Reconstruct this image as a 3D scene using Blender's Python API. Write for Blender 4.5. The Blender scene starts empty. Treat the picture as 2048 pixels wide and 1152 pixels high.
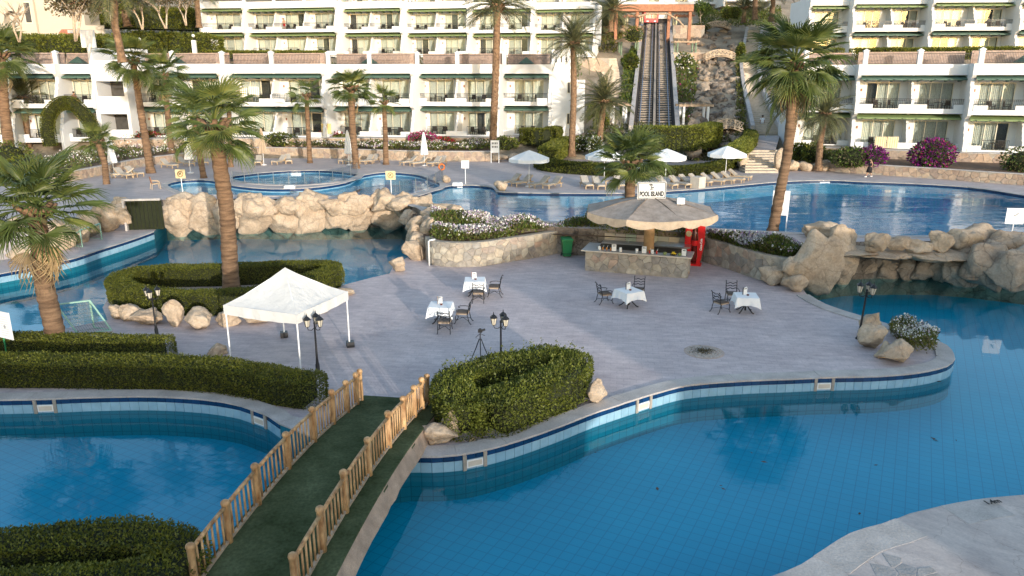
import bpy, math, random
import numpy as np
from mathutils import Vector, Matrix, noise
from mathutils.geometry import tessellate_polygon
PI = math.pi
R = math.radians
S = bpy.context.scene
C = S.collection
# ---------------------------------------------------------------- camera
FPX, CX, CY, H0 = 1500.0, 1024.0, 576.0, 9.8          # focal length in photo pixels, photo centre, eye height
PITCH = R(15.55)
cd = bpy.data.cameras.new('camera'); cam = bpy.data.objects.new('camera', cd); C.objects.link(cam)
cd.sensor_width = 36.0; cd.lens = FPX / 2048 * 36; cd.clip_start = 0.1; cd.clip_end = 3000
cam.location = (0, 0, H0); cam.rotation_euler = (R(90) - PITCH, 0, 0)
S.camera = cam
# ---------------------------------------------------------------- sky and sun
SUN_EL, SUN_AZ = R(8.5), R(24)                         # low sun behind the camera, to the right
w = bpy.data.worlds.new('World'); S.world = w; w.use_nodes = True
nt = w.node_tree; bg = nt.nodes['Background']
sky = nt.nodes.new('ShaderNodeTexSky'); sky.sky_type = 'NISHITA'; sky.sun_disc = False
sky.sun_elevation = SUN_EL; sky.sun_rotation = PI - SUN_AZ; sky.air_density = 1.0; sky.dust_density = 0.9; sky.ozone_density = 0.9
nt.links.new(sky.outputs['Color'], bg.inputs['Color']); bg.inputs['Strength'].default_value = 0.15
sl = bpy.data.lights.new('sun', 'SUN'); sun = bpy.data.objects.new('sun', sl); C.objects.link(sun)
sl.energy = 1.5; sl.angle = R(0.6); sl.color = (1.0, 0.92, 0.82)
sd = Vector((math.sin(SUN_AZ) * math.cos(SUN_EL), -math.cos(SUN_AZ) * math.cos(SUN_EL), math.sin(SUN_EL)))
sun.rotation_euler = sd.to_track_quat('Z', 'Y').to_euler()
S.view_settings.view_transform = 'Standard'; S.view_settings.look = 'None'
S.view_settings.exposure = 1.6; S.view_settings.gamma = 1.0; S.view_settings.use_curve_mapping = False
S.cycles.max_bounces = 7; S.cycles.transparent_max_bounces = 12; S.cycles.caustics_reflective = False; S.cycles.caustics_refractive = False
# ---------------------------------------------------------------- helpers
SP, CP = math.sin(PITCH), math.cos(PITCH)
def ray(px, py):
    u, v = (px - CX) / FPX, (py - CY) / FPX
    return Vector((u, CP - v * SP, -SP - v * CP))
def G(px, py, z=0.0):                                  # where the view through a photo point meets level z
    d = ray(px, py); return Vector((0, 0, H0)) + d * ((z - H0) / d.z)
def D(px, py, Y):                                      # ... or stands Y metres away
    d = ray(px, py); return Vector((0, 0, H0)) + d * (Y / d.y)
def g2(px, py, z=0.0):
    p = G(px, py, z); return (p.x, p.y)
def P2(L, z=0.0): return [g2(a, b, z) for a, b in L]
def smooth_path(pts, n=6, closed=False):               # Catmull-Rom through points of any dimension
    P = [np.array(p, float) for p in pts]; N = len(P); out = []
    for i in range(N if closed else N - 1):
        if closed: a, b, c, d = P[i-1], P[i], P[(i+1) % N], P[(i+2) % N]
        else: a, b, c, d = P[max(i-1, 0)], P[i], P[i+1], P[min(i+2, N-1)]
        for k in range(n):
            t = k / n
            out.append(tuple(0.5*((2*b) + (c-a)*t + (2*a-5*b+4*c-d)*t*t + (3*b-a-3*c+d)*t**3)))
    if not closed: out.append(tuple(P[-1]))
    return out
def walk(path, step, closed=False):                    # evenly spaced (x, y, angle) stations on a 2D path
    P = [np.array(p[:2], float) for p in path]
    if closed: P.append(P[0])
    L = [0.0]
    for a, b in zip(P, P[1:]): L.append(L[-1] + float(np.hypot(*(b-a))))
    n = max(1, round(L[-1] / step)); out = []; j = 0
    for k in range(n):
        s = (k + .5) * L[-1] / n
        while L[j+1] < s: j += 1
        t = (s - L[j]) / (L[j+1] - L[j]); q = P[j]*(1-t) + P[j+1]*t; e = P[j+1] - P[j]
        out.append((q[0], q[1], math.atan2(e[1], e[0])))
    return out, L[-1] / n
def offset(path, d, closed=False):                     # shift a 2D path to its left by d
    N = len(path); out = []
    for i in range(N):
        a = path[i-1] if (closed or i) else path[i]; b = path[(i+1) % N] if (closed or i < N-1) else path[i]
        dx, dy = b[0]-a[0], b[1]-a[1]; l = math.hypot(dx, dy) or 1
        out.append((path[i][0] - dy/l*d, path[i][1] + dx/l*d))
    return out
class MB:
    def __init__(s): s.v = []; s.f = []; s.m = []
    def add(s, vs, fs, m=0):
        o = len(s.v); s.v += [tuple(p) for p in vs]; s.f += [tuple(i+o for i in f) for f in fs]; s.m += [m]*len(fs); return s
    def bx(s, x0, x1, y0, y1, z0, z1, m=0):
        return s.add([(x0,y0,z0),(x1,y0,z0),(x1,y1,z0),(x0,y1,z0),(x0,y0,z1),(x1,y0,z1),(x1,y1,z1),(x0,y1,z1)],
                     [(3,2,1,0),(4,5,6,7),(0,1,5,4),(1,2,6,5),(2,3,7,6),(3,0,4,7)], m)
    def bar(s, a, b, wx, wz, m=0, up=(0,0,1)):         # box beam from a to b, width wx, height wz
        a, b = Vector(a), Vector(b); d = (b-a).normalized(); u = Vector(up)
        x = d.cross(u); x = x.normalized() if x.length > 1e-4 else Vector((1,0,0)); z = x.cross(d)
        c = [x*sx*wx/2 + z*sz*wz/2 for sx, sz in ((-1,-1),(1,-1),(1,1),(-1,1))]
        return s.add([a+q for q in c] + [b+q for q in c], [(3,2,1,0),(4,5,6,7),(0,1,5,4),(1,2,6,5),(2,3,7,6),(3,0,4,7)], m)
    def tube(s, pts, r, n=8, m=0, cap=True):
        pts = [Vector(p) for p in pts]; N = len(pts); r = r if isinstance(r, (list, tuple)) else [r]*N
        vs = []; x = None
        for i, p in enumerate(pts):
            d = (pts[min(i+1, N-1)] - pts[max(i-1, 0)]).normalized()
            if x is None: x = d.orthogonal().normalized()
            x = (x - d*x.dot(d)).normalized(); y = d.cross(x)
            vs += [p + (x*math.cos(2*PI*k/n) + y*math.sin(2*PI*k/n))*r[i] for k in range(n)]
        fs = [(i*n+k, i*n+(k+1) % n, (i+1)*n+(k+1) % n, (i+1)*n+k) for i in range(N-1) for k in range(n)]
        if cap: fs += [tuple(range(n))[::-1], tuple((N-1)*n+k for k in range(n))]
        return s.add(vs, fs, m)
    def lathe(s, prof, n=16, c=(0,0,0), m=0):
        vs = [(c[0]+r*math.cos(2*PI*k/n), c[1]+r*math.sin(2*PI*k/n), c[2]+z) for r, z in prof for k in range(n)]
        fs = [(i*n+k, i*n+(k+1) % n, (i+1)*n+(k+1) % n, (i+1)*n+k) for i in range(len(prof)-1) for k in range(n)]
        fs += [tuple(range(n))[::-1], tuple((len(prof)-1)*n+k for k in range(n))]
        return s.add(vs, fs, m)
    def prism(s, poly, z0, z1, m=0, mside=None, inset=0.0):
        n = len(poly); A = sum(poly[i-1][0]*poly[i][1]-poly[i][0]*poly[i-1][1] for i in range(n))
        poly = list(poly) if A > 0 else list(poly)[::-1]
        cx = sum(p[0] for p in poly)/n; cy = sum(p[1] for p in poly)/n
        vs = [(x, y, z0) for x, y in poly] + [(x+(cx-x)*inset, y+(cy-y)*inset, z1) for x, y in poly]
        if n <= 4 or inset: tri = [tuple(range(n))]
        else: tri = [tuple(t) for t in tessellate_polygon([[Vector((x, y, 0)) for x, y in poly]])]
        top = []
        for t in tri:
            a, b, c = vs[t[0]], vs[t[1]], vs[t[2]]
            cr = (b[0]-a[0])*(c[1]-a[1])-(b[1]-a[1])*(c[0]-a[0])
            top.append(t if cr > 0 else t[::-1])
        s.add(vs, [tuple(i+n for i in t) for t in top], m)
        o = len(s.v) - 2*n
        fs = [(i+o, (i+1) % n+o, (i+1) % n+n+o, i+n+o) for i in range(n)] + [tuple(i+o for i in t)[::-1] for t in top]
        s.f += fs; s.m += [m if mside is None else mside]*len(fs); return s
    def mesh(s, name, mats, smooth=False):
        me = bpy.data.meshes.new(name); me.from_pydata(s.v, [], s.f)
        for q in (mats if isinstance(mats, (list, tuple)) else [mats]): me.materials.append(q)
        if any(s.m): me.polygons.foreach_set('material_index', s.m)
        if smooth: me.polygons.foreach_set('use_smooth', [True]*len(s.f))
        me.update(); return me
    def build(s, name, mats, parent=None, loc=(0,0,0), rz=0, smooth=False):
        return ob(name, s.mesh(name, mats, smooth), parent, loc, rz)
def ob(name, me, parent=None, loc=(0,0,0), rot=0, scale=None):
    o = bpy.data.objects.new(name, me); C.objects.link(o); o.parent = parent; o.location = loc
    if isinstance(rot, (int, float)):
        if rot: o.rotation_euler = (0, 0, rot)
    else: o.rotation_euler = rot
    if scale is not None: o.scale = scale if isinstance(scale, (tuple, list)) else (scale,)*3
    return o
def tag(o, label, cat, group=None):
    o['label'] = label; o['category'] = cat
    if group: o['group'] = group
    return o
def thing(name, label, cat, loc=(0,0,0), rz=0, group=None):
    return tag(ob(name, None, None, loc, rz), label, cat, group)
def struct(o, kind='structure'): o['kind'] = kind; return o
def dup(src, loc, rz=None, label=None, parent=None, scale=None):   # a copy of a thing with its parts and sub-parts
    c = src.copy(); C.objects.link(c); c.parent = parent; c.location = loc
    if rz is not None: c.rotation_euler = (0, 0, rz)
    if scale: c.scale = (scale,)*3
    if label: c['label'] = label
    def kids(a, b):
        for ch in KIDS.get(a.name, []):
            d = ch.copy(); C.objects.link(d); d.parent = b; kids(ch, d)
    kids(src, c); return c
KIDS = {}
def index_kids():
    KIDS.clear()
    for o in C.objects:
        if o.parent: KIDS.setdefault(o.parent.name, []).append(o)
ORD = ['first','second','third','fourth','fifth','sixth','seventh','eighth','ninth','tenth','eleventh','twelfth','thirteenth','fourteenth','fifteenth','sixteenth','seventeenth','eighteenth','nineteenth','twentieth']
# ---------------------------------------------------------------- materials
MATS = {}
def nodes(name):
    m = bpy.data.materials.new(name); m.use_nodes = True; t = m.node_tree
    return m, t, t.nodes, t.links, t.nodes['Principled BSDF']
def ramp(N, stops, interp='LINEAR'):
    r = N.new('ShaderNodeValToRGB'); e = r.color_ramp.elements; r.color_ramp.interpolation = interp
    while len(e) < len(stops): e.new(0.5)
    for q, (p, c) in zip(e, stops): q.position = p; q.color = (*c, 1)
    return r
def mul(N, L, a, b, f=1.0, mode='MULTIPLY'):
    x = N.new('ShaderNodeMix'); x.data_type = 'RGBA'; x.blend_type = mode; x.inputs[0].default_value = f
    for k, q in ((6, a), (7, b)):
        if isinstance(q, tuple): x.inputs[k].default_value = (*q, 1)
        else: L.new(q, x.inputs[k])
    return x.outputs[2]
def tex(N, L, pos, kind='Noise', scale=5, detail=4, rough=.55, **kw):
    t = N.new('ShaderNodeTex' + kind); t.inputs['Scale'].default_value = scale
    if kind == 'Noise': t.inputs['Detail'].default_value = detail; t.inputs['Roughness'].default_value = rough
    for k, v in kw.items(): setattr(t, k, v)
    L.new(pos, t.inputs['Vector']); return t
def M(name, col, rough=.75, var=.2, vs=3.0, bump=0.0, bs=25.0, metal=0.0, col2=None, spec=.4, pieces=None, stretch=None, fine=0.0):
    m, t, N, L, b = nodes(name)
    g = N.new('ShaderNodeNewGeometry'); pos = g.outputs['Position']
    if stretch:
        mp = N.new('ShaderNodeMapping'); mp.inputs['Scale'].default_value = stretch; L.new(pos, mp.inputs['Vector']); pos = mp.outputs[0]
    n = tex(N, L, pos, scale=vs, detail=5)
    lo = tuple(c*(1-var) for c in col); hi = col2 or tuple(min(1, c*(1+var)) for c in col)
    r = ramp(N, [(.3, lo), (.7, hi)]); L.new(n.outputs['Fac'], r.inputs[0]); out = r.outputs[0]
    if pieces:
        oi = N.new('ShaderNodeObjectInfo'); k = len(pieces)
        rp = ramp(N, [((i+.5)/k, c) for i, c in enumerate(pieces)]); L.new(oi.outputs['Random'], rp.inputs[0])
        out = mul(N, L, out, rp.outputs[0])
    if fine:
        n3 = tex(N, L, pos, scale=vs*14, detail=3); r3 = ramp(N, [(.25, (1-fine,)*3), (.75, (1+fine*.6,)*3)])
        L.new(n3.outputs['Fac'], r3.inputs[0]); out = mul(N, L, out, r3.outputs[0])
    L.new(out, b.inputs['Base Color'])
    b.inputs['Roughness'].default_value = rough; b.inputs['Metallic'].default_value = metal
    b.inputs['Specular IOR Level'].default_value = spec
    if bump:
        n2 = tex(N, L, pos, scale=bs, detail=6, rough=.6); bp = N.new('ShaderNodeBump')
        bp.inputs['Strength'].default_value = bump; bp.inputs['Distance'].default_value = .6/bs
        L.new(n2.outputs['Fac'], bp.inputs['Height']); L.new(bp.outputs[0], b.inputs['Normal'])
    MATS[name] = m; return m
def leafmat(name, cols, rough=.5, trans=.25, big=.35):
    m, t, N, L, b = nodes(name)
    g = N.new('ShaderNodeNewGeometry'); k = len(cols)
    r = ramp(N, [((i+.5)/k, c) for i, c in enumerate(cols)]); L.new(g.outputs['Random Per Island'], r.inputs[0]); out = r.outputs[0]
    oi = N.new('ShaderNodeObjectInfo'); ro = ramp(N, [(0, (.8, .82, .8)), (1, (1.2, 1.15, 1.05))]); L.new(oi.outputs['Random'], ro.inputs[0])
    out = mul(N, L, out, ro.outputs[0])
    n = tex(N, L, g.outputs['Position'], scale=1.3, detail=3); rn = ramp(N, [(.3, (1-big,)*3), (.72, (1+big, 1+big*.9, 1+big*.3))])
    L.new(n.outputs['Fac'], rn.inputs[0]); out = mul(N, L, out, rn.outputs[0])
    L.new(out, b.inputs['Base Color']); b.inputs['Roughness'].default_value = rough; b.inputs['Specular IOR Level'].default_value = .3
    tr = N.new('ShaderNodeBsdfTranslucent'); L.new(out, tr.inputs['Color'])
    mx = N.new('ShaderNodeMixShader'); mx.inputs[0].default_value = trans
    L.new(b.outputs[0], mx.inputs[1]); L.new(tr.outputs[0], mx.inputs[2]); L.new(mx.outputs[0], N['Material Output'].inputs['Surface'])
    MATS[name] = m; return m
white = M('white_render', (.71, .71, .705), .85, .04, .6, .08, 30, fine=.03)
whitemetal = M('white_paint', (.78, .78, .77), .45, .04, 3)
fabric = M('tent_fabric', (.63, .615, .59), .9, .05, 2, .35, 3.5)
cloth = M('table_linen', (.80, .80, .80), .9, .03, 2)
black = M('black_iron', (.012, .012, .014), .45, .2, 8, spec=.5)
darkgreen = M('pergola_dark_green', (.07, .13, .10), .6, .2, 4)
ltgreen = M('pergola_green', (.18, .24, .10), .6, .2, 4)
cream = M('cream_frame', (.72, .66, .52), .5, .05, 3)
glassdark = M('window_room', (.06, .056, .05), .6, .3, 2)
curtain = M('curtain', (.66, .64, .57), .9, .12, 6)
curtain_g = M('curtain_grey', (.50, .49, .45), .9, .15, 6)
brick = M('terrace_tile', (.36, .265, .215), .85, .25, 5, .3, 30)
wood = M('log_wood', (.44, .20, .075), .55, .5, 7, .35, 40, col2=(.66, .42, .21), stretch=(1, 1, .35))
woodgrey = M('weathered_wood', (.36, .27, .19), .75, .3, 6, .25, 40)
beam = M('rust_wood', (.33, .15, .085), .75, .25, 3)
carpet = M('green_carpet', (.058, .082, .036), 1.0, .35, 1.0, .9, 160, col2=(.105, .130, .070), fine=.35, spec=.05)
def rockmat(name, c1, c2, c3, dark=.5):
    m, t, N, L, b = nodes(name)
    g = N.new('ShaderNodeNewGeometry'); pos = g.outputs['Position']
    n = tex(N, L, pos, scale=.9, detail=9, rough=.66); r = ramp(N, [(.30, c1), (.5, c2), (.70, c3)]); L.new(n.outputs['Fac'], r.inputs[0])
    n2 = tex(N, L, pos, scale=9, detail=6, rough=.7); r2 = ramp(N, [(.25, (.70, .68, .66)), (.7, (1.14, 1.13, 1.12))]); L.new(n2.outputs['Fac'], r2.inputs[0])
    col = mul(N, L, r.outputs[0], r2.outputs[0])
    nd = tex(N, L, pos, scale=1.6, detail=5); mixv = N.new('ShaderNodeVectorMath'); mixv.operation = 'ADD'; sc = N.new('ShaderNodeVectorMath'); sc.operation = 'SCALE'; sc.inputs['Scale'].default_value = .8
    L.new(nd.outputs['Color'], sc.inputs[0]); L.new(pos, mixv.inputs[0]); L.new(sc.outputs[0], mixv.inputs[1])
    v = tex(N, L, mixv.outputs[0], 'Voronoi', scale=.8, feature='DISTANCE_TO_EDGE'); rv = ramp(N, [(.0, (dark,)*3), (.035, (1, 1, 1))]); L.new(v.outputs['Distance'], rv.inputs[0])
    col = mul(N, L, col, rv.outputs[0]); L.new(col, b.inputs['Base Color']); b.inputs['Roughness'].default_value = .92; b.inputs['Specular IOR Level'].default_value = .2
    n3 = tex(N, L, pos, scale=2.6, detail=10, rough=.68); b1 = N.new('ShaderNodeBump'); b1.inputs['Strength'].default_value = .7; b1.inputs['Distance'].default_value = .16; L.new(n3.outputs['Fac'], b1.inputs['Height'])
    b2 = N.new('ShaderNodeBump'); b2.inputs['Strength'].default_value = .35; b2.inputs['Distance'].default_value = .05; L.new(rv.outputs[0], b2.inputs['Height']); L.new(b1.outputs[0], b2.inputs['Normal']); L.new(b2.outputs[0], b.inputs['Normal'])
    MATS[name] = m; return m
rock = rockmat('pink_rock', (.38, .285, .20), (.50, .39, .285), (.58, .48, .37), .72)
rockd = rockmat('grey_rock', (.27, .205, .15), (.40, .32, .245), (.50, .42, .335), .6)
rockw = rockmat('weathered_dark_rock', (.10, .08, .065), (.20, .165, .135), (.38, .33, .28), .4)
copingm = M('coping_stone', (.47, .43, .40), .85, .18, 1.5, .3, 14, fine=.18)
stone = M('clad_stone', (.8, .8, .8), .85, .25, 4, .5, 12, fine=.2, pieces=[(.36,.32,.27),(.47,.40,.31),(.54,.46,.35),(.34,.32,.29),(.50,.36,.27),(.43,.38,.31),(.30,.27,.24),(.58,.52,.42)])
stoner = M('pink_clad_stone', (.85, .85, .85), .85, .25, 4, .4, 12, fine=.2, pieces=[(.50,.36,.26),(.56,.43,.31),(.44,.31,.23),(.60,.47,.35),(.40,.30,.24)])
mortar = M('mortar', (.34, .30, .25), .95, .2, 5, .3, 40)
soil = M('soil', (.16, .10, .065), .95, .35, 2, .5, 12)
trunkm = M('palm_trunk', (.12, .066, .036), .9, .4, 3, 1.0, 26, col2=(.275, .17, .10), stretch=(.45, .45, 2.6), fine=.3)
trunkd = M('date_trunk', (.15, .085, .048), .95, .4, 5, 1.0, 16, col2=(.31, .195, .115), fine=.35)
twig = M('pale_twig', (.48, .38, .28), .9, .3, 4)
navy = M('navy_tile', (.006, .035, .105), .22, .12, 4, spec=.6, pieces=[(.8,.8,.8),(1,1,1),(1.2,1.2,1.2)])
lblue = M('light_blue_tile', (.27, .44, .54), .22, .08, 4, spec=.6, pieces=[(.9,.93,.95),(1,1,1),(1.07,1.05,1.03)])
stainless = M('steel', (.55, .55, .56), .3, .1, 5, metal=1.0)
cushion = M('grey_cushion', (.40, .36, .31), .95, .12, 5)
teak = M('teak', (.50, .36, .22), .65, .2, 8, stretch=(1, 1, 4))
wicker = M('dark_wicker', (.03, .024, .02), .7, .3, 10)
beige_wall = M('villa_wall', (.50, .44, .36), .9, .06, .5)
redm = M('red_panel', (.55, .012, .012), .35, .1, 2)
greenbin = M('bin_plastic', (.022, .19, .065), .4, .15, 3)
thatch = M('thatch_cloth', (.30, .25, .215), .95, .18, 2.5, .9, 45, col2=(.40, .34, .295), fine=.3)
colm = M('hut_post', (.38, .23, .11), .7, .2, 4)
skin = M('skin', (.42, .24, .16), .6, .05)
leaf_h = leafmat('hedge_leaf', [(.074,.09,.014),(.115,.13,.021),(.165,.175,.03),(.092,.108,.018)], big=.3)
leaf_l = leafmat('light_hedge_leaf', [(.11,.13,.022),(.16,.185,.034),(.21,.225,.048),(.13,.155,.028)])
leaf_b = leafmat('bright_leaf', [(.06,.10,.025),(.11,.17,.03),(.14,.19,.05),(.05,.08,.02)])
leaf_d = leafmat('dry_leaf', [(.14,.09,.045),(.10,.09,.035),(.20,.14,.08),(.07,.075,.03)])
leaf_o = leafmat('olive_leaf', [(.10,.085,.05),(.14,.12,.07),(.075,.07,.04),(.18,.15,.10)])
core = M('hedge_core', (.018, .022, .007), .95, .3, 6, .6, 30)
fan_m = leafmat('fan_leaf', [(.072,.105,.028),(.095,.135,.04),(.115,.15,.05)], .42, .3, .18)
fan_y = leafmat('fan_leaf_yellow', [(.16,.20,.055),(.21,.23,.07)], .42, .35, .15)
fan_d = leafmat('fan_leaf_dead', [(.34,.25,.15),(.42,.31,.19),(.28,.20,.12)], .8, .2, .2)
date_m = leafmat('date_leaf', [(.10,.115,.055),(.135,.145,.075),(.17,.17,.10)], .5, .3, .2)
fl_w = leafmat('white_petal', [(.75,.75,.75),(.7,.68,.78),(.8,.8,.78)], .6, .2, .05)
fl_p = leafmat('purple_petal', [(.42,.30,.55),(.55,.45,.65),(.35,.22,.42),(.7,.65,.75)], .6, .2, .1)
fl_m = leafmat('magenta_petal', [(.38,.02,.16),(.50,.05,.22),(.28,.012,.10),(.45,.03,.26)], .6, .3, .25)
fl_v = leafmat('violet_petal', [(.24,.015,.26),(.36,.03,.34),(.16,.01,.18)], .6, .3, .25)
fl_r = leafmat('red_petal', [(.42,.02,.05),(.30,.015,.06),(.5,.05,.08)], .6, .3, .25)
# ---------------------------------------------------------------- special materials
def thin_fresnel(N, L, ior, normal=None):                # the same reflectance from both sides of a thin sheet
    g = N.new('ShaderNodeNewGeometry'); mr = N.new('ShaderNodeMapRange'); mr.inputs['To Min'].default_value = ior; mr.inputs['To Max'].default_value = 1/ior
    L.new(g.outputs['Backfacing'], mr.inputs['Value']); fr = N.new('ShaderNodeFresnel'); L.new(mr.outputs[0], fr.inputs['IOR'])
    if normal is not None: L.new(normal, fr.inputs['Normal'])
    return fr
def deck_material(name, c1, c2, rot, bw, bh, line, cracks=False):
    m, t, N, L, b = nodes(name)
    g = N.new('ShaderNodeNewGeometry'); mp = N.new('ShaderNodeMapping'); mp.inputs['Rotation'].default_value = (0, 0, rot)
    L.new(g.outputs['Position'], mp.inputs['Vector']); pos = mp.outputs[0]
    n1 = tex(N, L, pos, scale=.35, detail=8, rough=.65); r1 = ramp(N, [(.32, c1), (.68, c2)]); L.new(n1.outputs['Fac'], r1.inputs[0])
    mp2 = N.new('ShaderNodeMapping'); mp2.inputs['Scale'].default_value = (.9, 2.3, 1); L.new(pos, mp2.inputs['Vector'])
    n2 = tex(N, L, mp2.outputs[0], scale=1.4, detail=7, rough=.7); r2 = ramp(N, [(.3, (.76, .76, .785)), (.7, (1.13, 1.115, 1.10))]); L.new(n2.outputs['Fac'], r2.inputs[0])
    col = mul(N, L, r1.outputs[0], r2.outputs[0])
    bt = N.new('ShaderNodeTexBrick'); L.new(pos, bt.inputs['Vector']); bt.inputs['Scale'].default_value = 1
    bt.inputs['Brick Width'].default_value = bw; bt.inputs['Row Height'].default_value = bh; bt.inputs['Mortar Size'].default_value = .012
    bt.inputs['Mortar Smooth'].default_value = .6
    for k, v in (('Color1', (1.04,)*3), ('Color2', (.93,)*3), ('Mortar', (line,)*3)): bt.inputs[k].default_value = (*v, 1)
    col = mul(N, L, col, bt.outputs['Color'])
    n3 = tex(N, L, pos, scale=14, detail=5, rough=.7); r3 = ramp(N, [(.28, (.86,)*3), (.7, (1.07,)*3)]); L.new(n3.outputs['Fac'], r3.inputs[0])
    col = mul(N, L, col, r3.outputs[0])
    n4 = tex(N, L, pos, scale=.9, detail=6, rough=.75); r4 = ramp(N, [(.24, (.72, .70, .68)), (.40, (1, 1, 1))]); L.new(n4.outputs['Fac'], r4.inputs[0])
    col = mul(N, L, col, r4.outputs[0])
    if cracks:
        nd = tex(N, L, pos, scale=2.5, detail=6); sc = N.new('ShaderNodeVectorMath'); sc.operation = 'SCALE'; sc.inputs['Scale'].default_value = .5; ad = N.new('ShaderNodeVectorMath'); ad.operation = 'ADD'
        L.new(nd.outputs['Color'], sc.inputs[0]); L.new(pos, ad.inputs[0]); L.new(sc.outputs[0], ad.inputs[1])
        v = tex(N, L, ad.outputs[0], 'Voronoi', scale=.7, feature='DISTANCE_TO_EDGE'); rv = ramp(N, [(0, (.62, .59, .56)), (.012, (1, 1, 1))]); L.new(v.outputs['Distance'], rv.inputs[0]); col = mul(N, L, col, rv.outputs[0], .6)
    L.new(col, b.inputs['Base Color']); b.inputs['Roughness'].default_value = .68; b.inputs['Specular IOR Level'].default_value = .35
    bp = N.new('ShaderNodeBump'); bp.inputs['Strength'].default_value = .35; bp.inputs['Distance'].default_value = .02
    L.new(n3.outputs['Fac'], bp.inputs['Height'])
    bp2 = N.new('ShaderNodeBump'); bp2.inputs['Strength'].default_value = .4; bp2.inputs['Distance'].default_value = .01; bp2.invert = True
    L.new(bt.outputs['Fac'], bp2.inputs['Height']); L.new(bp.outputs[0], bp2.inputs['Normal']); L.new(bp2.outputs[0], b.inputs['Normal'])
    MATS[name] = m; return m
deckm = deck_material('stamped_concrete', (.48, .405, .405), (.62, .535, .525), R(8), .44, .24, .82)
terrm = deck_material('terrace_paving', (.45, .39, .375), (.56, .49, .465), R(-4), .8, .4, .88)
neardeck = deck_material('near_paving', (.44, .375, .345), (.60, .53, .485), R(40), 3.0, 2.2, .97, True)
def pool_tile(name, c, line, size, rot):
    m, t, N, L, b = nodes(name)
    g = N.new('ShaderNodeNewGeometry'); tc = g.outputs['Position']
    mp = N.new('ShaderNodeMapping'); mp.inputs['Rotation'].default_value = (0, 0, rot); L.new(tc, mp.inputs['Vector'])
    bt = N.new('ShaderNodeTexBrick'); L.new(mp.outputs[0], bt.inputs['Vector']); bt.offset = 0; bt.inputs['Scale'].default_value = 1
    bt.inputs['Brick Width'].default_value = size; bt.inputs['Row Height'].default_value = size; bt.inputs['Mortar Size'].default_value = .012
    for k, v in (('Color1', c), ('Color2', tuple(q*.96 for q in c)), ('Mortar', line)): bt.inputs[k].default_value = (*v, 1)
    n = tex(N, L, tc, scale=.25, detail=3); r = ramp(N, [(.3, (.85, .9, .92)), (.7, (1.1, 1.06, 1.04))]); L.new(n.outputs['Fac'], r.inputs[0])
    L.new(mul(N, L, bt.outputs['Color'], r.outputs[0]), b.inputs['Base Color']); b.inputs['Roughness'].default_value = .5
    MATS[name] = m; return m
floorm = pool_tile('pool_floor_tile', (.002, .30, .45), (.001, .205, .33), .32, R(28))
floorf = pool_tile('far_pool_floor_tile', (.006, .29, .44), (.005, .24, .38), .32, R(10))
def wall_tile(name, c, line, size):                  # tiled pool wall below the band: vertical face, grid by height and run
    m, t, N, L, b = nodes(name)
    tc = N.new('ShaderNodeUVMap'); bt = N.new('ShaderNodeTexBrick'); L.new(tc.outputs[0], bt.inputs['Vector']); bt.offset = 0
    bt.inputs['Scale'].default_value = 1; bt.inputs['Brick Width'].default_value = size; bt.inputs['Row Height'].default_value = size; bt.inputs['Mortar Size'].default_value = .01
    for k, v in (('Color1', c), ('Color2', tuple(q*.95 for q in c)), ('Mortar', line)): bt.inputs[k].default_value = (*v, 1)
    L.new(bt.outputs['Color'], b.inputs['Base Color']); b.inputs['Roughness'].default_value = .4; MATS[name] = m; return m
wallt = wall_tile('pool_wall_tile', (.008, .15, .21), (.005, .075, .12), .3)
def water_material(name, tint, rip, rs, ior=1.33):
    m, t, N, L, b = nodes(name); N.remove(b)
    g = N.new('ShaderNodeNewGeometry'); pos = g.outputs['Position']
    mp = N.new('ShaderNodeMapping'); mp.inputs['Scale'].default_value = (.6, 1.5, 1); L.new(pos, mp.inputs['Vector'])
    n = tex(N, L, mp.outputs[0], scale=rs, detail=3, rough=.5); n2 = tex(N, L, mp.outputs[0], scale=rs*.22, detail=2)
    mask = ramp(N, [(.42, (.15,)*3), (.62, (1,)*3)]); L.new(n2.outputs['Fac'], mask.inputs[0])
    mm = N.new('ShaderNodeMath'); mm.operation = 'MULTIPLY'; L.new(n.outputs['Fac'], mm.inputs[0]); L.new(mask.outputs[0], mm.inputs[1])
    bp = N.new('ShaderNodeBump'); bp.inputs['Strength'].default_value = rip; bp.inputs['Distance'].default_value = .05; L.new(mm.outputs[0], bp.inputs['Height'])
    fr = thin_fresnel(N, L, ior, bp.outputs[0])
    tr = N.new('ShaderNodeBsdfTransparent'); tr.inputs['Color'].default_value = (*tint, 1)
    gl = N.new('ShaderNodeBsdfGlossy'); gl.inputs['Roughness'].default_value = .015; L.new(bp.outputs[0], gl.inputs['Normal'])
    mx = N.new('ShaderNodeMixShader'); L.new(fr.outputs[0], mx.inputs[0]); L.new(tr.outputs[0], mx.inputs[1]); L.new(gl.outputs[0], mx.inputs[2])
    L.new(mx.outputs[0], N['Material Output'].inputs['Surface']); MATS[name] = m; return m
waterm = water_material('pool_water', (.60, .95, 1.0), .10, 1.9, 1.27)
waterf = water_material('far_pool_water', (.5, .86, 1.0), .62, 1.6, 1.37)
def glass_material(name, tint, refl):
    m, t, N, L, b = nodes(name); N.remove(b)
    fr = thin_fresnel(N, L, refl)
    tr = N.new('ShaderNodeBsdfTransparent'); tr.inputs['Color'].default_value = (*tint, 1)
    gl = N.new('ShaderNodeBsdfGlossy'); gl.inputs['Roughness'].default_value = .02
    mx = N.new('ShaderNodeMixShader'); L.new(fr.outputs[0], mx.inputs[0]); L.new(tr.outputs[0], mx.inputs[1]); L.new(gl.outputs[0], mx.inputs[2])
    L.new(mx.outputs[0], N['Material Output'].inputs['Surface']); MATS[name] = m; return m
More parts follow.
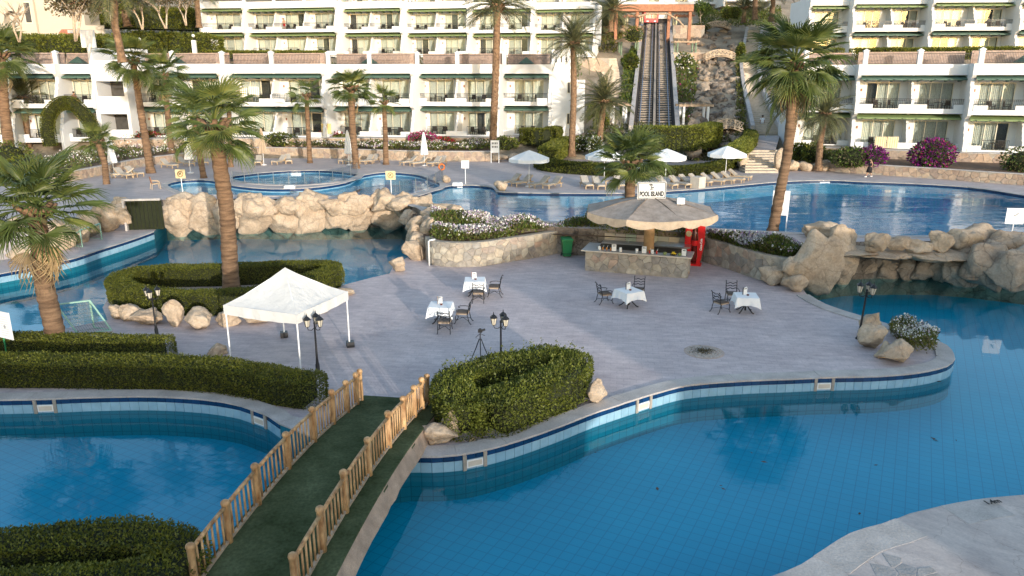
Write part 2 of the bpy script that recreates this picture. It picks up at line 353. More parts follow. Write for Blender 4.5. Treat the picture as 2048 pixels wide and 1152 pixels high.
pane_g = glass_material('window_glass', (.93, .96, .95), 1.5)
fence_g = glass_material('fence_glass', (.86, .90, .92), 1.7)
hillm = M('dry_hillside', (.30, .235, .16), .95, .35, .25, .5, 3, col2=(.44, .36, .26), fine=.3)
# ---------------------------------------------------------------- terrain, pools, decks
def sst(a, b, x): t = min(1, max(0, (x-a)/(b-a))); return t*t*(3-2*t)
def TZ(x, y):                                          # hillside height: rises in terraces behind the pools
    s = y + 11*sst(18, 30, x)
    z = -3 + 4.4*sst(77, 79, s) + 2.0*sst(80, 89, s) + .3*sst(90, 100, s)
    z += 9.4*sst(98, 121, s) + .5*sst(121, 132, s) + 9.5*sst(132, 172, s) + .22*max(0, s-172)
    q = x/max(y, 1.0); wgt = sst(.085, .105, q)*(1-sst(.355, .385, q))     # the funicular corridor is one even slope
    zc = -3 + 4.4*sst(77, 79, y) + 2.2*sst(79, 86, y) + .243*max(0, min(y, 170)-86) + .22*max(0, y-170)
    return z*(1-wgt) + zc*wgt
def SL(px, py, dz=0.0):                                 # point of the corridor slope seen at a photo point
    d = ray(px, py); t = (3.6+dz-.243*86-H0)/(d.z-.243*d.y); return Vector((0, 0, H0)) + d*t
def terrain():
    b = MB(); xs = [-400, -250, -160] + list(np.arange(-110, 90, 2.)) + [90, 130, 220, 400]; ys = list(np.arange(64, 190, 2.)) + [200, 230, 280, 350, 450]
    b.v = [(x, y, TZ(x, y) + .35*noise.noise((x*.15, y*.15, 3))*sst(96, 110, y)) for y in ys for x in xs]; n = len(xs)
    b.f = [(j*n+i, j*n+i+1, (j+1)*n+i+1, (j+1)*n+i) for j in range(len(ys)-1) for i in range(n-1)]; b.m = [0]*len(b.f)
    return struct(b.build('hillside', hillm, smooth=True))
terrain()
b = MB(); b.bx(-1500, 1500, -1500, 1500, -6, -4); struct(b.build('ground', hillm))
ZT = 1.6; ZW = -0.45; ZF = -1.35
b = MB(); b.add([(-90, -6, ZF), (90, -6, ZF), (90, 54, ZF), (-90, 54, ZF)], [(0,1,2,3)]); struct(b.build('pool_floor', floorm))
b = MB(); b.add([(-90, -5, ZW), (90, -5, ZW), (90, 53, ZW), (-90, 53, ZW)], [(0,1,2,3)]); struct(b.build('pool_water', waterm))
def land(name, outer, z, zb, mats, holes=(), zhole=None):   # a slab with vertical, uv-mapped walls; holes are pools let into it
    polys = [outer] + list(holes); vs = []; fs = []; ms = []; uv = {}
    flat = [(x, y) for p in polys for x, y in p]
    for t in tessellate_polygon([[Vector((x, y, 0)) for x, y in p] for p in polys]):
        a, b2, c = (flat[i] for i in t); cr = (b2[0]-a[0])*(c[1]-a[1])-(b2[1]-a[1])*(c[0]-a[0])
        fs.append(tuple(t) if cr > 0 else tuple(t)[::-1]); ms.append(0)
    vs = [(x, y, z) for x, y in flat]
    for k, p in enumerate(polys):
        zz = zb if k == 0 or zhole is None else zhole; n = len(p); run = 0; o = len(vs); s0 = sum(len(q) for q in polys[:k])
        for i in range(n+1):
            x, y = p[i % n]; vs += [(x, y, z), (x, y, zz)]
        for i in range(n):
            l = math.hypot(p[(i+1) % n][0]-p[i][0], p[(i+1) % n][1]-p[i][1])
            uv[len(fs)] = [(run, 0), (run, zz-z), (run+l, zz-z), (run+l, 0)]
            fs.append((o+2*i, o+2*i+1, o+2*i+3, o+2*i+2)); ms.append(1); run += l
    me = bpy.data.meshes.new(name); me.from_pydata(vs, [], fs)
    for m in mats: me.materials.append(m)
    me.polygons.foreach_set('material_index', ms); ul = me.uv_layers.new(name='UVMap')
    for fi, q in uv.items():
        for li, c in zip(me.polygons[fi].loop_indices, q): ul.data[li].uv = c
    me.update(); return struct(ob(name, me))
TILE = MB().bx(-.5, .5, -.5, .5, -.5, .5)
def unit(name, mat, bevel=.06):                       # unit box with chamfered front edges, scaled by its user
    b = MB(); e = bevel
    b.add([(-.5,.5,-.5),(.5,.5,-.5),(.5,.5,.5),(-.5,.5,.5),(-.5,-.2,-.5),(.5,-.2,-.5),(.5,-.2,.5),(-.5,-.2,.5),
           (-.5+e,-.5,-.5+e),(.5-e,-.5,-.5+e),(.5-e,-.5,.5-e),(-.5+e,-.5,.5-e)],
          [(0,1,5,4)[::-1],(1,2,6,5)[::-1],(2,3,7,6)[::-1],(3,0,4,7)[::-1],(4,5,9,8),(5,6,10,9),(6,7,11,10),(7,4,8,11),(8,9,10,11)])
    return b.mesh(name, mat)
T_NAVY, T_BLUE = unit('navy_tile', navy, .025), unit('light_blue_tile', lblue, .025)
def tiles(parent, path, z, side=1, skip=()):            # two rows of real tiles on a pool wall: navy band above, light blue below
    st, l = walk(path, .3)
    for i, (x, y, a) in enumerate(st):
        nx, ny = math.sin(a)*side, -math.cos(a)*side; rz = a if side > 0 else a + PI
        if i in skip: continue
        ob('navy_tile', T_NAVY, parent, (x+nx*.012, y+ny*.012, z-.085), rz, (l-.006, .03, .15))
        ob('light_blue_tile', T_BLUE, parent, (x+nx*.012, y+ny*.012, z-.315), rz, (l-.006, .03, .30))
def coping(parent, path, z, wid=.42, step=1.0, over=.04, th=.05, seed=1, closed=False, side=1):
    rnd = random.Random(seed); N = max(2, round(sum(math.dist(a, c) for a, c in zip(path, path[1:])) / step))
    P = [np.array(p) for p in path]; L = [0]
    for a, c in zip(P, P[1:]): L.append(L[-1] + float(np.hypot(*(c-a))))
    def at(s):
        j = max(0, min(len(L)-2, int(np.searchsorted(L, s)) - 1)); t = (s-L[j])/((L[j+1]-L[j]) or 1); q = P[j]*(1-t)+P[j+1]*t; e = P[j+1]-P[j]; e = e/np.hypot(*e)
        return q, np.array((e[1], -e[0]))*side
    for k in range(N):
        ss = np.linspace(L[-1]*k/N + .004, L[-1]*(k+1)/N - .004, 4); o_, i_ = [], []
        for s in ss:
            q, n = at(s); o_.append(tuple(q + n*(over + rnd.uniform(-.008, .008)))); i_.append(tuple(q - n*(wid + rnd.uniform(-.02, .02))))
        b = MB(); b.prism(o_ + i_[::-1], z-.005, z + th + rnd.uniform(-.006, .006)); b.build('coping_slab', copingm, parent)
# --- the island deck
south = P2([(560,848),(620,872),(700,905),(760,918),(819,914),(873,914),(927,909),(972,900),(1034,883),(1112,856),(1190,826),(1276,798),(1309,788),(1373,772),(1479,763),(1578,759),(1649,756),(1742,754),(1824,748),(1881,737),(1905,724),(1905,709),(1888,690),(1830,668),(1782,652),(1752,643),(1716,632),(1677,620),(1643,607),(1616,591)])
west = P2([(-700,815),(-200,806),(0,801),(89,799),(200,795),(304,794),(400,799),(465,808),(497,817),(536,831)])
north = P2([(1590,560),(1575,540),(1500,515),(1200,500),(900,505),(820,512),(790,528),(779,547),(740,556),(702,566),(680,572),(670,560),(560,545),(400,545),(280,560),(225,585),(205,615),(215,640),(130,657),(0,668),(-300,690),(-700,700)])
south_s = smooth_path(south, 4); west_s = smooth_path(west, 4)
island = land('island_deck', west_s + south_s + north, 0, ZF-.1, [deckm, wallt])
tiles(island, [p for p in south_s if p[0] > -4.9][:-22], 0)
tiles(island, [p for p in west_s if p[0] > -17] + [south_s[0]], 0)
coping(island, [p for p in south_s], 0, .55, 1.5, seed=3)
coping(island, [p for p in west_s if p[0] > -18] + [south_s[0]], 0, .5, 1.05, seed=4)
# --- near bank (bottom right) and its left continuation under the bridge
near = P2([(-700,1150),(0,1140),(250,1165),(430,1205),(600,1250),(900,1270),(1300,1230),(1500,1172),(1551,1152),(1602,1133),(1697,1071),(1779,1045),(1832,1026),(1934,1004),(2048,991),(2250,975),(2600,960)])
near_s = smooth_path(near, 4)
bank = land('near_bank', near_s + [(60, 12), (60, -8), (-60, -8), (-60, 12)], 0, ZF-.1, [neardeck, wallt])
coping(bank, [p for p in near_s if p[0] > 2.5 and p[0] < 15], 0, .75, 1.5, seed=9, side=-1, th=.004)
# --- left lower deck and its bank up to the terrace
ldeck = P2([(-700,640),(-200,585),(0,548),(71,535),(115,525),(153,516),(200,500),(248,485),(286,472),(307,464)], .3)
ldeck_s = smooth_path(ldeck, 4)
lback = P2([(330,440),(300,425),(250,425),(150,440),(0,470),(-700,530)], .3)
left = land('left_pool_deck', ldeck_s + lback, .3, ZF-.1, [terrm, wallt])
coping(left, [p for p in ldeck_s if p[0] > -30], .3, .5, 1.4, seed=5)
tiles(left, [p for p in ldeck_s if p[0] > -29], .3)
# --- upper terrace with the far pool, the round children's pool and the middle pool let into it
front = P2([(-900,560),(-60,470),(60,455),(120,445),(180,432),(220,415),(245,404),(300,400),(450,397),(600,398),(800,397),(822,410),(850,425),(900,436),(1000,446),(1150,456),(1300,462),(1400,466),(1500,474),(1590,487),(1650,490),(1700,484),(1760,482),(1880,482),(1960,487),(2100,500),(2500,540)], ZT)
farpool = smooth_path(P2([(817,406),(825,396),(857,386),(890,374),(914,371),(950,371),(985,375),(996,384),(1040,386),(1120,387),(1255,387),(1330,383),(1404,378),(1482,371),(1534,366),(1600,362),(1660,361),(1727,364),(1834,368),(1938,375),(2016,386),(2090,400),(2180,430),(2150,460),(2040,466),(1985,470),(1880,472),(1760,472),(1690,471),(1600,466),(1500,462),(1400,455),(1300,452),(1150,446),(1000,437),(900,428),(860,418)], ZT), 3, True)
kid = smooth_path(P2([(470,352),(560,343),(640,341),(705,347),(716,353),(690,362),(600,370),(520,368),(470,360)], ZT), 4, True)
mid = smooth_path(P2([(336,368),(370,361),(420,361),(470,372),(540,378),(620,376),(690,366),(722,352),(770,345),(830,349),(865,360),(880,368),(872,378),(820,388),(760,391),(600,392),(450,390),(380,388),(345,378)], ZT), 4, True)
rear = [(70, 75), (70, 66), (60, 30)]
terr = land('terrace', front + [(60, 30), (62, 90), (20, 92), (-20, 96), (-90, 100), (-90, 60)], ZT, -2, [terrm, rockw], [farpool, kid, mid], .2)  # rockw sides: dark colour stands in for the dark reflection at the waterline
def sheet(name, poly, z, mat):
    b = MB(); n = len(poly); tri = tessellate_polygon([[Vector((x, y, 0)) for x, y in poly]])
    b.add([(x, y, z) for x, y in poly], [tuple(t) for t in tri]); o = struct(b.build(name, mat))
    return o
def rim(poly, d):
    return offset(poly, d, True)
for nm, pl, zz in (('far_pool', farpool, .12), ('kid_pool', kid, .25), ('mid_pool', mid, .25)):
    A = sum(pl[i-1][0]*pl[i][1]-pl[i][0]*pl[i-1][1] for i in range(len(pl))); sg = -1 if A > 0 else 1
    big = offset(pl, .3*sg, True)
    sheet(nm + '_floor', big, ZT - 1.1, floorf); sheet(nm + '_water', big, ZT - zz, waterf)
    walls = MB()
    # tile lining just inside the pool edge
    inn = offset(pl, -.02*sg, True); n = len(pl)
    for i in range(n):
        a, c = inn[i], inn[(i+1) % n]
        walls.add([(a[0], a[1], ZT-.02), (c[0], c[1], ZT-.02), (c[0], c[1], ZT-.2), (a[0], a[1], ZT-.2)], [(0,1,2,3)], 0)
        walls.add([(a[0], a[1], ZT-.2), (c[0], c[1], ZT-.2), (c[0], c[1], ZT-1.1), (a[0], a[1], ZT-1.1)], [(0,1,2,3)], 1)
    wl = walls.build(nm + '_lining', [navy, lblue], terr)
    coping(terr, offset(pl, .0, True) + [offset(pl, .0, True)[0]], ZT, .45, 1.6, .03, .04, seed=7, side=1 if A < 0 else -1)
# bank between the left lower deck and the terrace
b = MB(); lo = P2([(-200,560),(-60,530),(60,512),(110,500),(160,478),(205,465),(250,450)], .3); hi = P2([(-200,500),(-60,470),(60,455),(120,445),(180,432),(220,415),(250,405)], ZT)
b.add([(x, y, .31) for x, y in lo] + [(x, y, ZT+.004) for x, y in hi], [(i, i+1, i+8, i+7) for i in range(6)]); struct(b.build('sloping_path', terrm))
# ---------------------------------------------------------------- foliage, rocks, stone cladding
import bmesh
def fast_mesh(name, V, F4, midx, mats, core=None):
    """V (n,3), F4 (m,4) quads, optional core MB joined in with its own material index"""
    if core is not None:
        cv = np.array(core.v, float).reshape(-1, 3); off = len(V)
        V = np.vstack([V, cv]); cf = core.f; cm = core.m
    else: cf = []; cm = []; off = 0
    loops = np.concatenate([F4.ravel()] + [np.array(f, int)+off for f in cf]) if cf else F4.ravel()
    tot = np.concatenate([np.full(len(F4), 4, int), np.array([len(f) for f in cf], int)]) if cf else np.full(len(F4), 4, int)
    me = bpy.data.meshes.new(name); me.vertices.add(len(V)); me.vertices.foreach_set('co', V.astype(np.float32).ravel())
    me.loops.add(len(loops)); me.loops.foreach_set('vertex_index', loops.astype(np.int32))
    me.polygons.add(len(tot)); st = np.concatenate([[0], np.cumsum(tot)[:-1]])
    me.polygons.foreach_set('loop_start', st.astype(np.int32)); me.polygons.foreach_set('loop_total', tot.astype(np.int32))
    for m in mats: me.materials.append(m)
    mi = np.concatenate([midx, np.array(cm, int)]) if cf else midx
    me.polygons.foreach_set('material_index', mi.astype(np.int32)); me.update(calc_edges=True); me.validate(); return me
def leaves(P, Nn, size, rng, aspect=.5, tilt=.7, up=.0):
    """one rhombic leaf at each point, growing out along its normal with a random lean"""
    n = len(P); d = Nn + rng.normal(0, tilt, (n, 3)); d[:, 2] += up; d /= np.linalg.norm(d, axis=1)[:, None] + 1e-9
    s = np.cross(d, rng.normal(0, 1, (n, 3))); s /= np.linalg.norm(s, axis=1)[:, None] + 1e-9
    L = (size * rng.uniform(.6, 1.35, n))[:, None]; m = P + d*L*.45
    bend = np.cross(d, s)*L*.10*rng.normal(0, 1, (n, 1))
    V = np.stack([P, m + s*L*aspect*.5 + bend, P + d*L, m - s*L*aspect*.5 + bend], 1).reshape(-1, 3)
    return V, np.arange(4*n).reshape(-1, 4)
def hedge(label, path, width, height, z0=0.0, closed=False, leaf=.066, dens=760, mat=None, seed=1, group=None, name='hedge', rough=1.0):
    rng = np.random.default_rng(seed); mat = mat or leaf_h
    P = np.array([p[:2] for p in smooth_path(path, 6, closed)]); P0 = P.mean(0)
    if closed: P = np.vstack([P, P[:1]])
    zc = np.array([p[2] if len(p) > 2 else 0 for p in path]);
    E = np.diff(P, axis=0); L = np.hypot(E[:, 0], E[:, 1]); cum = np.concatenate([[0], np.cumsum(L)]); T = cum[-1]; hw = width/2
    def at(s):
        j = np.clip(np.searchsorted(cum, s) - 1, 0, len(L)-1); t = (s - cum[j]) / L[j]
        e = E[j] / L[j][:, None]; return P[j] + E[j]*t[:, None], np.stack([-e[:, 1], e[:, 0]], 1)
    pts, nor = [], []
    nside = int(T*height*dens); ntop = int(T*width*dens)
    for sg in (-1, 1):
        s = rng.uniform(0, T, nside); q, n = at(s); z = rng.uniform(.03, 1, nside)**.9*height
        bul = 1 + .05*np.sin(z*9 + s*1.3) - .18*np.clip(z/height-.82, 0, 1)*3
        pts.append(np.column_stack([q + n*sg*hw*bul[:, None], z])); nor.append(np.column_stack([n*sg, np.full(nside, .25)]))
    s = rng.uniform(0, T, ntop); q, n = at(s); lat = rng.uniform(-1, 1, ntop)
    pts.append(np.column_stack([q + n*(lat*hw*.97)[:, None], height*(1 - .10*np.abs(lat)**3)])); nor.append(np.column_stack([n*(lat*.35)[:, None], np.ones(ntop)]))
    if not closed:
        for s_, sg in ((0.0, -1), (T, 1)):
            k = int(PI*hw*height*dens); q, n = at(np.full(k, min(max(s_, 1e-4), T-1e-4))); t = np.stack([n[:, 1], -n[:, 0]], 1)*sg
            a = rng.uniform(-PI/2, PI/2, k); dv = t*np.cos(a)[:, None] + n*np.sin(a)[:, None]; z = rng.uniform(.03, 1, k)*height
            pts.append(np.column_stack([q + dv*hw, z])); nor.append(np.column_stack([dv, np.full(k, .25)]))
            k = int(PI*hw*hw*.5*dens); q, n = at(np.full(k, min(max(s_, 1e-4), T-1e-4))); t = np.stack([n[:, 1], -n[:, 0]], 1)*sg
            a = rng.uniform(-PI/2, PI/2, k); r = np.sqrt(rng.uniform(0, 1, k)); dv = t*np.cos(a)[:, None] + n*np.sin(a)[:, None]
            pts.append(np.column_stack([q + dv*(r*hw*.97)[:, None], height*(1-.10*r**3)])); nor.append(np.column_stack([dv*.3, np.ones(k)]))
    X = np.vstack(pts); Nn = np.vstack(nor)
    lump = np.array([noise.noise((x*.9, y*.9, z*1.1+seed)) for x, y, z in X])*.085*rough + rng.normal(0, .018, len(X))
    X = X + Nn/np.linalg.norm(Nn, axis=1)[:, None]*(lump - .03)[:, None]
    if rough > 1:                                       # untrimmed shoots on top
        k = int(T*22); s = rng.uniform(0, T, k); q, n = at(s); lat = rng.uniform(-1, 1, k)
        for j in range(5): X = np.vstack([X, np.column_stack([q + n*(lat*hw)[:, None] + rng.normal(0, .03, (k, 2)), height + rng.uniform(0, .16*rough, k)])]); Nn = np.vstack([Nn, np.tile((0, 0, 1.), (k, 1))])
    V, F = leaves(X, Nn, leaf, rng)
    V[:, 0] -= P0[0]; V[:, 1] -= P0[1]
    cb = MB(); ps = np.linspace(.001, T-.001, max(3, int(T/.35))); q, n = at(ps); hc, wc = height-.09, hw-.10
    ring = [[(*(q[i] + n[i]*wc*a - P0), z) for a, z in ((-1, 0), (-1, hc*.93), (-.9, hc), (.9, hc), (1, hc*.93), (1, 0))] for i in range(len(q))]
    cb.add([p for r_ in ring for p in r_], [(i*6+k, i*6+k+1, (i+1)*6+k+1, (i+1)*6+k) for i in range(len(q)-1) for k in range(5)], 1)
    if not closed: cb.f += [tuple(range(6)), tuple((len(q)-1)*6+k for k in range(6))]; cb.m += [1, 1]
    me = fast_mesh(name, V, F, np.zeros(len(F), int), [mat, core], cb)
    return tag(ob(name, me, None, (P0[0], P0[1], z0)), label, 'hedge', group)
def clump(loc, size, n, leaf, mats, weights, rng, flat=0.0, shell=.55, lumps=6):
    """points filling a lumpy ellipsoid, heavier towards its skin; returns leaf geometry in local space"""
    u = rng.normal(0, 1, (n, 3)); u /= np.linalg.norm(u, axis=1)[:, None]; r = rng.uniform(shell, 1, n)**.6
    lob = rng.normal(0, 1, (lumps, 3)); lob /= np.linalg.norm(lob, axis=1)[:, None]
    g = 1 + .22*np.max(u @ lob.T, axis=1) - .14
    X = u*(r*g)[:, None]*np.array(size); X[:, 2] += size[2]*(1-flat); X[:, 2] = np.abs(X[:, 2])
    V, F = leaves(X + np.array(loc), u, leaf, rng, .55, .6)
    return V, F, rng.choice(len(mats), n, p=weights)
def bush(label, loc, size, n=900, leaf=.12, mats=None, weights=None, seed=1, name='bush', cat='bush', group=None, flat=.15, shell=.55):
    rng = np.random.default_rng(seed); mats = mats or [leaf_b]; weights = weights or [1]
    V, F, mi = clump((0, 0, 0), size, n, leaf, mats, weights, rng, flat, shell)
    cb = MB(); cb.lathe([(size[0]*.55, 0), (size[0]*.72, size[2]*.6), (size[0]*.55, size[2]*1.25), (size[0]*.15, size[2]*1.5)], 10, m=len(mats))
    cb.v = [(x, y*size[1]/size[0], z) for x, y, z in cb.v]
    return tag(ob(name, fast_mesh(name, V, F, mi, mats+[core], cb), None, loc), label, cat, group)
def in_poly(x, y, poly):
    c = np.zeros(len(x), bool); n = len(poly)
    for i in range(n):
        (x1, y1), (x2, y2) = poly[i-1], poly[i]
        c ^= ((y1 > y) != (y2 > y)) & (x < (x2-x1)*(y-y1)/((y2-y1) or 1e-9) + x1)
    return c
def flower_bed(label, poly, zfun, n, height, leaf, mats, weights, flowers, fmats, fw, fsize=.09, seed=1, name='flower_bed', patch=.5, zoff=0.0, cat='flower bed'):
    rng = np.random.default_rng(seed); xs = [p[0] for p in poly]; ys = [p[1] for p in poly]; cx, cy = sum(xs)/len(xs), sum(ys)/len(ys)
    def sample(k):
        out = np.zeros((0, 2))
        while len(out) < k:
            x = rng.uniform(min(xs), max(xs), k*2); y = rng.uniform(min(ys), max(ys), k*2); ok = in_poly(x, y, poly); out = np.vstack([out, np.column_stack([x, y])[ok]])
        return out[:k]
    q = sample(n); hm = np.array([.75 + .6*noise.noise((x*.55, y*.55, seed)) for x, y in q])*height
    z = hm*rng.uniform(.1, 1, n)**.7; base = np.array([zfun(x, y) for x, y in q])
    X = np.column_stack([q[:, 0]-cx, q[:, 1]-cy, base+z]); V, F = leaves(X, np.tile((0, 0, .8), (n, 1)), leaf, rng, .35, .7)
    mi = rng.choice(len(mats), n, p=weights)
    if flowers:
        q = sample(flowers*3); v = np.array([noise.noise((x*.45, y*.45, seed+7.7)) for x, y in q]); q = q[np.argsort(-v + rng.normal(0, patch*.4, len(v)))][:flowers]
        hm = np.array([.75 + .6*noise.noise((x*.55, y*.55, seed)) for x, y in q])*height; base = np.array([zfun(x, y) for x, y in q])
        X = np.column_stack([q[:, 0]-cx, q[:, 1]-cy, base + hm*rng.uniform(.8, 1.12, flowers)])
        # each bloom: two crossed small petals facing up and outward
        V2, F2 = leaves(X, np.tile((0, -.7, .6), (flowers, 1)), fsize, rng, 1.0, .55)
        mi2 = rng.choice(len(fmats), flowers, p=fw) + len(mats)
        F = np.vstack([F, F2+len(V)]); V = np.vstack([V, V2]); mi = np.concatenate([mi, mi2])
    o = ob(name, fast_mesh(name, V, F, mi, mats+fmats), None, (cx, cy, zoff)); o['label'] = label; o['category'] = cat; o['kind'] = 'stuff'; return o
# --- rocks
_bm = bmesh.new(); bmesh.ops.create_icosphere(_bm, subdivisions=4, radius=1); ICO4 = (np.array([v.co[:] for v in _bm.verts]), [tuple(v.index for v in f.verts) for f in _bm.faces]); _bm.free()
_bm = bmesh.new(); bmesh.ops.create_icosphere(_bm, subdivisions=3, radius=1); ICO3 = (np.array([v.co[:] for v in _bm.verts]), [tuple(v.index for v in f.verts) for f in _bm.faces]); _bm.free()
def rock_mesh(size, seed, mat, hi=True, cuts=13, amp=.15, name='boulder'):
    rng = np.random.default_rng(seed); V, F = ICO4 if hi else ICO3; V = V.copy()
    for _ in range(cuts):
        n = rng.normal(0, 1, 3); n /= np.linalg.norm(n); d = rng.uniform(.48, .8); k = V @ n
        V -= np.outer(np.clip(k-d, 0, None)*.9, n)
    o = rng.uniform(0, 50, 3); out = []
    for v in V:
        p = Vector(v)*1.3 + Vector(o); f = noise.noise(p)*amp*1.6 + noise.noise(p*2.3)*amp*.7 - abs(noise.noise(p*1.7 + Vector((9, 9, 9))))*amp*1.3 + noise.noise(p*6)*amp*.22
        out.append(v*(1+f))
    V = np.array(out)*np.array(size); me = bpy.data.meshes.new(name); me.from_pydata([tuple(v) for v in V], [], F); me.materials.append(mat)
    me.polygons.foreach_set('use_smooth', [True]*len(F)); me.update(); return me
def boulder_px(px, py, wpx, hpx, z=0.0, deep=.9, seed=1, mat=None, label=None, parent=None, group=None, sink=.12, hi=True, name='boulder'):
    """a boulder whose foot is seen at (px, py) on level z, about wpx wide and hpx tall in the photo"""
    p = G(px, py, z); d = (p - cam.location).length; k = d/FPX; wx = wpx*k; hz = hpx*k*1.02
    me = rock_mesh((wx*.54, wx*.5*deep, hz*.62), seed, mat or rock, hi); loc = (p.x, p.y + wx*.42*deep, p.z + hz*.5 - sink*hz*.3)
    o = ob(name, me, parent, loc, (seed*1.7) % .5 - .25)
    if label: tag(o, label, 'boulder', group)
    return o
# --- crazy-paved cladding: Voronoi stones, each a proud piece with its own edges
def clip(poly, a, b, c):                                # keep a*x + b*y <= c
    out = []
    for i in range(len(poly)):
        p, q = poly[i-1], poly[i]; dp, dq = a*p[0]+b*p[1]-c, a*q[0]+b*q[1]-c
        if (dp < 0) != (dq < 0): t = dp/(dp-dq); out.append((p[0]+(q[0]-p[0])*t, p[1]+(q[1]-p[1])*t))
        if dq <= 0: out.append(q)
    return out
def cells(L, H, size, seed, ax=1.25):
    rnd = random.Random(seed); nx = max(1, round(L/(size*ax))); ny = max(1, round(H/size)); pts = {}
    for j in range(-1, ny+1):
        for i in range(-1, nx+1): pts[i, j] = ((i+.5+rnd.uniform(-.42, .42))*L/nx, (j+.5+rnd.uniform(-.42, .42))*H/ny)
    out = []
    for j in range(ny):
        for i in range(nx):
            p = pts[i, j]; poly = [(max(0, p[0]-3*size), 0), (min(L, p[0]+3*size), 0), (min(L, p[0]+3*size), H), (max(0, p[0]-3*size), H)]
            for dj in (-2, -1, 0, 1, 2):
                for di in (-2, -1, 0, 1, 2):
                    q = pts.get((i+di, j+dj))
                    if (di or dj) and q:
                        a, b = q[0]-p[0], q[1]-p[1]; poly = clip(poly, a, b, (q[0]**2+q[1]**2-p[0]**2-p[1]**2)/2)
                        if not poly: break
                if not poly: break
            if len(poly) >= 3:
                cx = sum(k[0] for k in poly)/len(poly); cy = sum(k[1] for k in poly)/len(poly); out.append((cx, cy, poly))
    return out
def clad(parent, path, z0, h, size, mat, seed=1, side=1, proud=.035, joint=.014, limit=300, name='stone', thick=.35, cap=None):
    """a wall along a 2D path: mortar body plus separate facing stones; facing to the right of the path when side = 1"""
    P = [np.array(p, float) for p in path]; Lc = [0.0]
    for a, c in zip(P, P[1:]): Lc.append(Lc[-1] + float(np.hypot(*(c-a))))
    def at(s):
        j = min(len(P)-2, max(0, int(np.searchsorted(Lc, s))-1)); t = (s-Lc[j])/(Lc[j+1]-Lc[j]); e = (P[j+1]-P[j]); e = e/np.hypot(*e); return P[j]*(1-t)+P[j+1]*t, np.array((e[1], -e[0]))*side
    st = [at(s) for s in np.linspace(0, Lc[-1], max(2, int(Lc[-1]/.4)))]
    o_ = [tuple(q) for q, n in st]; i_ = [tuple(q - n*thick) for q, n in st]
    b = MB()
    for k in range(len(st)-1):
        b.prism([o_[k], o_[k+1], i_[k+1], i_[k]], z0-.3, z0+h)
    b.build('wall_core', mortar, parent)
    if cap:
        for k in range(0, len(st)-1, 2):
            e = min(k+2, len(st)-1); oo = [tuple(st[j][0] + st[j][1]*.05) for j in range(k, e+1)]; ii = [tuple(st[j][0] - st[j][1]*(thick+.02)) for j in range(k, e+1)]
            MB().prism(oo + ii[::-1], z0+h+.002, z0+h+.06).build('cap_stone', cap, parent)
    cs = cells(Lc[-1], h, size, seed); rest = MB(); rnd = random.Random(seed)
    for idx, (cx, cy, poly) in enumerate(cs):
        pr = proud*rnd.uniform(.6, 1.3); q0, n0 = at(cx); ori = Vector((*q0, z0+cy)); base, top = [], []
        for x, y in poly:
            dx, dy = x-cx, y-cy; l = math.hypot(dx, dy) or 1; f = max(0, 1-joint/l); f2 = max(0, 1-(joint+.022)/l)
            for f_, dd, out in ((f, 0.002, base), (f2, pr, top)):
                q, n = at(min(max(cx+dx*f_, 0), Lc[-1])); out.append(Vector((q[0]+n[0]*dd, q[1]+n[1]*dd, z0+cy+dy*f_)) - ori)
        n = len(poly); fs = [tuple(range(n, 2*n))] + [(i, (i+1) % n, n+(i+1) % n, n+i) for i in range(n)]
        if side < 0: fs = [f[::-1] for f in fs]
        if idx < limit: MB().add(base+top, fs).build(name, mat, parent, ori)
        else: rest.add([v+ori for v in base+top], fs)
    if rest.v: struct(rest.build(name + '_facing', mat, parent), 'stuff')
# --- palms
def fan_frond(mat, seed, seg=30, droop=.35, spread=205, pet=.95):
    rng = random.Random(seed); b = MB(); b.tube([(0,0,0), (pet*.5, 0, .05), (pet, 0, .0)], [.035, .022, .016], 5)
    hub = Vector((pet, 0, 0)); da = R(spread)/seg
    for k in range(seg):
        a = -R(spread)/2 + da*(k+.5); L = (1.05 - .22*abs(k/seg-.5)*2)*rng.uniform(.92, 1.05); cup = .16*abs(math.sin(a))
        def pt(r, off, z=0): return hub + Vector((math.cos(a+off)*r, math.sin(a+off)*r, cup*r + z))
        r1, r2 = L*.38, L*.74; w1, w2 = da*.46, da*.20; dz = droop*rng.uniform(.5, 1.4)
        v = [hub, pt(r1, -w1), pt(r1, 0, .035), pt(r1, w1), pt(r2, -w2, -dz*.22), pt(r2, 0, .02-dz*.22), pt(r2, w2, -dz*.22), pt(L, rng.uniform(-.03, .03), -dz*.75)]
        b.add(v, [(0,1,2),(0,2,3),(1,4,5,2),(2,5,6,3),(4,7,5),(5,7,6)], 0)
    return b.mesh('frond', mat, False)
def date_frond(mat, seed, L=3.0, n=34, arch=.9):
    rng = random.Random(seed); b = MB(); rach = []
    for k in range(9):
        t = k/8; rach.append(Vector((L*t*(1-.12*t), 0, .25*L*t*.6 - arch*L*.42*t**2.2)))
    b.tube(rach, [.045*(1-.85*k/8)+.004 for k in range(9)], 4)
    for k in range(n):
        t = .12 + .88*k/(n-1); f = t*8; j = min(7, int(f)); p = rach[j].lerp(rach[j+1], f-j); d = (rach[j+1]-rach[j]).normalized()
        l = L*.19*(math.sin(PI*min(1, .18+t*.85))**.6 + .15)
        for s in (-1, 1):
            e = (d*.75 + Vector((0, s, 0))*.8 + Vector((0, 0, .38-.25*rng.random()))).normalized(); w = d*.026*L/3
            tip = p + e*l + Vector((0, 0, -.22*l)); m = p + e*l*.5
            b.add([p-w*.6, m-w*1.2, tip, m+w*1.2], [(0,1,2,3)], 0)
    return b.mesh('frond', mat, False)
FANS = [fan_frond(fan_m, s, droop=d) for s, d in ((1, .25), (2, .45), (3, .6))]
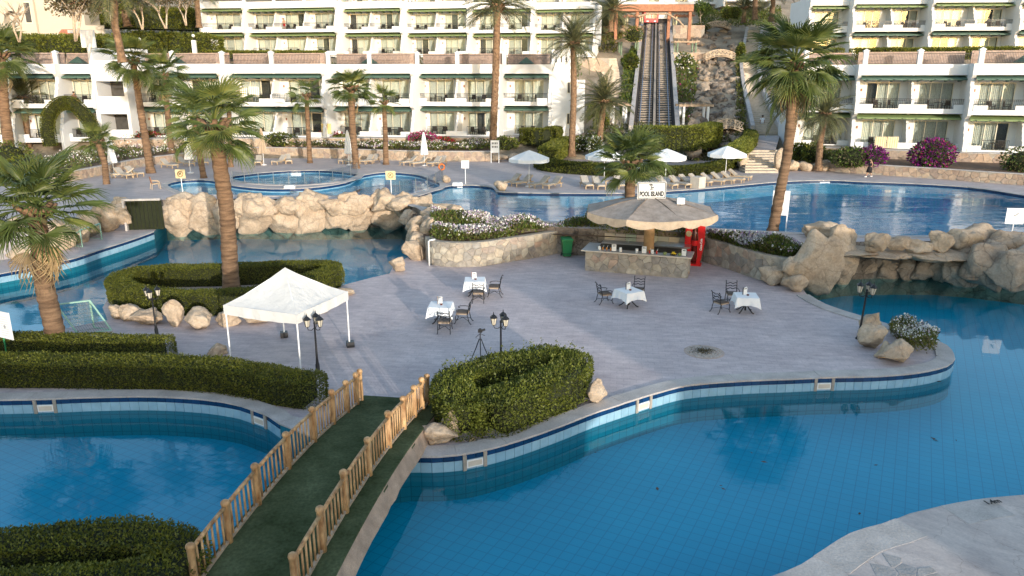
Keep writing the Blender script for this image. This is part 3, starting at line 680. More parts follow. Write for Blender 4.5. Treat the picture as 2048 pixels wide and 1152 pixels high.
FANY = [fan_frond(fan_y, 11, droop=.15), fan_frond(fan_y, 12, droop=.3)]
FAND = [fan_frond(fan_d, 21, seg=16, droop=.9, spread=120), fan_frond(fan_d, 22, seg=14, droop=1.0, spread=95)]
DATES = [date_frond(date_m, s, arch=a) for s, a in ((1, .55), (2, .9), (3, 1.2))]
def trunk_mesh(path, r0, r1, mat, seed, rings=0, boots=0, n=14):
    rng = random.Random(seed); pts = smooth_path([tuple(p) for p in path], 14); N = len(pts); b = MB(); rad = []
    for i in range(N):
        t = i/(N-1); r = (r0*(1-t)+r1*t)*.80 + r0*.30*max(0, 1-t*9); rad.append(r*(1+.05*math.sin(i*2.1)+rng.uniform(-.035, .035)))
    b.tube(pts, rad, n)
    top, below = Vector(pts[-1]), Vector(pts[-4])
    for k in range(boots):                              # old leaf bases under the crown
        a = k*2.4; z = k/boots; c = top.lerp(below, 1.0) * (1-z) + top*z; d = Vector((math.cos(a), math.sin(a), .9))
        s = c + Vector((math.cos(a), math.sin(a), 0))*r1*.7; b.bar(s, s + d*r1*1.1, r1*.55, r1*.25)
    return b.mesh('trunk', mat, True)
def palm(label, base, top, r0, r1, kind='fan', size=1.6, nf=30, seed=1, dead=5, group=None, young=False, yel=.12, bend=None, low=-40, name=None):
    """palm from its foot to the point where the fronds spring, both in world space"""
    base, top = Vector(base), Vector(top); rng = random.Random(seed)
    t = thing(name or ('date_palm' if kind == 'date' else 'fan_palm'), label, 'palm tree', base, 0, group); rel = top-base
    mid_ = rel*.5 + (Vector(bend) if bend else Vector((rng.uniform(-.2, .2), 0, 0)))
    ob('trunk', trunk_mesh([(0,0,-.25), mid_*.5, mid_, mid_*.5+rel*.5, rel], r0, r1, trunkd if kind == 'date' else trunkm, seed, boots=14 if kind == 'fan' else 22), t)
    for k in range(nf):
        f = (k+.5)/nf; az = k*2.39996 + rng.uniform(-.25, .25)
        if kind == 'fan':
            el = R(82 - (82-low)*f**.85) + rng.uniform(-.14, .14); me = rng.choice(FANY if rng.random() < (yel if f > .12 else .6) else FANS); s = size*rng.uniform(.82, 1.1)*(.75 if f < .1 else 1)/1.95
        else:
            el = R(84 - (84-low)*f**.9) + rng.uniform(-.1, .1); me = rng.choice(DATES); s = size*rng.uniform(.85, 1.1)/2.7
        ob('frond', me, t, rel + Vector((0, 0, .12*size*(1-f)*.5)), (rng.uniform(-.35, .35), -el, az), s)
    for k in range(dead):
        az = k*2.1 + rng.uniform(-.5, .5); s = size*rng.uniform(.75, 1.0)/1.95
        ob('dead_frond', rng.choice(FAND), t, rel + Vector((0, 0, -.1*size)), (rng.uniform(-.5, .5), R(rng.uniform(62, 80)), az), s)
    return t
def tree(label, base, height, crown_r, n, leaf, mats, weights, seed=1, name='tree', cat='tree', trunks=2, r=.12, bare=False, crown_z=.62, group=None, tm=None, squash=.8):
    rng = random.Random(seed); nr = np.random.default_rng(seed); t = thing(name, label, cat, base, 0, group); b = MB(); tips = []
    for k in range(trunks):
        a = rng.uniform(0, 6.28); e = Vector((math.cos(a)*crown_r*.35, math.sin(a)*crown_r*.3, height*.5)); b.tube([(math.cos(a)*.05, math.sin(a)*.05, -.2), e*.5+Vector((rng.uniform(-.15, .15), 0, 0)), e], [r, r*.8, r*.6], 7)
        for j in range(7 if bare else 4):
            a2 = rng.uniform(0, 6.28); f = e + Vector((math.cos(a2)*crown_r*rng.uniform(.4, .9), math.sin(a2)*crown_r*.7, height*rng.uniform(.15, .45))); b.tube([e*rng.uniform(.7, 1), (e+f)/2+Vector((0, 0, .1)), f], [r*.5, r*.3, r*.12], 5); tips.append(f)
            if bare:
                for q in range(4):
                    a3 = rng.uniform(0, 6.28); h_ = f + Vector((math.cos(a3), math.sin(a3), rng.uniform(.2, 1.2)))*crown_r*.3; b.tube([(e+f)/2, (f+h_)/2, h_], [r*.2, r*.12, r*.05], 4)
    b.build('trunk', tm or twig, t, smooth=True)
    Vs, Fs, Ms = [], [], []; o = 0; k = max(1, len(tips)+4)
    for i in range(k):
        c = tips[i] if i < len(tips) else Vector((rng.uniform(-.5, .5)*crown_r, rng.uniform(-.4, .4)*crown_r, height*rng.uniform(crown_z, .95)))
        s = crown_r*rng.uniform(.32, .55); V, F, m = clump((c.x, c.y, c.z-s*squash), (s, s, s*squash), n//k, leaf, mats, weights, nr, 0, .2)
        Vs.append(V); Fs.append(F+o); Ms.append(m); o += len(V)
    if n: ob('crown', fast_mesh('crown', np.vstack(Vs), np.vstack(Fs), np.concatenate(Ms), mats), t)
    return t
# ---------------------------------------------------------------- hotel wings
FH = 3.65; BW = 5.0
def yz(poly, x0, x1, m=0, b=None):                      # extrude a (y, z) outline along x
    b = b or MB(); n = len(poly); tri = [tuple(t) for t in tessellate_polygon([[Vector((y, z, 0)) for y, z in poly]])]
    b.add([(x0, y, z) for y, z in poly] + [(x1, y, z) for y, z in poly], [t for t in tri] + [tuple(i+n for i in t)[::-1] for t in tri] + [(i, (i+1) % n, n+(i+1) % n, n+i) for i in range(n)], m)
    return b
def hotel_meshes():
    m = {}
    m['back'] = MB().bx(0,.95,2.2,2.4,0,FH-.3).bx(4.15,BW,2.2,2.4,0,FH-.3).bx(.95,4.15,2.2,2.4,2.55,FH-.3).mesh('balcony_wall', white)
    b = MB(); b.bx(.95,4.15,2.24,2.33,2.47,2.55).bx(.95,4.15,2.24,2.33,0,.06)
    for x in (.95, 1.98, 3.04, 4.07): b.bx(x, x+.08, 2.242, 2.33, .06, 2.47)
    m['frame'] = b.mesh('window', cream)
    for k, x in enumerate((1.03, 2.06, 3.12)): m['pane%d' % k] = MB().bx(x, x+.95, 2.27, 2.285, .06, 2.47).mesh('pane', pane_g)
    for nm, mt in (('c', curtain), ('g', curtain_g)):
        for k, (x0, x1) in enumerate(((1.03, 2.0), (2.02, 3.05), (3.08, 4.08))):
            b = MB(); n = 12
            for i in range(n):
                xa, xb = x0+(x1-x0)*i/n, x0+(x1-x0)*(i+1)/n; ya, yb = 2.52+.05*(i % 2), 2.52+.05*((i+1) % 2)
                b.add([(xa,ya,.05),(xb,yb,.05),(xb,yb,2.5),(xa,ya,2.5)], [(0,1,2,3)])
            m[nm+str(k)] = b.mesh('curtain', mt)
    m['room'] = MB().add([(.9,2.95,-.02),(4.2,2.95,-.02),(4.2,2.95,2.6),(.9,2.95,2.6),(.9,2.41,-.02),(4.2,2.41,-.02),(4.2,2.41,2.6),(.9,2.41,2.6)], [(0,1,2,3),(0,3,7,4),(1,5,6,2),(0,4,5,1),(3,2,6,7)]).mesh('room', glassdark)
    m['slab'] = MB().bx(0,BW,.0,2.45,-.34,-.001).mesh('floor_slab', white)
    m['wing'] = yz([(2.2,0),(.02,0),(.02,.95),(.30,.98),(.34,1.3),(.50,1.36),(.55,1.75),(.72,1.82),(.78,2.3),(1.0,2.4),(1.05,FH-.42),(2.2,FH-.42)], -.11, .11).mesh('wing_wall', white)
    m['parapet'] = MB().bx(.11,1.35,0,.16,-.001,.52).bx(1.35,3.75,0,.16,-.001,.12).bx(3.75,BW-.11,0,.16,-.001,.52).mesh('parapet', white)
    b = MB(); b.bx(.11,BW-.11,.055,.105,1.0,1.05)
    for x0, x1, z in ((.11,1.35,.55),(1.35,3.75,.17),(3.75,BW-.11,.55)):
        b.bx(x0,x1,.06,.1,z,z+.035).bx(x0,x1,.06,.1,.86,.895)
        n = int((x1-x0)/.16)
        for i in range(n+1): x = x0+(x1-x0)*i/n; b.bx(x-.012, x+.012, .068, .092, z+.03, 1.0)
    m['rail'] = b.mesh('railing', black)
    b = MB(); b.bx(1.35,3.75,.055,.105,1.0,1.05).bx(1.35,3.75,.06,.1,.15,.185)
    for i in range(17): x = 1.35+2.4*i/16; b.bx(x-.014, x+.014, .066, .094, .15, 1.0)
    m['rail0'] = b.mesh('railing', black)
    for nm, mt in (('d', darkgreen), ('l', ltgreen)):
        b = MB()
        for k in range(5):
            y0 = .02+k*.33; z0 = 2.86+k*.085; b.add([(0,y0,z0),(BW,y0,z0),(BW,y0+.30,z0+.08),(0,y0+.30,z0+.08),(0,y0,z0+.05),(BW,y0,z0+.05),(BW,y0+.30,z0+.13),(0,y0+.30,z0+.13)], [(3,2,1,0),(4,5,6,7),(0,1,5,4),(1,2,6,5),(2,3,7,6),(3,0,4,7)])
        m['perg'+nm] = b.mesh('pergola', mt)
        m['lip'+nm] = MB().bx(0,BW,.0,.10,2.76,2.858).mesh('fascia_beam', mt)
        b = MB(); b.add([(-.08,-.16,2.80),(.08,-.16,2.80),(.08,1.9,2.62),(-.08,1.9,2.62),(-.08,-.16,2.88),(.08,-.16,2.88),(.08,1.9,2.84),(-.08,1.9,2.84)], [(3,2,1,0),(4,5,6,7),(0,1,5,4),(1,2,6,5),(2,3,7,6),(3,0,4,7)]); m['brk'+nm] = b.mesh('bracket', mt)
    m['lamp'] = MB().bx(-.06,.06,-.12,0,0,.26).mesh('wall_lamp', beam)
    b = MB(); b.bx(-.21,.21,-.21,.21,0,1.22).bx(-.27,.27,-.27,.27,1.22,1.31).add([(-.23,-.23,1.31),(.23,-.23,1.31),(.23,.23,1.31),(-.23,.23,1.31),(0,0,1.48)], [(0,1,4),(1,2,4),(2,3,4),(3,0,4)]); m['post'] = b.mesh('terrace_post', white)
    b = MB(); b.bx(0,BW,-.03,.03,1.0,1.05).bx(0,BW,-.02,.02,.12,.16)
    for i in range(32): x = BW*(i+.5)/32; b.bx(x-.012, x+.012, -.012, .012, .14, 1.0)
    m['trail'] = b.mesh('terrace_railing', black)
    m['brickwall'] = MB().bx(0,BW,0,.2,0,1.15).mesh('terrace_wall', brick)
    m['sky'] = MB().add([(-.9,-.6,0),(.9,-.6,0),(.9,.6,0),(-.9,.6,0),(0,0,.8)], [(0,1,4),(1,2,4),(2,3,4),(3,0,4)]).mesh('skylight', darkgreen)
    return m
HM = hotel_meshes()
def hotel(label, segs, zb, floors, greens, seed=1, terrace=True, depth=9.0, brickh=1.0, curt='cg', ground_rail=True, name='hotel_wing', skylights=True):
    root = thing(name, label, 'building', (*segs[0][0], zb)); rnd = random.Random(seed); spots = []; o0 = Vector((*segs[0][0], 0))
    for si, (p0, p1, nb) in enumerate(segs):
        p0, p1 = Vector((*p0, 0)), Vector((*p1, 0)); d = p1-p0; L = d.length; rz = math.atan2(d.y, d.x); w = L/nb; sx = w/BW; ux = d.normalized(); uy = Vector((-ux.y, ux.x, 0))
        def put(nm, key, x=0, y=0, z=0, s=None, par=root, sc=True):
            o = ob(nm, HM[key], root, (p0-o0) + ux*x + uy*y + Vector((0, 0, z)), rz, s or ((sx, 1, 1) if sc else None)); return o
        top = floors*FH
        b = MB(); b.bx(.15, L-.15, 3.0, depth, -1.0, top-.05).bx(0, L, .3, .62, top-.42, top+.58).bx(0.1, L-.1, .62, depth, top-.42, top-.02)
        ob('wall', b.mesh('wall', white), root, p0-o0, rz)
        prof = [(depth, -1.2), (-.1, -1.2), (-.1, .95)]
        for f in range(floors):
            z = f*FH; prof += [(-.1, z+.95), (.12, z+1.15), (.16, z+1.5), (.34, z+1.62), (.38, z+2.1), (.62, z+2.3), (.66, z+2.9), (.45, z+3.05)]
            if f < floors-1: prof += [(.0, z+3.2), (-.1, z+3.4)]
        prof += [(.28, top-.42), (.28, top+.60), (depth, top+.60)]
        for x in (-.32, L): ob('end_wall', yz(prof[:2]+prof[3:], x, x+.32).mesh('end_wall', white), root, p0-o0, rz)
        for f in range(floors):
            z = f*FH; gk = greens[f]
            for i in range(nb):
                x = i*w
                put('balcony_wall', 'back', x, 0, z); wi = put('window', 'frame', x, 0, z)
                def sub(nm, key):
                    o = ob(nm, HM[key], wi); return o
                for k in range(3): sub('pane', 'pane%d' % k)
                ck = rnd.choice('cg')
                for k in range(3):
                    if rnd.random() < .86: sub('curtain', (ck if rnd.random() < .8 else rnd.choice('cg'))+str(k))
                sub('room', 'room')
                put('floor_slab', 'slab', x, 0, z)
                put('parapet', 'parapet', x, 0, z); put('railing', 'rail' if f or not ground_rail else 'rail0', x, 0, z)
                if i: put('wing_wall', 'wing', x, 0, z, sc=False)
                pg = put('pergola', 'perg'+gk, x, 0, z); ob('fascia_beam', HM['lip'+gk], pg)
                for k in range(4): q = ob('bracket', HM['brk'+gk], pg, (BW*(k+.5)/4, 0, 0))
                q = put('wall_lamp', 'lamp', x + .5*sx, 2.2, z+1.7, sc=False)
                spots.append((o0 + (p0-o0) + ux*x, ux, uy, zb+z, sx, f))
        if terrace:
            n = max(1, round(L/5.2)); s = L/n
            for i in range(n):
                put('terrace_post', 'post', i*s+.2, .46, top+.57, sc=False)
                put('terrace_railing', 'trail', i*s+.4, .46, top+.53, (( s-.4)/BW, 1, 1))
                put('terrace_wall', 'brickwall', i*s, 3.2, top-.02, (s/BW, 1, brickh*1.6))
            if skylights and si % 2 == 0: put('skylight', 'sky', L*.45, 2.2, top+.66, sc=False)
    return root, spots
def seg(x0, x1, Y0, Y1, nb, py):
    a, c = D(x0, py, Y0), D(x1, py, Y1); return ((a.x, a.y), (c.x, c.y), nb)
def saw(x0, x1, Ym, h, nb, py): return seg(x0, x1, Ym+h*.62, Ym-h*.62, nb, py)   # each pair of rooms is turned, its right end nearer
LLs = [saw(262, 436, 86.2, 1.5, 2, 210), saw(446, 643, 86.6, 1.6, 2, 210), saw(656, 820, 87.2, 1.5, 2, 210), saw(832, 992, 88, 1.5, 2, 210), saw(1004, 1096, 89, .9, 1, 210)]
ULs = [saw(402, 483, 123, .9, 1, 50), saw(487, 668, 122.5, 2.4, 3, 50), saw(678, 799, 123, 1.7, 2, 50), saw(810, 932, 123.4, 1.7, 2, 50), saw(941, 1060, 123.8, 1.7, 2, 50), saw(1066, 1186, 124.2, 1.7, 2, 50)]
RLs = [seg(1600, 1708, 78.0, 77.2, 1, 220), seg(1716, 1934, 75.6, 73.2, 2, 220), seg(1944, 2180, 71.4, 68.6, 2, 220)]
RUs = [seg(1622, 1700, 110.6, 110.4, 1, 60), seg(1709, 1859, 108.6, 108.2, 2, 60), seg(1867, 2032, 106.4, 105.9, 2, 60), seg(2042, 2220, 104.2, 103.4, 2, 60)]
HLs = [seg(-110, 14, 82, 82.6, 1, 210), seg(24, 112, 83, 83.2, 1, 210), seg(118, 186, 84.4, 84.6, 1, 210)]
_, spLL = hotel('two-storey white hotel wing with dark green pergolas behind the round pool', LLs, 3.55, 2, 'dd', 1)
_, spUL = hotel('white hotel wing with light green pergolas higher on the hill, left of the funicular', ULs, 13.5, 2, 'll', 2, brickh=.2, skylights=False)
_, spUU = hotel('single white storey set back on top of the upper left hotel wing', [seg(640, 812, 130, 130, 3, 10), seg(822, 990, 130.5, 130.5, 3, 10), seg(1000, 1180, 131, 131, 3, 10)], 20.6, 1, 'd', 3, terrace=False)
_, spRL = hotel('two-storey white hotel wing beside the far pool on the right', RLs, 3.3, 2, 'ld', 4, curt='g')
_, spRU = hotel('white hotel wing with green pergolas higher on the hill at the right edge', RUs, 12.8, 2, 'dl', 5, brickh=.2, skylights=False)
_, spHL = hotel('white hotel wing at the left edge behind the clipped arch', HLs, 3.5, 2, 'dd', 6)
_, spRR = hotel('white storey set back on top of the upper right hotel wing', [seg(1640, 1850, 117, 116, 3, 10), seg(1860, 2120, 115, 113, 4, 10)], 20.0, 1, 'l', 7, terrace=False)
# stair tower between the left wings, with two dark openings
a, c = D(190, 210, 85.0), D(258, 210, 85.0); tw = c.x-a.x
t = thing('stair_tower', 'white stair tower with two dark openings between the left hotel wings', 'building', (a.x, a.y, 3.5))
b = MB(); b.bx(0,.45,0,6,-1,9.6).bx(tw-.35,tw,0,6,-1,9.6).bx(.45,tw-.35,0,.4,-1,.9).bx(.45,tw-.35,0,.4,2.6,4.5).bx(.45,tw-.35,0,.4,6.1,8.3).bx(.45,tw-.35,5.6,6,-1,9.3); b.build('wall', white, t)
MB().bx(.45,tw-.35,.6,5.6,-.2,0).bx(.45,tw-.35,.6,5.6,3.6,3.8).build('landing', white, t)
MB().bx(.45,tw-.35,3.0,3.1,0,3.6).bx(.45,tw-.35,3.0,3.1,3.8,8).build('inner_wall', glassdark, t)
MB().bx(-.5,.9,-.05,.35,9.6,11.1).bx(-1.8,.9,-.05,.35,11.1,11.4).build('roof_frame', white, t)
# end wall of the left wing: slit windows
e0 = Vector((*LLs[-1][1], 0)); t = thing('hotel_gable', 'plain white gable end of the lower left hotel wing with two slit windows', 'building', (e0.x+.34, e0.y, 3.55))
MB().bx(0,2.9,.9,9,-1.2,8.1).build('wall', white, t)
for z in (4.7, 1.2):
    f = MB().bx(1.9,2.25,.84,.9,z,z+1.25).build('window', cream, t); MB().bx(1.95,2.2,.82,.84,z+.06,z+1.19).build('pane', glassdark, f)
for k in range(5): ob('terrace_post', HM['post'], t, (.3+k*.62, 1.2+k*.5, 8.1))
MB().bx(2.92,4.0,1.6,9,-1.2,6.2).build('side_wall', white, t)
# ---------------------------------------------------------------- balcony furniture
b = MB(); b.bx(-.26,.26,-.25,.25,.40,.46).bx(-.26,.26,.21,.27,.46,.92).bx(-.3,-.25,-.25,.25,.60,.64).bx(.25,.3,-.25,.25,.60,.64)
for x in (-.27, .27):
    for y in (-.23, .23): b.bx(x-.025, x+.025, y-.025, y+.025, 0, .62)
BCH = b.mesh('balcony_chair', wicker)
b = MB(); b.lathe([(.36,.68),(.36,.72)], 12).lathe([(.03,.05),(.03,.68)], 6).lathe([(.22,0),(.22,.05)], 8); BTB = b.mesh('balcony_table', wicker)
def nth(i): return ORD[i-1] if i <= 20 else 'twenty-' + ORD[i-21]
def furnish(sp, where, seed, grp, prob=.95):
    rnd = random.Random(seed); n = {}
    for p, ux, uy, z, sx, f in sp:
        fl = ('lower', 'upper')[f]
        for k, x in enumerate((1.9, 3.3)):
            if rnd.random() < prob:
                q = p + ux*x*sx + uy*rnd.uniform(.8, 1.2); i = n[fl] = n.get(fl, 0) + 1
                tag(ob('balcony_chair', BCH, None, (q.x, q.y, z), math.atan2(ux.y, ux.x) + rnd.uniform(-1.2, 1.2)), f'dark wicker chair, {nth(i)} from left, {fl} balconies, {where}', 'chair', f'{fl} balcony chairs, {grp}')
        if rnd.random() < .6:
            q = p + ux*2.6*sx + uy*1.1; i = n[fl+'t'] = n.get(fl+'t', 0) + 1; tag(ob('balcony_table', BTB, None, (q.x, q.y, z)), f'small dark table, {nth(i)} from left, {fl} balconies, {where}', 'table', f'{fl} balcony tables, {grp}')
furnish(spLL, 'dark green pergola wing', 1, 'lower left wing'); furnish(spUL, 'hill wing left of the funicular', 2, 'upper left wing', .8)
furnish(spRL, 'wing beside the far pool', 3, 'lower right wing'); furnish(spRU, 'hill wing at the right', 4, 'upper right wing', .8); furnish(spHL, 'wing behind the clipped arch', 5, 'left edge wing')
# striped towels on the railings
towel = M('striped_towel', (.62, .52, .36), .95, .1, 3); yel_t = M('yellow_towel', (.66, .55, .22), .95, .08, 3); tw_s = M('towel_stripe', (.55, .36, .20), .95, .1, 3)
def towels(p, px, py, Y, mt, label, n=1):
    for k in range(n):
        q = D(px + k*24, py, Y); b = MB(); b.bx(-.55,.55,-.05,-.02,-1.05,0).bx(-.55,.55,-.05,.12,0,.025); t = thing('towel', label[k], 'towel', (q.x, q.y, q.z)); b.build('cloth', mt, t)
        for j in range(5): MB().bx(-.5+j*.22,-.42+j*.22,-.056,-.051,-1.05,0).build('stripe', tw_s, t)
towels(0, 1762, 274, 74.2, towel, ['striped towel on the right hotel ground-floor railing, left of the pair', 'striped towel on the right hotel ground-floor railing, right of the pair'], 2)
towels(0, 652, 248, 86.0, yel_t, ['yellow striped towel on a ground-floor railing behind the red flowers'])
towels(0, 483, 174, 85.4, M('white_towel', (.8,.8,.78), .95, .05, 3), ['white towel over an upper balcony rail behind the tall palm, left one', 'white towel over an upper balcony rail behind the tall palm, right one'], 2)
# ---------------------------------------------------------------- villa at the top left
p = D(-8, 70, 105); t = thing('villa', 'cream villa with arched balcony and red tiled ledges at the top left corner', 'building', (p.x, p.y, 15.0)); t.scale = (.62, .62, .85)
arch = [(2.2,0),(2.2,2.6)] + [(3.9-1.7*math.cos(a), 2.6+1.5*math.sin(a)) for a in np.linspace(0, PI, 12)] + [(5.6,2.6),(5.6,0)]
b = MB(); b.bx(0,2.2,0,6,-2,12).bx(5.6,9.0,0,6,-2,12).bx(2.2,5.6,0,.5,5.0,12).bx(2.2,5.6,0,.5,-2,.9)
n = len(arch)-2
for i in range(1, n): (x0, z0), (x1, z1) = arch[i], arch[i+1]; b.add([(x0,0,z0),(x1,0,z1),(x1,0,5.0),(x0,0,5.0),(x0,.5,z0),(x1,.5,z1)], [(0,1,2,3),(0,4,5,1)])
b.bx(9.0,19,.8,7,-2,9.4); b.build('wall', beige_wall, t); MB().bx(2.2,5.6,2.2,6,-2,12).build('inner_wall', curtain_g, t)
for i, (x0, x1, z0, z1) in enumerate(((7.0,8.2,2.4,5.3),(6.8,8.0,7.6,9.2),(10.8,14,7.0,9.0),(9.4,13,-1.5,.6),(13.4,16.5,-1.5,.6))):
    yy = -.02 if x1 < 9 else .78
    f = MB().bx(x0-.15,x1+.15,yy-.03,yy+.02,z0-.15,z1+.15).build('window', cream, t); MB().bx(x0,x1,yy-.05,yy-.03,z0,z1).build('pane', glassdark if i < 3 else pane_g, f)
rooft = M('red_roof_tile', (.42, .17, .10), .8, .2, 5, .4, 20)
for x0, x1, z in ((1.2,6.2,6.6),(14,17.2,.7),(17.2,20,5.0),(17.5,21,.5)):
    r_ = MB(); r_.add([(x0,-.9,z),(x1,-.9,z),(x1,.4,z+.6),(x0,.4,z+.6),(x0,-.9,z+.12),(x1,-.9,z+.12),(x1,.4,z+.72),(x0,.4,z+.72)], [(3,2,1,0),(4,5,6,7),(0,1,5,4),(1,2,6,5),(2,3,7,6),(3,0,4,7)]); r_.build('tiled_ledge', rooft, t)
MB().bx(2.2,5.6,.1,.2,1.6,1.9).bx(2.2,5.6,.15,.5,.9,1.6).build('balcony_rail', beige_wall, t)
MB().bx(19,23,.5,.9,-2,2.0).build('garden_wall', beige_wall, t)
# ---------------------------------------------------------------- retaining walls
def wall_px(label, pts, z, h, size, mat, seed, cap=None, extra=0, thick=.4, name='retaining_wall', cat='wall'):
    path = smooth_path(P2(pts, z), 4); t = thing(name, label, cat, (0, 0, 0)); clad(t, path, z, h, size, mat, seed, 1, cap=cap, thick=thick); return t
wall_px('low pinkish stone wall with pale capping behind the round pool loungers', [(232,308),(300,309),(390,311),(445,313),(596,315),(700,318),(830,322),(957,323),(992,322)], ZT, 1.0, .55, stoner, 1, copingm)
wall_px('low curved stone wall behind the leftmost closed parasol', [(110,368),(190,353),(286,333),(370,322),(405,314)], ZT, .75, .5, stoner, 2, copingm)
wall_px('low stone wall beside the poolside walkway at the right', [(1655,342),(1700,346),(1770,351),(1860,357),(1965,365),(2048,371),(2160,381)], ZT, .85, .42, stoner, 3, copingm)
def up_wall(label, pts, z0, z1, seed):
    t = thing('retaining_wall', label, 'wall', (0, 0, 0)); clad(t, smooth_path(pts, 4), z0, z1-z0, .6, stoner, seed, 1, thick=2.4, cap=copingm)
fl_LL = [(LLs[0][0][0]-1, LLs[0][0][1]-4)] + [(s[1][0], s[1][1]-.9) for s in LLs]; fl_RL = [(RLs[0][0][0], RLs[0][0][1]-1.2), (RLs[1][0][0], RLs[1][0][1]-1.3), (RLs[2][0][0], RLs[2][0][1]-1.3), (RLs[2][1][0], RLs[2][1][1]-1.2)]
up_wall('long stone wall carrying the lower left hotel wing', fl_LL, 2.3, 3.45, 4); up_wall('stone wall carrying the right hotel wing above the bushes', fl_RL, 1.9, 3.2, 5)
# soil of the beds between the walls
def bed(name, polys, mat=soil):
    b = MB()
    for q in polys: b.add(q, [(0,1,2,3)])
    return struct(b.build(name, mat))
def strip_between(name, A, B, za, zb_):
    A = smooth_path(A, 4); B = smooth_path(B, 4); n = 24
    fa = lambda L, t: np.array(L[int(t*(len(L)-1))])*(1-(t*(len(L)-1)) % 1) + np.array(L[min(len(L)-1, int(t*(len(L)-1))+1)])*((t*(len(L)-1)) % 1)
    b = MB(); vs = []
    for i in range(n+1): vs += [(*fa(A, i/n), za), (*fa(B, i/n), zb_)]
    b.add(vs, [(2*i, 2*i+2, 2*i+3, 2*i+1) for i in range(n)]); struct(b.build(name, soil)); return [fa(A, i/n) for i in range(n+1)], [fa(B, i/n) for i in range(n+1)]
bedA = strip_between('flower_soil', [g2(x, y, ZT) for x, y in ((232,306),(390,309),(596,313),(830,320),(992,320))], [(p[0], p[1]-.1) for p in fl_LL[:5]], ZT+.95, 2.6)
bedR = strip_between('shrub_soil', [g2(x, y, ZT) for x, y in ((1655,340),(1770,349),(1965,363),(2160,378))], fl_RL, ZT+.8, 2.4)
bedL = strip_between('left_flower_soil', [g2(x, y, ZT) for x, y in ((110,366),(190,351),(286,331),(405,312))], [g2(x, y, ZT) for x, y in ((90,335),(200,318),(290,312),(400,308))], ZT+.7, ZT+.75)
# ---------------------------------------------------------------- planter walls round the bar
PL = P2([(852,520),(862,529),(900,534),(960,533),(1000,527),(1050,519),(1100,510),(1140,503),(1168,499)]); PR = P2([(1404,520),(1412,526),(1448,536),(1500,554),(1530,563),(1580,572)])
t = thing('stone_planter', 'curved crazy-paved stone planter wall left of the bar', 'planter', (0, 0, 0)); clad(t, smooth_path(PL, 5), 0, 1.35, .36, stone, 11, 1, thick=.4)
t = thing('stone_planter', 'crazy-paved stone planter wall right of the bar', 'planter', (0, 0, 0)); clad(t, smooth_path(PR, 5), 0, 1.35, .40, stone, 12, 1, thick=.4)
backw = P2([(1168,499),(1178,487),(1230,478),(1290,475),(1350,478),(1392,490),(1404,520)])
fr_l = [g2(x, y, ZT) for x, y in ((822,412),(850,427),(900,438),(1000,448),(1150,458),(1300,464),(1400,468),(1500,476),(1590,489),(1640,497))]
pl_poly = PL + backw[1:-1] + PR + fr_l[::-1]
sheet('planter_soil', pl_poly, 1.22, soil)
zp = lambda x, y: 1.2 + .25*sst(39.5, 44.5, y)
polyL = [PL[k] for k in (1,2,3,4,5,6,7,8)] + [g2(1178,486), g2(1200,456,ZT)] + [g2(x, y, ZT) for x, y in ((1150,458),(1000,448),(900,438),(862,432))]
polyL = [(x, y+.35) for x, y in polyL]
flower_bed('dense white and lilac daisies with green foliage in the left stone planter', polyL, zp, 17000, .72, .17, [leaf_b, leaf_o, leaf_h], [.45, .33, .22], 4200, [fl_w, fl_p], [.68, .32], .11, 21, patch=.35)
polyR = [PR[k] for k in range(6)] + [g2(1630,500,ZT), g2(1590,489,ZT), g2(1500,476,ZT), g2(1400,468,ZT), g2(1385,478,1.2)]
polyR = [(x, y+.35) for x, y in polyR]
flower_bed('white and purple flowers over dark shrubs in the right stone planter', polyR, zp, 15000, .72, .17, [leaf_h, leaf_b, leaf_o], [.45, .3, .25], 4200, [fl_w, fl_p], [.6, .4], .12, 22, patch=.35)
back_poly = [g2(1185,484), g2(1290,473), g2(1385,484), g2(1400,470,ZT), g2(1300,465,ZT), g2(1180,460,ZT)]
flower_bed('dark green shrubs behind the bar counter', [(x, y+.2) for x, y in back_poly], zp, 7000, .75, .17, [leaf_h, leaf_b], [.75, .25], 0, [], [], seed=23)
# flowers along the hotel foot
pA = list(map(tuple, bedA[0])) + list(map(tuple, bedA[1][::-1]))
zA = lambda x, y: 2.55
flower_bed('long bed of white and pink flowers in front of the lower left hotel wing', pA, zA, 9000, .75, .30, [leaf_b, leaf_o, leaf_h], [.4, .35, .25], 3000, [fl_w, fl_p], [.75, .25], .17, 24, patch=.8)
pL = list(map(tuple, bedL[0])) + list(map(tuple, bedL[1][::-1]))
flower_bed('white flowers in the curved bed behind the leftmost parasol', pL, lambda x, y: ZT+.7, 5000, .6, .22, [leaf_b, leaf_o], [.5, .5], 900, [fl_w, fl_p], [.85, .15], .14, 25)
pR = list(map(tuple, bedR[0])) + list(map(tuple, bedR[1][::-1]))
flower_bed('green ground shrubs on the bank below the right hotel wing', [p for p in pR if p[0] < 34] , lambda x, y: 2.2, 5000, 1.0, .28, [leaf_b, leaf_o, leaf_h], [.4, .3, .3], 250, [fl_w], [1.0], .16, 26)
def shrub(label, px, py, z, wpx, hpx, mats, wts, seed, n=900, leaf=.2, cat='bush', name='bush', **kw):
    p = G(px, py, z); k = (p-cam.location).length/FPX; return bush(label, p, (wpx*k/2, wpx*k*.4, hpx*k/1.9), n, leaf, mats, wts, seed, name, cat, **kw)
shrub('big round magenta bougainvillea in front of the right hotel wing', 1862, 334, 2.4, 74, 48, [leaf_b, fl_v, fl_m], [.42, .42, .16], 31, 2600, .22, 'bougainvillea', 'bougainvillea')
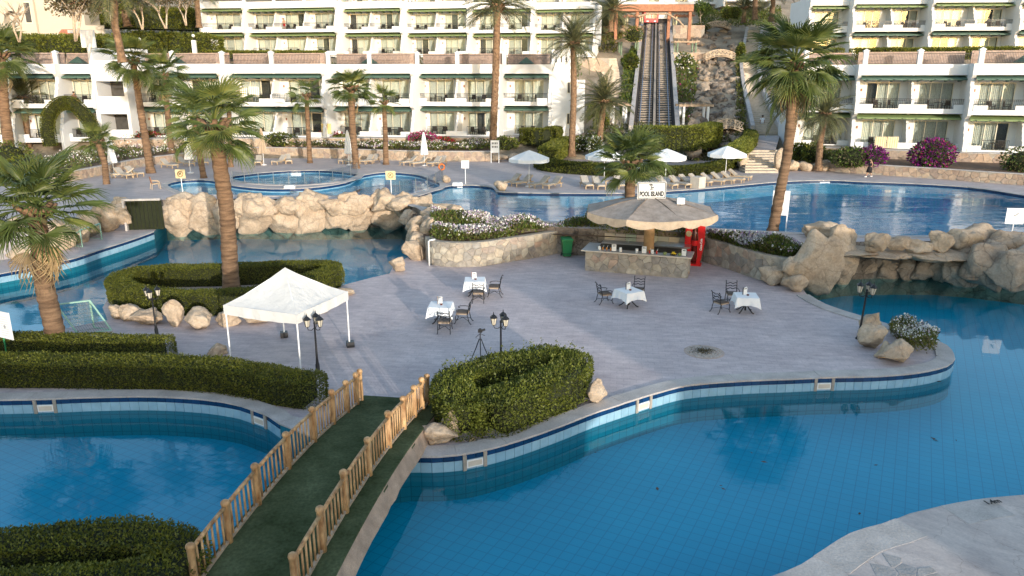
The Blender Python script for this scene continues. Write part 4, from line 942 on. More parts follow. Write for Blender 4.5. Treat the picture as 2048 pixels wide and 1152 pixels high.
shrub('purple bougainvillea patch behind the walking woman', 1746, 330, 2.4, 48, 34, [leaf_b, fl_v], [.3, .7], 32, 1200, .2, 'bougainvillea', 'bougainvillea')
shrub('low green bush left of the purple bougainvillea', 1700, 331, 2.3, 70, 34, [leaf_b, leaf_o], [.7, .3], 33, 1500, .22)
shrub('orange tinged bush at the right edge below the hotel', 2042, 344, 2.3, 70, 42, [leaf_b, leaf_d], [.6, .4], 34, 1300, .2)
shrub('crimson bougainvillea in the flower bed right of the thin palm', 660, 288, 2.6, 62, 26, [leaf_b, fl_r, fl_m], [.25, .55, .2], 35, 1400, .22, 'bougainvillea', 'bougainvillea')
shrub('pink bougainvillea behind the white closed parasol', 846, 292, 2.6, 60, 28, [leaf_b, fl_m], [.25, .75], 36, 1400, .22, 'bougainvillea', 'bougainvillea')
shrub('smaller crimson bougainvillea right of the pink one', 890, 293, 2.6, 40, 20, [leaf_b, fl_r], [.3, .7], 37, 900, .2, 'bougainvillea', 'bougainvillea')
shrub('red flowering hedge bush beside the left stair path', 285, 290, 2.6, 84, 26, [leaf_h, fl_r], [.6, .4], 38, 1500, .22)
shrub('dark green bush in the flower bed near the brown closed parasol', 560, 292, 2.6, 70, 24, [leaf_h, leaf_b], [.7, .3], 39, 1300, .22)
shrub('dark green bush in the flower bed between the two thin palms', 690, 290, 2.6, 50, 20, [leaf_h, leaf_b], [.7, .3], 40, 900, .22)
for i, (px, py, z, w_, h_, lab) in enumerate(((1130,112,14.2,30,22,'round reddish bush on the terrace before the upper left wing'),(1160,118,14,26,20,'magenta bush at the right end of the upper left wing'),(690,112,14,40,16,'bush on the terrace before the upper left wing, leftmost'),(745,110,14,24,16,'bush on the terrace before the upper left wing, second'),(808,112,14,30,16,'bush on the terrace before the upper left wing, third'),(965,112,14,40,18,'bush on the terrace before the upper left wing, fourth'),(1010,114,14,30,18,'bush on the terrace before the upper left wing, last'))):
    shrub(lab, px, py, z, w_, h_, [leaf_b, leaf_o, fl_m], [.5, .35, .15] if i < 2 else [.8, .2, 0], 50+i, 900, .3)
# ---------------------------------------------------------------- hedges
def H(label, pts, w_, h_, z=0, closed=False, **kw): return hedge(label, P2(pts, z), w_, h_, z, closed, **kw)
H('oval ring of clipped hedge around the tall palm left of the gazebo', [(245,604),(300,620),(420,626),(520,617),(610,594),(664,573),(655,562),(600,561),(450,568),(320,571),(255,583)], 1.05, 1.0, closed=True, seed=3, dens=900)
H('horseshoe of clipped hedge beside the wooden bridge', [(928,866),(905,838),(925,806),(1010,783),(1095,763),(1138,772),(1132,800),(1060,832),(990,860)], 1.22, 1.12, seed=4, rough=1.6, leaf=.08, dens=760, mat=leaf_l)
H('long clipped hedge along the left pool edge', [(-160,765),(0,765),(120,765),(250,767),(400,772),(500,784),(575,800),(620,806)], 1.15, .92, seed=5, dens=900)
H('short clipped hedge behind the left palm trunk', [(-160,700),(0,704),(120,708),(230,712),(325,712)], .95, .72, seed=6, dens=900)
h9 = [g2(x, y, .9) for x, y in ((-200,1100),(-40,1088),(100,1070),(230,1062),(330,1072),(362,1098),(320,1128),(180,1160),(0,1170),(-200,1190))]
hedge('dark clipped hedge in the bottom left corner', h9, 1.05, .95, 0, False, seed=7, dens=800, leaf=.07)
hedge('low dark hedge curving along the far poolside between the white parasols', [g2(x, y, ZT) for x, y in ((1082,335),(1100,342),(1150,347),(1200,350),(1240,352))], 1.4, 1.0, ZT, seed=8, leaf=.16, dens=170)
hedge('low hedge behind the right white parasol', [g2(x, y, ZT) for x, y in ((1300,352),(1380,350),(1420,345),(1462,335))], 1.3, .8, ZT, seed=9, leaf=.16, dens=170)
hedge('tall clipped hedge rising in a wave below the funicular', [(*g2(x, y, 3.0),) for x, y in ((1285,296),(1320,298),(1360,298),(1400,294),(1425,286))], 1.8, 2.4, 2.8, seed=10, leaf=.18, dens=150, mat=leaf_l)
hedge('clipped hedge along the curved garden path', [g2(x, y, 2.2) for x, y in ((1095,325),(1112,312),(1128,300))], 1.8, 1.6, 2.0, seed=11, leaf=.18, dens=150)
hedge('clipped hedge beside the gable of the lower left wing', [g2(x, y, 3.0) for x, y in ((1056,284),(1095,286),(1120,272),(1150,262))], 1.8, 1.7, 2.8, seed=12, leaf=.18, dens=150)
hedge('narrow hedge winding up beside the lower wooden bridge', [(*g2(x, y, 3.2),) for x, y in ((1462,318),(1480,305),(1500,288),(1495,272),(1490,262))], 1.3, 1.2, 3.0, seed=13, leaf=.18, dens=150, mat=leaf_l)
for i, (x0, x1, y, Y, z, lab) in enumerate(((1640,1672,118,103,12.2,'clipped hedge piece before the upper right wing, left'),(1712,1775,118,102,12.2,'clipped hedge piece before the upper right wing, second'),(1785,1900,118,100.5,12.2,'long clipped hedge piece before the upper right wing'),(1905,2030,120,99,12.2,'clipped hedge piece before the upper right wing, right'))):
    a, c = D(x0, y, Y), D(x1, y, Y-1); hedge(lab, [(a.x, a.y), ((a.x+c.x)/2, (a.y+c.y)/2), (c.x, c.y)], 1.6, 1.4, z, seed=20+i, leaf=.22, dens=110, mat=leaf_l)
for i, (x0, x1, Y, z, hh, lab) in enumerate(((420,560,116,12.7,1.1,'clipped hedge before the upper left wing, left part'),(570,640,116,12.7,1.1,'clipped hedge before the upper left wing, right part'),(330,440,112,11.6,1.4,'hedge on the slope left of the upper left wing'))):
    a, c = D(x0, 100, Y), D(x1, 100, Y+.5); hedge(lab, [(a.x, a.y), ((a.x+c.x)/2, (a.y+c.y)/2), (c.x, c.y)], 1.5, hh, z, seed=30+i, leaf=.22, dens=110, mat=leaf_l)
# tall untrimmed hedge with bare stems on the slope at the left
a, c = D(0, 95, 98), D(250, 80, 100)
hedge('tall green hedge below the villa at the left', [(a.x, a.y), ((a.x+c.x)/2, (a.y+c.y)/2+.8), (c.x, c.y)], 3.0, 2.0, 12.8, seed=35, leaf=.3, dens=70, mat=leaf_l, rough=2.2)
hedge('dry brown thicket under the tall hedge at the left', [(a.x, a.y+.4), ((a.x+c.x)/2, (a.y+c.y)/2+1.2), (c.x, c.y+.4)], 2.2, 3.2, 9.8, seed=36, leaf=.3, dens=55, mat=leaf_d, rough=2)
for i in range(11):
    p = D(30+i*20, 100, 97); rnd = random.Random(i); t = thing('bare_shrub', f'pale bare stems under the tall hedge, {ORD[i]} from the left', 'shrub', (p.x, p.y-.6, 9.8), group='bare stems under the tall hedge')
    b = MB()
    for k in range(4): dx = rnd.uniform(-.7, .7); b.tube([(0,0,0), (dx*.4, 0, 1.2), (dx, rnd.uniform(-.2,.2), 2.7)], [.07, .05, .03], 5)
    b.build('stem', twig, t)
a, c = D(270, 60, 112), D(410, 55, 118)
hedge('thick green hedge bank between the villa and the upper left wing', [(a.x, a.y), ((a.x+c.x)/2, (a.y+c.y)/2), (c.x, c.y)], 4.5, 3.4, 12.5, seed=37, leaf=.35, dens=60, mat=leaf_l, rough=2)
a, c = D(190, 40, 135), D(470, 28, 145)
hedge('dark green hedge line high on the hill at the left', [(a.x, a.y), ((a.x+c.x)/2, (a.y+c.y)/2), (c.x, c.y)], 4, 3.2, 18.2, seed=38, leaf=.4, dens=50, rough=2)
# clipped arch
t = thing('hedge_arch', 'clipped green hedge arch in front of the left hotel wing', 'hedge', D(146, 292, 78.5)); rng = np.random.default_rng(5); k0 = (t.location - cam.location).length/FPX
pts = [(-38*k0,0,0),(-38*k0,0,34*k0),(-30*k0,0,54*k0),(-14*k0,0,68*k0),(0,0,71*k0),(14*k0,0,67*k0),(32*k0,0,44*k0),(40*k0,0,22*k0),(43*k0,0,0)]
sp_ = np.array(smooth_path(pts, 12)); n = 9000; j = rng.integers(0, len(sp_)-1, n); a_ = rng.uniform(0, 2*PI, n); tan = sp_[j+1]-sp_[j]; tan /= np.linalg.norm(tan, axis=1)[:, None]; side_ = np.cross(tan, (0, 1, 0)); nn = side_*np.cos(a_)[:, None] + np.array((0, 1, 0))*np.sin(a_)[:, None]
V, F = leaves(sp_[j] + tan*rng.uniform(0, .1, (n, 1)) + nn*.62, nn, .14, rng); cb = MB(); cb.tube([tuple(p) for p in sp_], .55, 8, 1); ob('foliage', fast_mesh('foliage', V, F, np.zeros(n, int), [leaf_h, core], cb), t)
# ---------------------------------------------------------------- boulders
grpB = 'boulders edging the oval hedge'
for i, (px, py, w_, h_, lab) in enumerate(((228,640,36,26,'small rock at the left end of the oval hedge'),(250,645,48,28,'flat pinkish rock near the polo goal by the oval hedge'),(285,655,56,28,'low rock left of the lamp post by the oval hedge'),(343,655,52,46,'upright boulder right of the lamp post by the oval hedge'),(388,662,64,42,'largest split boulder before the oval hedge'),(447,656,56,28,'low boulder behind the gazebo left leg'),(508,655,74,40,'long boulder between the gazebo legs'),(560,640,50,28,'boulder behind the gazebo back leg'),(625,628,60,24,'low boulder seen under the gazebo roof'),(690,594,40,16,'flat rock at the right end of the oval hedge'),(430,715,44,22,'flat rock at the foot of the gazebo left leg'))):
    boulder_px(px, py, w_, h_, seed=60+i, label=lab)
for i, (px, py, w_, h_, lab) in enumerate(((1192,812,58,46,'sunlit boulder right of the horseshoe hedge'),(872,900,86,44,'large flat boulder beside the bridge end'),(900,880,40,48,'upright boulder behind the flat one beside the bridge'),(944,885,20,8,'small grey stone by the bridge end'),(1745,675,46,42,'boulder beside the right lamp post'),(1752,705,62,46,'rounded boulder below the right lamp post'),(1776,722,38,28,'small boulder in front of the white flowers'),(1810,735,70,40,'broad boulder at the tip of the white flower bed'),(1600,588,52,36,'flat ledge rock at the right pool corner'),(1565,575,70,44,'pale rock where the right planter wall ends'))):
    boulder_px(px, py, w_, h_, seed=80+i, label=lab)
t = thing('rock_wall', 'long artificial rock wall of pale boulders between the round pool and the lower pool', 'rock wall', (0, 0, 0))
rnd = random.Random(4); x = 316
while x < 800:
    w_ = rnd.uniform(56, 92); boulder_px(x+w_/2, 478-(x-316)*.035, w_*1.15, rnd.uniform(58, 78), ZW, .8, 200+int(x), parent=t); x += w_*.72
x = 325
while x < 790:
    w_ = rnd.uniform(38, 66); boulder_px(x+w_/2, 440-(x-325)*.02, w_*1.2, rnd.uniform(34, 50), .75, .8, 400+int(x), parent=t); x += w_*.8
for i, (px, py, w_, h_, z) in enumerate(((350,470,80,72,-.3),(800,425,70,34,1.1),(845,428,62,34,1.0),(830,418,60,22,1.3),(880,436,72,30,1.3),(905,440,50,26,1.35),(835,478,50,42,.6),(826,497,44,40,.3),(842,515,50,52,0),(822,524,60,40,0),(795,547,44,28,0),(860,470,44,40,.8),(815,455,60,34,.4),(857,500,46,60,.3),(870,450,60,30,1.2))):
    boulder_px(px, py, w_, h_, z, .85, 600+i, parent=t)
t = thing('rock_arch', 'massive rocks and overhanging ledge beside the right-hand pool cave', 'rock wall', (0, 0, 0))
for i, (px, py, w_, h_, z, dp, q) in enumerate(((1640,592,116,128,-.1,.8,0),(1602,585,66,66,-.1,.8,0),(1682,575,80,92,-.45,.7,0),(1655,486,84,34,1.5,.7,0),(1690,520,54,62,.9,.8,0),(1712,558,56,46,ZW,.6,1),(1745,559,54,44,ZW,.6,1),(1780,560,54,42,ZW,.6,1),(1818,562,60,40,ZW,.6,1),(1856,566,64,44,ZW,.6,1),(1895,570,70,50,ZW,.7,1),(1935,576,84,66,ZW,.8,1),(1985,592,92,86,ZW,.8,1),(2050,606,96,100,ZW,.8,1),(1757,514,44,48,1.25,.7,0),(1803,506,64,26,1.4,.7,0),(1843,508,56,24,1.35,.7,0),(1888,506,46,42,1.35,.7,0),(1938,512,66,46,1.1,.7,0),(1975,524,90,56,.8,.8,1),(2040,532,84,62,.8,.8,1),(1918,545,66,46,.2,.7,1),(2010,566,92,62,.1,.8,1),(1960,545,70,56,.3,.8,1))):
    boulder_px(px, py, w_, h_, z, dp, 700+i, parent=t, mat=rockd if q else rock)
for i, (px, py, z, sx, sy, sz) in enumerate(((1722,513,1.25,1.35,1.7,.24),(1772,514,1.2,1.4,1.7,.22),(1822,516,1.18,1.5,1.7,.25),(1872,518,1.15,1.4,1.6,.28),(1915,520,1.1,1.3,1.5,.32))):
    p = G(px, py, z); ob('ledge', rock_mesh((sx, sy, sz), 750+i, rock, True, 5, .12, 'ledge'), t, (p.x, p.y+1.2, p.z))
# drain opening with a grille in the left end of the rock wall
p = G(278, 466, .3); t = thing('drain_gate', 'dark barred drain opening with a pale frame in the rocks at the left', 'gate', (p.x, p.y+.8, .3), .12)
MB().bx(-1.1,1.1,.35,.45,0,1.9).build('shade_panel', core, t); MB().bx(-1.2,-1.08,0,.3,0,1.95).bx(-1.2,1.15,0,.3,1.95,2.08).build('frame', copingm, t)  # dark panel stands in for the shade inside the opening
for k in range(9): MB().bx(-1.0+k*.25,-.985+k*.25,.2,.23,0,1.95).build('grille_bar', black, t)
t = thing('rock_bank', 'pale boulders on the bank behind the upper polo goal', 'rock wall', (0, 0, 0))
for i, (px, py, w_, h_, z) in enumerate(((20,505,60,50,.3),(28,470,46,30,1.0),(60,520,60,40,.3),(105,505,60,48,.3),(140,492,60,44,.3),(172,480,56,52,.3),(200,468,54,56,.3),(228,455,50,44,.6),(238,425,40,26,1.2),(30,530,70,30,.3))):
    boulder_px(px, py, w_, h_, z, .8, 800+i, parent=t)
for i, (px, py, w_, h_, z, lab) in enumerate(((1000,384,30,24,ZT,'round pale boulder at the far pool corner'),(893,366,22,14,ZT,'small boulder by the glass fence end'),(1000,325,40,16,ZT,'rock at the foot of the white umbrella path, left'),(1030,322,40,14,ZT,'rock at the foot of the white umbrella path, right'),(1095,285,30,22,2.8,'sandy rock beside the curved garden path'),(1345,315,34,24,2.2,'rock below the wavy hedge, left'),(1390,318,44,30,2.0,'large rock below the wavy hedge'),(1372,300,30,18,2.8,'rock below the wavy hedge, upper'),(1500,322,26,40,1.8,'tall rock left of the poolside steps'),(1488,340,26,34,ZT,'rock at the foot of the poolside steps'),(1565,345,30,40,ZT,'rock right of the poolside steps'),(1590,343,40,20,ZT,'border rock right of the steps, first'),(1620,344,40,18,ZT,'border rock right of the steps, second'),(1645,343,36,22,ZT,'border rock right of the steps, third'),(1485,360,0,0,0,''))):
    if w_: boulder_px(px, py, w_, h_, z, seed=900+i, label=lab, hi=False)
# ---------------------------------------------------------------- palms
def palm_px(label, b_, z, t_, r0, r1, kind, crown, nf, seed, dead=3, **kw):
    base = G(b_[0], b_[1], z); top = D(t_[0], t_[1], base.y); k = (base-cam.location).length/FPX
    return palm(label, base, top, r0*k, r1*k, kind, crown*k, nf, seed, dead, **kw)
palm_px('stout fan palm with hanging dead fronds at the left edge', (118,700), 0, (73,425), 20, 17, 'fan', 118, 34, 1, 7, low=-38)
palm_px('tall fan palm inside the oval hedge left of the gazebo', (463,585), 0, (428,252), 19, 15, 'fan', 108, 30, 2, 0, low=-48, yel=.3)
palm_px('tall leaning fan palm in the right planter beside the far pool', (1543,472), 1.3, (1590,128), 13, 9, 'fan', 104, 44, 3, 2, low=-62, bend=(.25,0,0))
palm_px('short fan palm with green crown behind the pool island sign', (1264,440), 1.3, (1262,330), 13, 12, 'fan', 84, 34, 4, 0, low=-35)
palm_px('tall date palm with thick trunk left of the white notice board', (985,300), 2.4, (995,14), 9, 8, 'date', 74, 44, 5, 0, low=-25)
palm_px('date palm right of the hotel gable', (1143,308), 2.2, (1147,88), 8, 7, 'date', 62, 48, 6, 0, low=-35)
palm_px('date palm beside the clipped bushes left of the funicular', (1198,300), 2.4, (1208,205), 8, 7, 'date', 64, 50, 7, 0, low=-35)
palm_px('fan palm beside the round pool with a thick crown', (713,337), ZT, (702,178), 8, 8, 'fan', 52, 30, 8, 2, low=-40)
palm_px('slender fan palm with sparse crown left of the round pool palm', (620,326), ZT, (613,190), 6, 5, 'fan', 42, 13, 9, 0, low=-45)
palm_px('slender fan palm with sparse crown right of the round pool palm', (772,329), ZT, (768,205), 7, 5, 'fan', 42, 14, 10, 0, low=-45)
palm_px('tall leaning fan palm behind the leftmost closed parasol', (302,346), ZT, (266,122), 9, 6, 'fan', 58, 30, 11, 1, low=-60)
palm_px('fan palm with a yellow spike behind the leaning palm', (343,304), 2.4, (328,150), 7, 5, 'fan', 54, 24, 12, 3, low=-55)
palm_px('bushy date palm in front of the left hotel wing', (58,300), 2.2, (48,198), 7, 6, 'date', 54, 46, 13, 0, low=-45)
palm_px('fan palm with a thick trunk cut by the left edge', (22,325), ZT, (2,112), 11, 8, 'fan', 62, 26, 14, 1, low=-55)
palm_px('short young palm beside the leftmost closed parasol', (213,368), ZT, (196,285), 7, 6, 'fan', 42, 16, 15, 0, low=-35, yel=.35)
palm_px('leaning palm right of the second closed parasol', (408,356), ZT, (388,235), 7, 5, 'fan', 46, 20, 16, 0, low=-45)
palm_px('thin palm behind the tall oval hedge palm', (461,334), ZT, (458,215), 6, 5, 'fan', 42, 18, 17, 0, low=-45)
palm_px('small date palm in front of the right hotel wing', (1637,335), 2.0, (1650,230), 8, 6, 'date', 56, 46, 18, 0, low=-40)
palm_px('date palm half hidden behind the tall leaning palm', (1578,298), 3.0, (1592,205), 8, 7, 'date', 70, 44, 19, 0, low=-40)
palm_px('date palm above the terrace steps left of the funicular', (1204,116), 13.5, (1214,58), 6, 5, 'date', 52, 44, 20, 0, low=-35)
palm_px('second date palm high up left of the funicular', (1222,60), 17, (1226,22), 6, 5, 'date', 48, 40, 21, 0, low=-30)
for i, (bx_, by_, tx, ty, z, k, cr, lab) in enumerate(((833,114,826,-30,13.6,5,52,'thin tall palm trunk before the upper left wing, left'),(906,114,906,-30,13.6,6,52,'thin tall palm trunk before the upper left wing, middle'),(1147,60,1145,-20,19,6,48,'palm trunk above the upper left wing'),(244,116,228,-22,11,8,70,'tall date palm trunk on the slope below the villa'),(398,52,392,-30,17.5,6,50,'palm trunk on the slope beside the upper left wing'),(255,50,248,10,17,8,60,'dark date palm on the hill behind the villa'),(1543,40,1545,-28,20,6,50,'palm trunk above the long stairs, right'),(1510,36,1512,-20,20,6,44,'palm trunk above the long stairs, middle'),(1487,42,1489,18,20,5,40,'palm above the long stairs, left'),(1673,24,1660,-40,20.5,8,60,'palm trunk at the top of the upper right wing'))):
    palm_px(lab, (bx_, by_), z, (tx, ty), k, k*.85, 'date', cr, 40, 40+i, 0, low=-30)
# ---------------------------------------------------------------- trees on the hill
def tpx(label, px, py, z, hpx, rpx, n, leaf, mats, wts, seed, **kw):
    p = G(px, py, z); k = (p-cam.location).length/FPX; return tree(label, p, hpx*k, rpx*k, n, leaf, mats, wts, seed, **kw)
tpx('airy olive-leaved tree in front of the villa', 150, 78, 13.5, 78, 46, 2600, .26, [leaf_o, leaf_d], [.7, .3], 1, trunks=3)
tpx('leafless tree beside the villa arch', 38, 80, 13.5, 58, 28, 0, .2, [leaf_o], [1], 2, bare=True, r=.1)
tpx('dry grey tree on the slope right of the villa', 332, 54, 16, 60, 34, 1500, .24, [leaf_o, leaf_d], [.4, .6], 3, bare=True)
tpx('pale branching tree beside the upper left wing', 372, 48, 17, 56, 30, 900, .24, [leaf_o, leaf_d], [.4, .6], 4, bare=True)
tpx('dark leafy tree behind the villa hedge', 285, 56, 16, 60, 34, 2200, .28, [leaf_o, leaf_h], [.4, .6], 5)
tpx('round dark tree above the villa garden wall', 225, 52, 16, 44, 28, 1500, .28, [leaf_h, leaf_o], [.6, .4], 6)
tpx('green round-crowned tree right of the funicular station', 1404, 54, 19, 44, 22, 1600, .3, [leaf_b], [1], 7, trunks=1)
tpx('round green tree on the steps left of the funicular', 1206, 122, 13, 44, 22, 1500, .3, [leaf_b], [1], 8, trunks=1, squash=.6)
for i, (px, py, z, w_, h_, lab) in enumerate(((1266,82,15.5,36,26,'round clipped bush left of the funicular rails, upper'),(1260,136,11,32,26,'square clipped bush left of the funicular rails'),(1255,160,9,30,40,'sloping clipped bush left of the funicular rails'),(1186,240,5,26,34,'clipped cone bush beside the date palm, left'),(1202,262,4,30,40,'clipped cone bush beside the date palm, right'),(1190,308,2.2,30,34,'dark clipped bush behind the white parasol'),(1362,175,8,26,44,'flowering bush bank beside the cascade, upper'),(1370,205,6,26,40,'flowering bush bank beside the cascade, lower'),(1368,135,11,34,26,'white flowering bush above the cascade pergola'),(1480,120,12,14,30,'dark bush beside the long stairs, upper'),(1484,165,9,14,30,'dark bush beside the long stairs, middle'),(1484,215,6,18,40,'dark bush beside the long stairs, lower'),(1545,225,5,40,60,'dense dark bush right of the long stairs'),(1452,36,20,20,20,'clipped heart-shaped bush above the cascade, left'),(1470,36,20,20,20,'clipped heart-shaped bush above the cascade, right'),(1400,60,18.5,40,12,'low hedge bush behind the upper pergola'),(1600,318,2.2,36,30,'grey green shrub right of the poolside steps'),(1625,322,2.2,40,34,'dark shrub below the small date palm'),(1160,300,2.4,40,28,'white flowering shrub by the curved path'),(1010,300,2.2,50,26,'green shrub right of the notice board'),(1110,305,2.2,30,20,'low shrub by the garden path bend'),(20,330,1.6,70,40,'bushy plants at the left edge below the palms'),(60,345,1.6,80,30,'grassy plants below the left hotel wing'))):
    shrub(lab, px, py, z, w_, h_, [leaf_b, leaf_h, fl_m, fl_w], [.45, .4, .15, 0] if 'flowering bush bank' in lab else [.5, .3, 0, .2] if 'white' in lab else [.35, .65, 0, 0], 100+i, 900, .24)
t = flower_bed('white flowering shrub with tall stems behind the boulders at the deck tip', P2([(1775,672),(1800,700),(1830,716),(1868,712),(1872,690),(1850,672),(1810,655),(1780,660)]), lambda x, y: .02, 3600, .8, .12, [leaf_h, leaf_o], [.7, .3], 750, [fl_w, fl_p], [.95, .05], .075, 27, name='flower_shrub', cat='flower shrub')
# ---------------------------------------------------------------- lettering
def letters(txt, size, mat, parent, loc, rot, align='CENTER', name='lettering', ext=.004, sx=1.0, bold=.006):
    cu = bpy.data.curves.new(name, 'FONT'); cu.body = txt; cu.size = size; cu.align_x = align; cu.align_y = 'CENTER'; cu.extrude = ext; cu.offset = bold; cu.materials.append(mat)
    tmp = bpy.data.objects.new('tmp', cu); C.objects.link(tmp); dg = bpy.context.evaluated_depsgraph_get(); me = bpy.data.meshes.new_from_object(tmp.evaluated_get(dg)); bpy.data.objects.remove(tmp)
    if not me.materials: me.materials.append(mat)
    return ob(name, me, parent, loc, rot, (sx, 1, 1))
ink = M('ink', (.015, .015, .015), .7, .05)
# ---------------------------------------------------------------- the bar
A, B_ = G(1170, 541), G(1374, 557); ux = (B_-A).normalized(); L = (B_-A).length; rz = math.atan2(ux.y, ux.x); uy = Vector((-ux.y, ux.x, 0))
bar = thing('bar_counter', 'stone-clad pool bar counter with pale top under the thatched hut', 'bar', A, rz)
clad(bar, [(0, 0), (L, 0)], 0, 1.08, .36, stone, 31, 1, thick=.3); clad(bar, [(L, .04), (L, 1.3)], 0, 1.08, .34, stone, 32, 1, thick=.25); clad(bar, [(0, 1.6), (0, .04)], 0, 1.08, .34, stone, 33, 1, thick=.25)
topm = M('counter_top', (.36, .34, .33), .35, .1, 2); edgem = M('counter_edge', (.60, .52, .42), .6, .1, 3)
MB().bx(-.2, L+.15, -.15, .55, 1.085, 1.13).bx(-.2, .45, .55, 1.9, 1.085, 1.13).bx(L-.4, L+.15, .55, 1.35, 1.085, 1.13).build('counter_top', topm, bar)
MB().bx(-.2, L+.15, -.17, -.152, 1.075, 1.132).bx(L+.152, L+.17, -.15, 1.35, 1.075, 1.132).build('edge_trim', edgem, bar)
MB().bx(.4, L-.3, .4, .9, .5, .86).build('inner_shelf', stainless, bar)
MB().bx(.3, L-.3, 3.0, 3.4, 0, .95).build('back_bench', glassdark, bar); MB().bx(.3, L-.2, 2.7, 3.45, .95, 1.0).build('back_counter', topm, bar)
for i in range(8): MB().bx(.3+i*(L-.5)/8+.01, .3+(i+1)*(L-.5)/8-.01, 3.5, 3.6, 1.0, 1.38).build('splash_panel', M('splash_%d' % i, (.55-.06*(i % 3), .47-.05*(i % 2), .36), .6, .1, 3), bar)
MB().bx(L*.62, L-.1, 2.1, 3.2, 1.12, 1.17).build('steel_worktop', stainless, bar)
MB().tube([(L*.33, 3.1, 1.0), (L*.33, 3.1, 1.25), (L*.33, 2.95, 1.3), (L*.33, 2.85, 1.22)], .02, 6).build('tap', stainless, bar)
def on_bar(x, y): return A + ux*x + uy*y + Vector((0, 0, 1.132))
wcup = M('white_plastic', (.78, .77, .75), .4, .04, 3); orange = M('orange_drink', (.62, .22, .03), .2, .2, 6); reddr = M('red_drink', (.5, .05, .03), .2, .2, 6); yellow = M('banana', (.72, .48, .02), .5, .15, 5); melon = M('melon', (.20, .24, .09), .6, .25, 8, .4, 30)
for i, (fx, lab) in enumerate(((.135, 'white napkin cup on the bar, leftmost'), (.345, 'white napkin cup on the bar, second'), (.505, 'white napkin cup on the bar, third'), (.655, 'white napkin cup on the bar, rightmost'))):
    c = MB().lathe([(.07,0),(.075,.22),(.065,.22),(.06,.05)], 12).build('paper_cup', wcup, None, on_bar(fx*L, .1), 0, True); tag(c, lab, 'cup', 'white cups along the bar')
for i, (fx, mt, lab) in enumerate(((.165, orange, 'orange cocktail on the bar, first'), (.205, orange, 'orange cocktail on the bar, second'), (.245, orange, 'orange cocktail on the bar, third'), (.625, reddr, 'red cocktail on the bar right of the post, first'), (.695, reddr, 'red cocktail on the bar right of the post, second'))):
    t = thing('cocktail_glass', lab, 'glass', on_bar(fx*L, .2), 0, 'cocktails on the bar'); MB().lathe([(.035,0),(.045,.16),(.04,.16)], 10).build('drink', mt, t, smooth=True); MB().bar((.01,0,.1),(.06,.02,.27),.012,.012).build('straw', wcup, t)
for i, (fx, lab) in enumerate(((.28, 'white menu holder on the bar, left'), (.575, 'white menu holder on the bar, beside the post'), (.955, 'white notice card standing at the right end of the bar'))):
    t = thing('menu_holder', lab, 'menu holder', on_bar(fx*L, .12), rz+.25-.2*i); MB().bx(-.12,.12,0,.012,.01,.34).build('card', wcup, t); MB().bx(-.12,.12,.1,.112,.01,.34).build('card', wcup, t); MB().bx(-.13,-.12,-.01,.12,0,.36).bx(.12,.13,-.01,.12,0,.36).build('frame', black, t)
    MB().bx(-.07,.07,-.003,-.001,.26,.30).build('print', ink, t)
t = thing('fruit_bowl', 'heap of bananas and citrus in a dark dish on the bar', 'fruit', on_bar(.855*L, .15)); MB().lathe([(.10,0),(.19,.05),(.17,.05)], 14).build('dish', wicker, t)
for k in range(7): a = k*.9; MB().tube([(.13*math.cos(a), .10*math.sin(a), .06), (.05*math.cos(a+1), .05*math.sin(a+1), .15), (-.06*math.cos(a), .04, .17)], [.015, .03, .012], 6).build('banana', yellow, t, smooth=True)
for i, fx in enumerate((.775, .915)):
    o = ob('melon', rock_mesh((.1, .1, .09), 5+i, melon, False, 0, .03, 'melon'), None, on_bar(fx*L, .12) + Vector((0, 0, .07))); tag(o, ('greenish melon on the bar left of the bananas', 'greenish melon on the bar right of the bananas')[i], 'melon')
